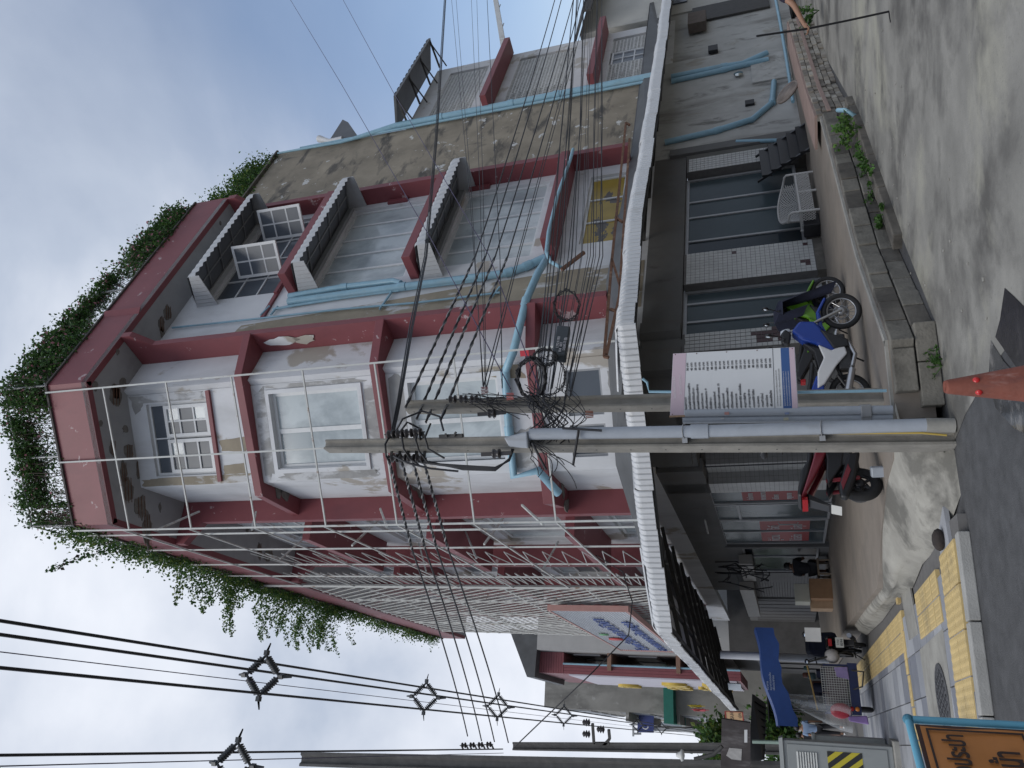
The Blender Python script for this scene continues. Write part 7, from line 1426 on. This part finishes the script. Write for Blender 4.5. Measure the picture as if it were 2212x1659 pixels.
sit = dict(pelvis=(0, 0, .42), belly=(0, .08, .58), chest=(0, .20, .78), neck=(0, .30, .90), chin=(0, .37, .94), crown=(0, .42, 1.02), shL=(-.17, .22, .83), elL=(-.22, .36, .62), wrL=(-.12, .52, .72), haL=(-.10, .58, .75), shR=(.17, .22, .83), elR=(.22, .36, .60), wrR=(.14, .54, .66), haR=(.12, .60, .68), hiL=(-.09, .02, .40), knL=(-.13, .42, .46), anL=(-.13, .38, .08), toL=(-.13, .54, .04), hiR=(.09, .02, .40), knR=(.13, .42, .46), anR=(.13, .40, .08), toR=(.13, .56, .04))
sp_ = thing('x', (0, 0, 0), 'x', 'x'); bpy.data.objects.remove(sp_)
person(BENCH, math.atan2(lv[1], lv[0]) - math.pi / 2 - .35, 'person in black sitting bent forward on a low bench outside the shop', {n: V(v) for n, v in stand(1.70, **sit).items()}, DARKC, DARKC, skin=SKIND, trouser_to='knee', shoes=DARKC).scale = (1.12, 1.12, 1.12)
# person with a stick at the right-hand edge of the alley
stb, stt = G(1920, 25, .01), None
hnd = DY(1745, 62, 11.0); d_ = hnd - stb; stt = DY(1634, 78, 11.0 + (11.0 - stb[1]) * .9)
pr = V((5.12, 11.05, 0.005)); back = unit((CAMP - pr) * V((1, 1, 0)))
rz = math.atan2(-.45, -1) - math.pi / 2     # faces left along the alley mouth
cz, sz = math.cos(rz), math.sin(rz)
def loc_(w): w = V(w) - pr; return (w[0] * cz + w[1] * sz, -w[0] * sz + w[1] * cz, w[2])
hl = V(loc_(hnd)); shl = V((-.19, 0, 1.36)); shl2 = V((.19, .02, 1.36)); arm = 'L' if np.linalg.norm(hl - shl) < np.linalg.norm(hl - shl2) else 'R'
sh_ = shl if arm == 'L' else shl2; wr_ = hl + unit(sh_ - hl) * .09; el_ = (sh_ + wr_) / 2 + V((0, -.03, -.05))
Jp = stand(1.70, **{'sh' + arm: sh_, 'el' + arm: el_, 'wr' + arm: wr_, 'ha' + arm: hl})
person(pr, rz, 'person in dark shirt at the picture edge holding a long stick', Jp, PURPC, DARKC, shirt_sleeve=.45, shoes=BLKP)
b = MB(); b.tube([stb, stb + (hnd - stb) * .5 + V((0, .01, 0)), hnd, stt], .014, 7); b.bar(stb, stb + V((-.16, -.05, .0)), .012); tag(obj('stick', b, CABLE), 'long thin dark stick held upright by the person at the picture edge', 'stick')
# ------------------------------------------------------------------ vegetation
def leafmat(nm, col, tr=.35):
    m = mk(nm, col, .55, .45, 5.0, spec=.35, detail=3); t = m.node_tree; bs = t.nodes['Principled BSDF']; o = t.nodes['Material Output']; tl = t.nodes.new('ShaderNodeBsdfTranslucent'); mx_ = t.nodes.new('ShaderNodeMixShader'); mx_.inputs[0].default_value = tr
    src = bs.inputs['Base Color'].links[0].from_socket; t.links.new(src, tl.inputs[0]); t.links.new(bs.outputs[0], mx_.inputs[1]); t.links.new(tl.outputs[0], mx_.inputs[2]); t.links.new(mx_.outputs[0], o.inputs[0]); return m
LEAF1, LEAF2, LEAF3 = leafmat('vine_leaf_dark', (.045, .10, .030)), leafmat('vine_leaf', (.075, .16, .035)), leafmat('vine_leaf_yellow', (.17, .23, .05)); FLOW = leafmat('pink_blossom', (.45, .20, .24)); TWIG = mk('twig', (.085, .065, .05), .9, .3, 10); FRESH = leafmat('fresh_leaf', (.10, .19, .035)); GRASS = leafmat('weed_grass', (.045, .11, .02))
rng = np.random.default_rng(12)
def leaves(nm, P, size, mats, weights, parent, up_bias=.3, kind=None):
    P = np.asarray(P); n = len(P); a = rng.normal(size=(n, 3)); a /= np.linalg.norm(a, axis=1)[:, None]
    nrm_ = rng.normal(size=(n, 3)); nrm_[:, 2] += up_bias; b_ = np.cross(a, nrm_); b_ /= np.linalg.norm(b_, axis=1)[:, None]; c = np.cross(a, b_)
    s = (size * rng.uniform(.6, 1.3, n))[:, None]
    vs_ = np.stack([P - a * s * .5, P + b_ * s * .36 + c * s * .10, P + a * s * .55, P - b_ * s * .36 + c * s * .10], 1).reshape(-1, 3)
    o = WL[parent.name] if parent is not None else V((0, 0, 0)); me = bpy.data.meshes.new(nm); me.from_pydata((vs_ - o).tolist(), [], [(4 * i, 4 * i + 1, 4 * i + 2, 4 * i + 3) for i in range(n)])
    for m in mats: me.materials.append(m)
    me.polygons.foreach_set('material_index', rng.choice(len(mats), n, p=weights).tolist()); ob = bpy.data.objects.new(nm, me); COL.objects.link(ob); ob.parent = parent; WL[ob.name] = o
    if kind: ob['kind'] = kind
    return ob
def vine(label, path, hfun, n, size, mats, w, off=.22, twigs=60, droop=None, base=None):
    """path(t)->point on the roof edge and outward normal; hfun(t)-> (lowest, highest, density)"""
    p0, _ = path(.5); t = thing('climbing_vine', p0, label, 'climbing plant', 'climbing plants along the roof edge'); P = []
    cl = [(rng.uniform(), rng.uniform(), rng.uniform(.12, .34)) for _ in range(90)]
    while len(P) < n:
        if rng.random() < .72:
            c = cl[rng.integers(len(cl))]; u = c[0] + rng.normal() * c[2] * .06; hh = c[1] + rng.normal() * c[2] * .8
        else: u, hh = rng.uniform(), rng.uniform()
        if not 0 <= u <= 1: continue
        lo, hi, de = hfun(u)
        if rng.random() > de or not -.05 <= hh <= 1.08: continue
        q, nn = path(u); P.append(q + UP * (lo + (hi - lo) * hh) + nn * rng.normal() * off + V((rng.normal(), rng.normal(), rng.normal())) * .05)
    # sprays sticking out of the silhouette
    for _ in range(int(n / 260)):
        u = rng.uniform(); lo, hi, de = hfun(u); q, nn = path(u); d = unit(V((rng.normal() * .7, rng.normal() * .7, rng.uniform(.2, 1.2)))); L = rng.uniform(.2, .6); st_ = q + UP * hi
        for k in range(14): P.append(st_ + d * L * k / 14 + V((0, 0, -.10 * (k / 14) ** 2)) + rng.normal(size=3) * .03)
    if droop:
        for u0, o0, z0, L, dz in droop:
            q, nn = path(u0); d = unit(nn * 1.0 + UP * dz + V((rng.normal() * .1, rng.normal() * .1, 0)))
            m = int(90 * L)
            for k in range(m): f = k / m; P.append(q + UP * z0 + nn * o0 + d * L * f - UP * .35 * L * f * f + rng.normal(size=3) * (.16 * (1 - f) + .03))
    leaves('foliage', P, size, mats, w, t); b = MB()
    for _ in range(twigs):
        u = rng.uniform(); lo, hi, de = hfun(u); q, nn = path(u); a = q + UP * lo + nn * rng.normal() * .1; du = rng.normal() * .03; q2, _ = path(min(1, max(0, u + du))); c = q2 + UP * (lo + (hi - lo) * rng.uniform(.3, 1)) + nn * rng.normal() * .15; m = (a + c) / 2 + rng.normal(size=3) * .12; b.tube([a, m, c], .009, 4)
    obj('stems', b, TWIG, t); return t
sE1 = (E1 - RP) @ rv
vine('leafy vine over the roof fence above the right-hand windows, with pink blossoms', lambda t: (PR(5.2 - (5.2 - sE1) * t, .85, ZF), nR), lambda t: (.0 + .95 * (.42 < t < .70), 1.0 + .75 * t, .95 if not .45 < t < .62 else .45), 20000, .088, [LEAF1, LEAF2, FLOW], [.56, .38, .06], .16, 160)
vine('vine with thin patches on the roof fence above the corner windows', lambda t: (E1 + (E2_ - E1) * t + V((0, .15, ZF)), V((0, -1, 0))), lambda t: (.95 if (.22 < t < .85 and rng.random() < .86) else .05, 1.62 + .1 * math.sin(t * 9), (1.0 if rng.random() < .5 else .15) * (.95 if t < .2 else .7)), 10000, .078, [LEAF1, LEAF2, FLOW], [.5, .47, .03], .18, 220)
dr = [(rng.uniform(.20, .62), .1, rng.uniform(.2, 1.0), rng.uniform(.8, 2.0), rng.uniform(-.1, .9)) for _ in range(52)]
vine('bushy vine spilling outwards over the street-side roof edge', lambda t: (LF(24 * t, -.05, ZF), nL), lambda t: (-.35 if t < .3 else -.1, 1.15 - .75 * max(0, t - .05) if t > .2 else 1.35 - 1.1 * t, 1.0 if t < .62 else .6), 24000, .092, [LEAF1, LEAF2, LEAF3], [.38, .44, .18], .22, 160, droop=dr)
vine('vine clump at the far right top above the bare end wall', lambda t: (PR(5.3 + 4.6 * t, -.25, 18.55), nR), lambda t: (-.1, 1.75 - 1.3 * max(0, t - .55) - .7 * max(0, .3 - t), 1.0), 13000, .09, [LEAF1, LEAF2, LEAF3], [.35, .5, .15], .22, 90)
# one long wild shoot
sh = thing('vine_shoot', LF(2.5, .2, ZF + .9), 'single long leafy shoot arching out from the roof vine', 'climbing plant'); b = MB(); P = []; A0, B0 = LF(2.2, .1, ZF + .6), DY(105, 1232, 17.0)
pts = [A0 + (B0 - A0) * f + UP * .25 * math.sin(f * math.pi) for f in np.linspace(0, 1, 18)]; b.tube(pts, .008, 5); obj('stem', b, TWIG, sh)
for p_ in pts:
    for _ in range(6): P.append(p_ + rng.normal(size=3) * .05)
leaves('foliage', P, .12, [LEAF1, TWIG], [.8, .2], sh)
# chain-link roof fence
rfn = thing('roof_fence', E1 + UP * ZF, 'chain link fence on grey posts along the roof edge behind the vines', 'fence'); b = MB(); pit = .17
for A, B in ((PR(5.0, .8, 0), E1 + V((0, .2, 0))), (E1 + V((0, .2, 0)), E2_ + V((0, .2, 0))), (E2_ + V((.1, .1, 0)), LF(7, -.12, 0))):
    L = np.linalg.norm(B - A); d = (B - A) / L
    for k in range(int(-1.4 / pit), int(L / pit) + 1):
        for sg_ in (1, -1):
            x0, x1 = k * pit, k * pit + 1.4; z0, z1 = (0, 1.4) if sg_ > 0 else (1.4, 0); ta, tb_ = max(0, -x0 / 1.4), min(1, (L - x0) / 1.4)
            if tb_ - ta < .05: continue
            b.bar(A + d * (x0 + 1.4 * ta) + UP * (ZF + .06 + z0 + (z1 - z0) * ta), A + d * (x0 + 1.4 * tb_) + UP * (ZF + .06 + z0 + (z1 - z0) * tb_), .007)
obj('chain_link', b, GALU, rfn, kind='stuff')
for A, B in ((PR(5.0, .8, 0), E1), (E1, E2_), (E2_, LF(7, -.12, 0))):
    L = np.linalg.norm(B - A); n_ = max(2, int(L / 1.8))
    for k in range(n_ + 1): p_ = A + (B - A) * k / n_; b = MB(); b.tube([p_ + UP * ZF, p_ + UP * (ZF + 1.5)], .03, 8); obj('post', b, GALU, rfn)
    b = MB(); b.tube([A + UP * (ZF + 1.46), B + UP * (ZF + 1.46)], .02, 7); obj('rail', b, GALU, rfn)
# trees down the street
def tree(loc, h, r, label, n=2600, mats=(LEAF1, LEAF2, LEAF3), w=(.45, .4, .15), size=.28):
    loc = V(loc); t = thing('tree', loc, label, 'tree'); b = MB(); b.tube([loc, loc + UP * h * .35 + V((.1, .05, 0)), loc + UP * h * .6], [.16, .12, .08], 8); limbs = []
    for k in range(7): a = rng.uniform(0, 6.28); e_ = loc + UP * h * rng.uniform(.6, .95) + V((math.cos(a), math.sin(a), 0)) * r * rng.uniform(.4, .8); b.tube([loc + UP * h * rng.uniform(.35, .55), (loc + UP * h * .5 + e_) / 2, e_], [.07, .05, .03], 6); limbs.append(e_)
    obj('trunk', b, TWIG, t); P = []
    for k in range(n): c = limbs[rng.integers(len(limbs))]; v = rng.normal(size=3) * r * .30; P.append(c + v)
    leaves('crown', P, size, list(mats), list(w), t); return t
q = DY(1600, 1614, 40); tree((q[0], q[1], 0), 6.6, 1.3, 'leafy tree standing down the street beyond the shophouses')
q = DY(1668, 1596, 46); tree((q[0], q[1], 0), 3.4, 1.7, 'low bushy tree far down the street near the pavement')
# weeds along the alley kerb
def weed(loc, h, r, label, n, mats, w, size, flat=.6):
    loc = V(loc); t = thing('weed', loc, label, 'plant', 'weeds along the terrace foot'); b = MB(); P = []
    for k in range(9):
        a = rng.uniform(0, 6.28); e_ = loc + V((math.cos(a) * r, math.sin(a) * r, h * rng.uniform(.5, 1))); b.tube([loc, (loc + e_) / 2 + UP * h * .15, e_], [.006, .005, .003], 4)
        for f in np.linspace(.35, 1.05, max(2, n // 9)): P.append(loc + (e_ - loc) * f + UP * .15 * h * (1 - abs(2 * f - 1)) + rng.normal(size=3) * size * .35)
    obj('stems', b, GRASS, t); leaves('foliage', P, size, mats, w, t, up_bias=1.2); return t
weed(G(1955, 704, .05), .30, .20, 'bright green leafy weed growing from the broken wall below the blue motorbike', 110, [FRESH, LEAF2], [.6, .4], .085)
weed(G(1995, 858, .08), .16, .10, 'small broad leaved seedling in the wall near the shorter pole', 16, [FRESH], [1], .10)
weed(G(1862, 276, .05), .42, .28, 'leafy climbing weed beside the drain spout at the end of the block wall', 200, [LEAF2, FRESH], [.7, .3], .08)
weed(G(1895, 395, .03), .22, .40, 'low straggling weed on the ledge under the settee', 260, [GRASS, LEAF2], [.7, .3], .055)
weed(G(1918, 450, .03), .26, .42, 'thick tuft of small leaved weed on the ledge, largest of the tufts', 420, [GRASS, LEAF2], [.7, .3], .05)
weed(G(1878, 348, .04), .26, .32, 'small leaved weed tuft higher up the alley ledge', 260, [GRASS, LEAF2], [.6, .4], .055)
weed(G(2015, 745, .02), .12, .12, 'tiny weed at the road edge below the pale pipe stub', 60, [GRASS], [1], .05)
weed(G(2035, 790, .02), .14, .28, 'sparse mossy weed in the gutter behind the cone', 130, [GRASS, LEAF2], [.7, .3], .045)
weed(G(2050, 985, .02), .14, .14, 'little weed at the foot of the tall pole', 60, [GRASS], [1], .05)
weed(G(1770, 22, .1), .5, .25, 'leafy weed beside the person with the stick', 140, [LEAF2, LEAF1], [.6, .4], .09)
# pale pipe stubs poking from the wall
pipe('pipe_stub', [G(1940, 742, .32), G(1968, 742, .18), G(2005, 740, .05)], .028, mk('pale_pvc', (.34, .52, .50), .5, .1, 5), 'pale green blue pipe stub coming out of the broken wall onto the road edge', 'pipe', collars=(0, 1))
pipe('pipe_stub', [G(1810, 238, .30), G(1826, 238, .25), G(1850, 252, .05)], .04, PVC, 'blue drain spout bent down at the end of the block wall', 'pipe')
b = MB(); b.ball(G(2036, 1166, .13) + UP * .04, (.13, .10, .07), 9, 6); tag(obj('rock', b, mk('dark_rock', (.035, .028, .025), .9, .3, 12, bump=.6)), 'dark lump of stone lying at the end of the yellow tactile paving', 'stone')
rr = random.Random(31)
for k in range(26):
    p_ = V((rr.uniform(.2, 4.5), 0, .006)); p_[1] = rr.uniform(7.2, 10.5) + p_[0] * .9; b = MB(); b.box(p_ + UP * .006, (rr.uniform(.006, .018), rr.uniform(.006, .016), .006)); tag(obj('pebble', b, CONC), 'small pale pebble lying on the alley concrete', 'pebble', 'pebbles on the alley')
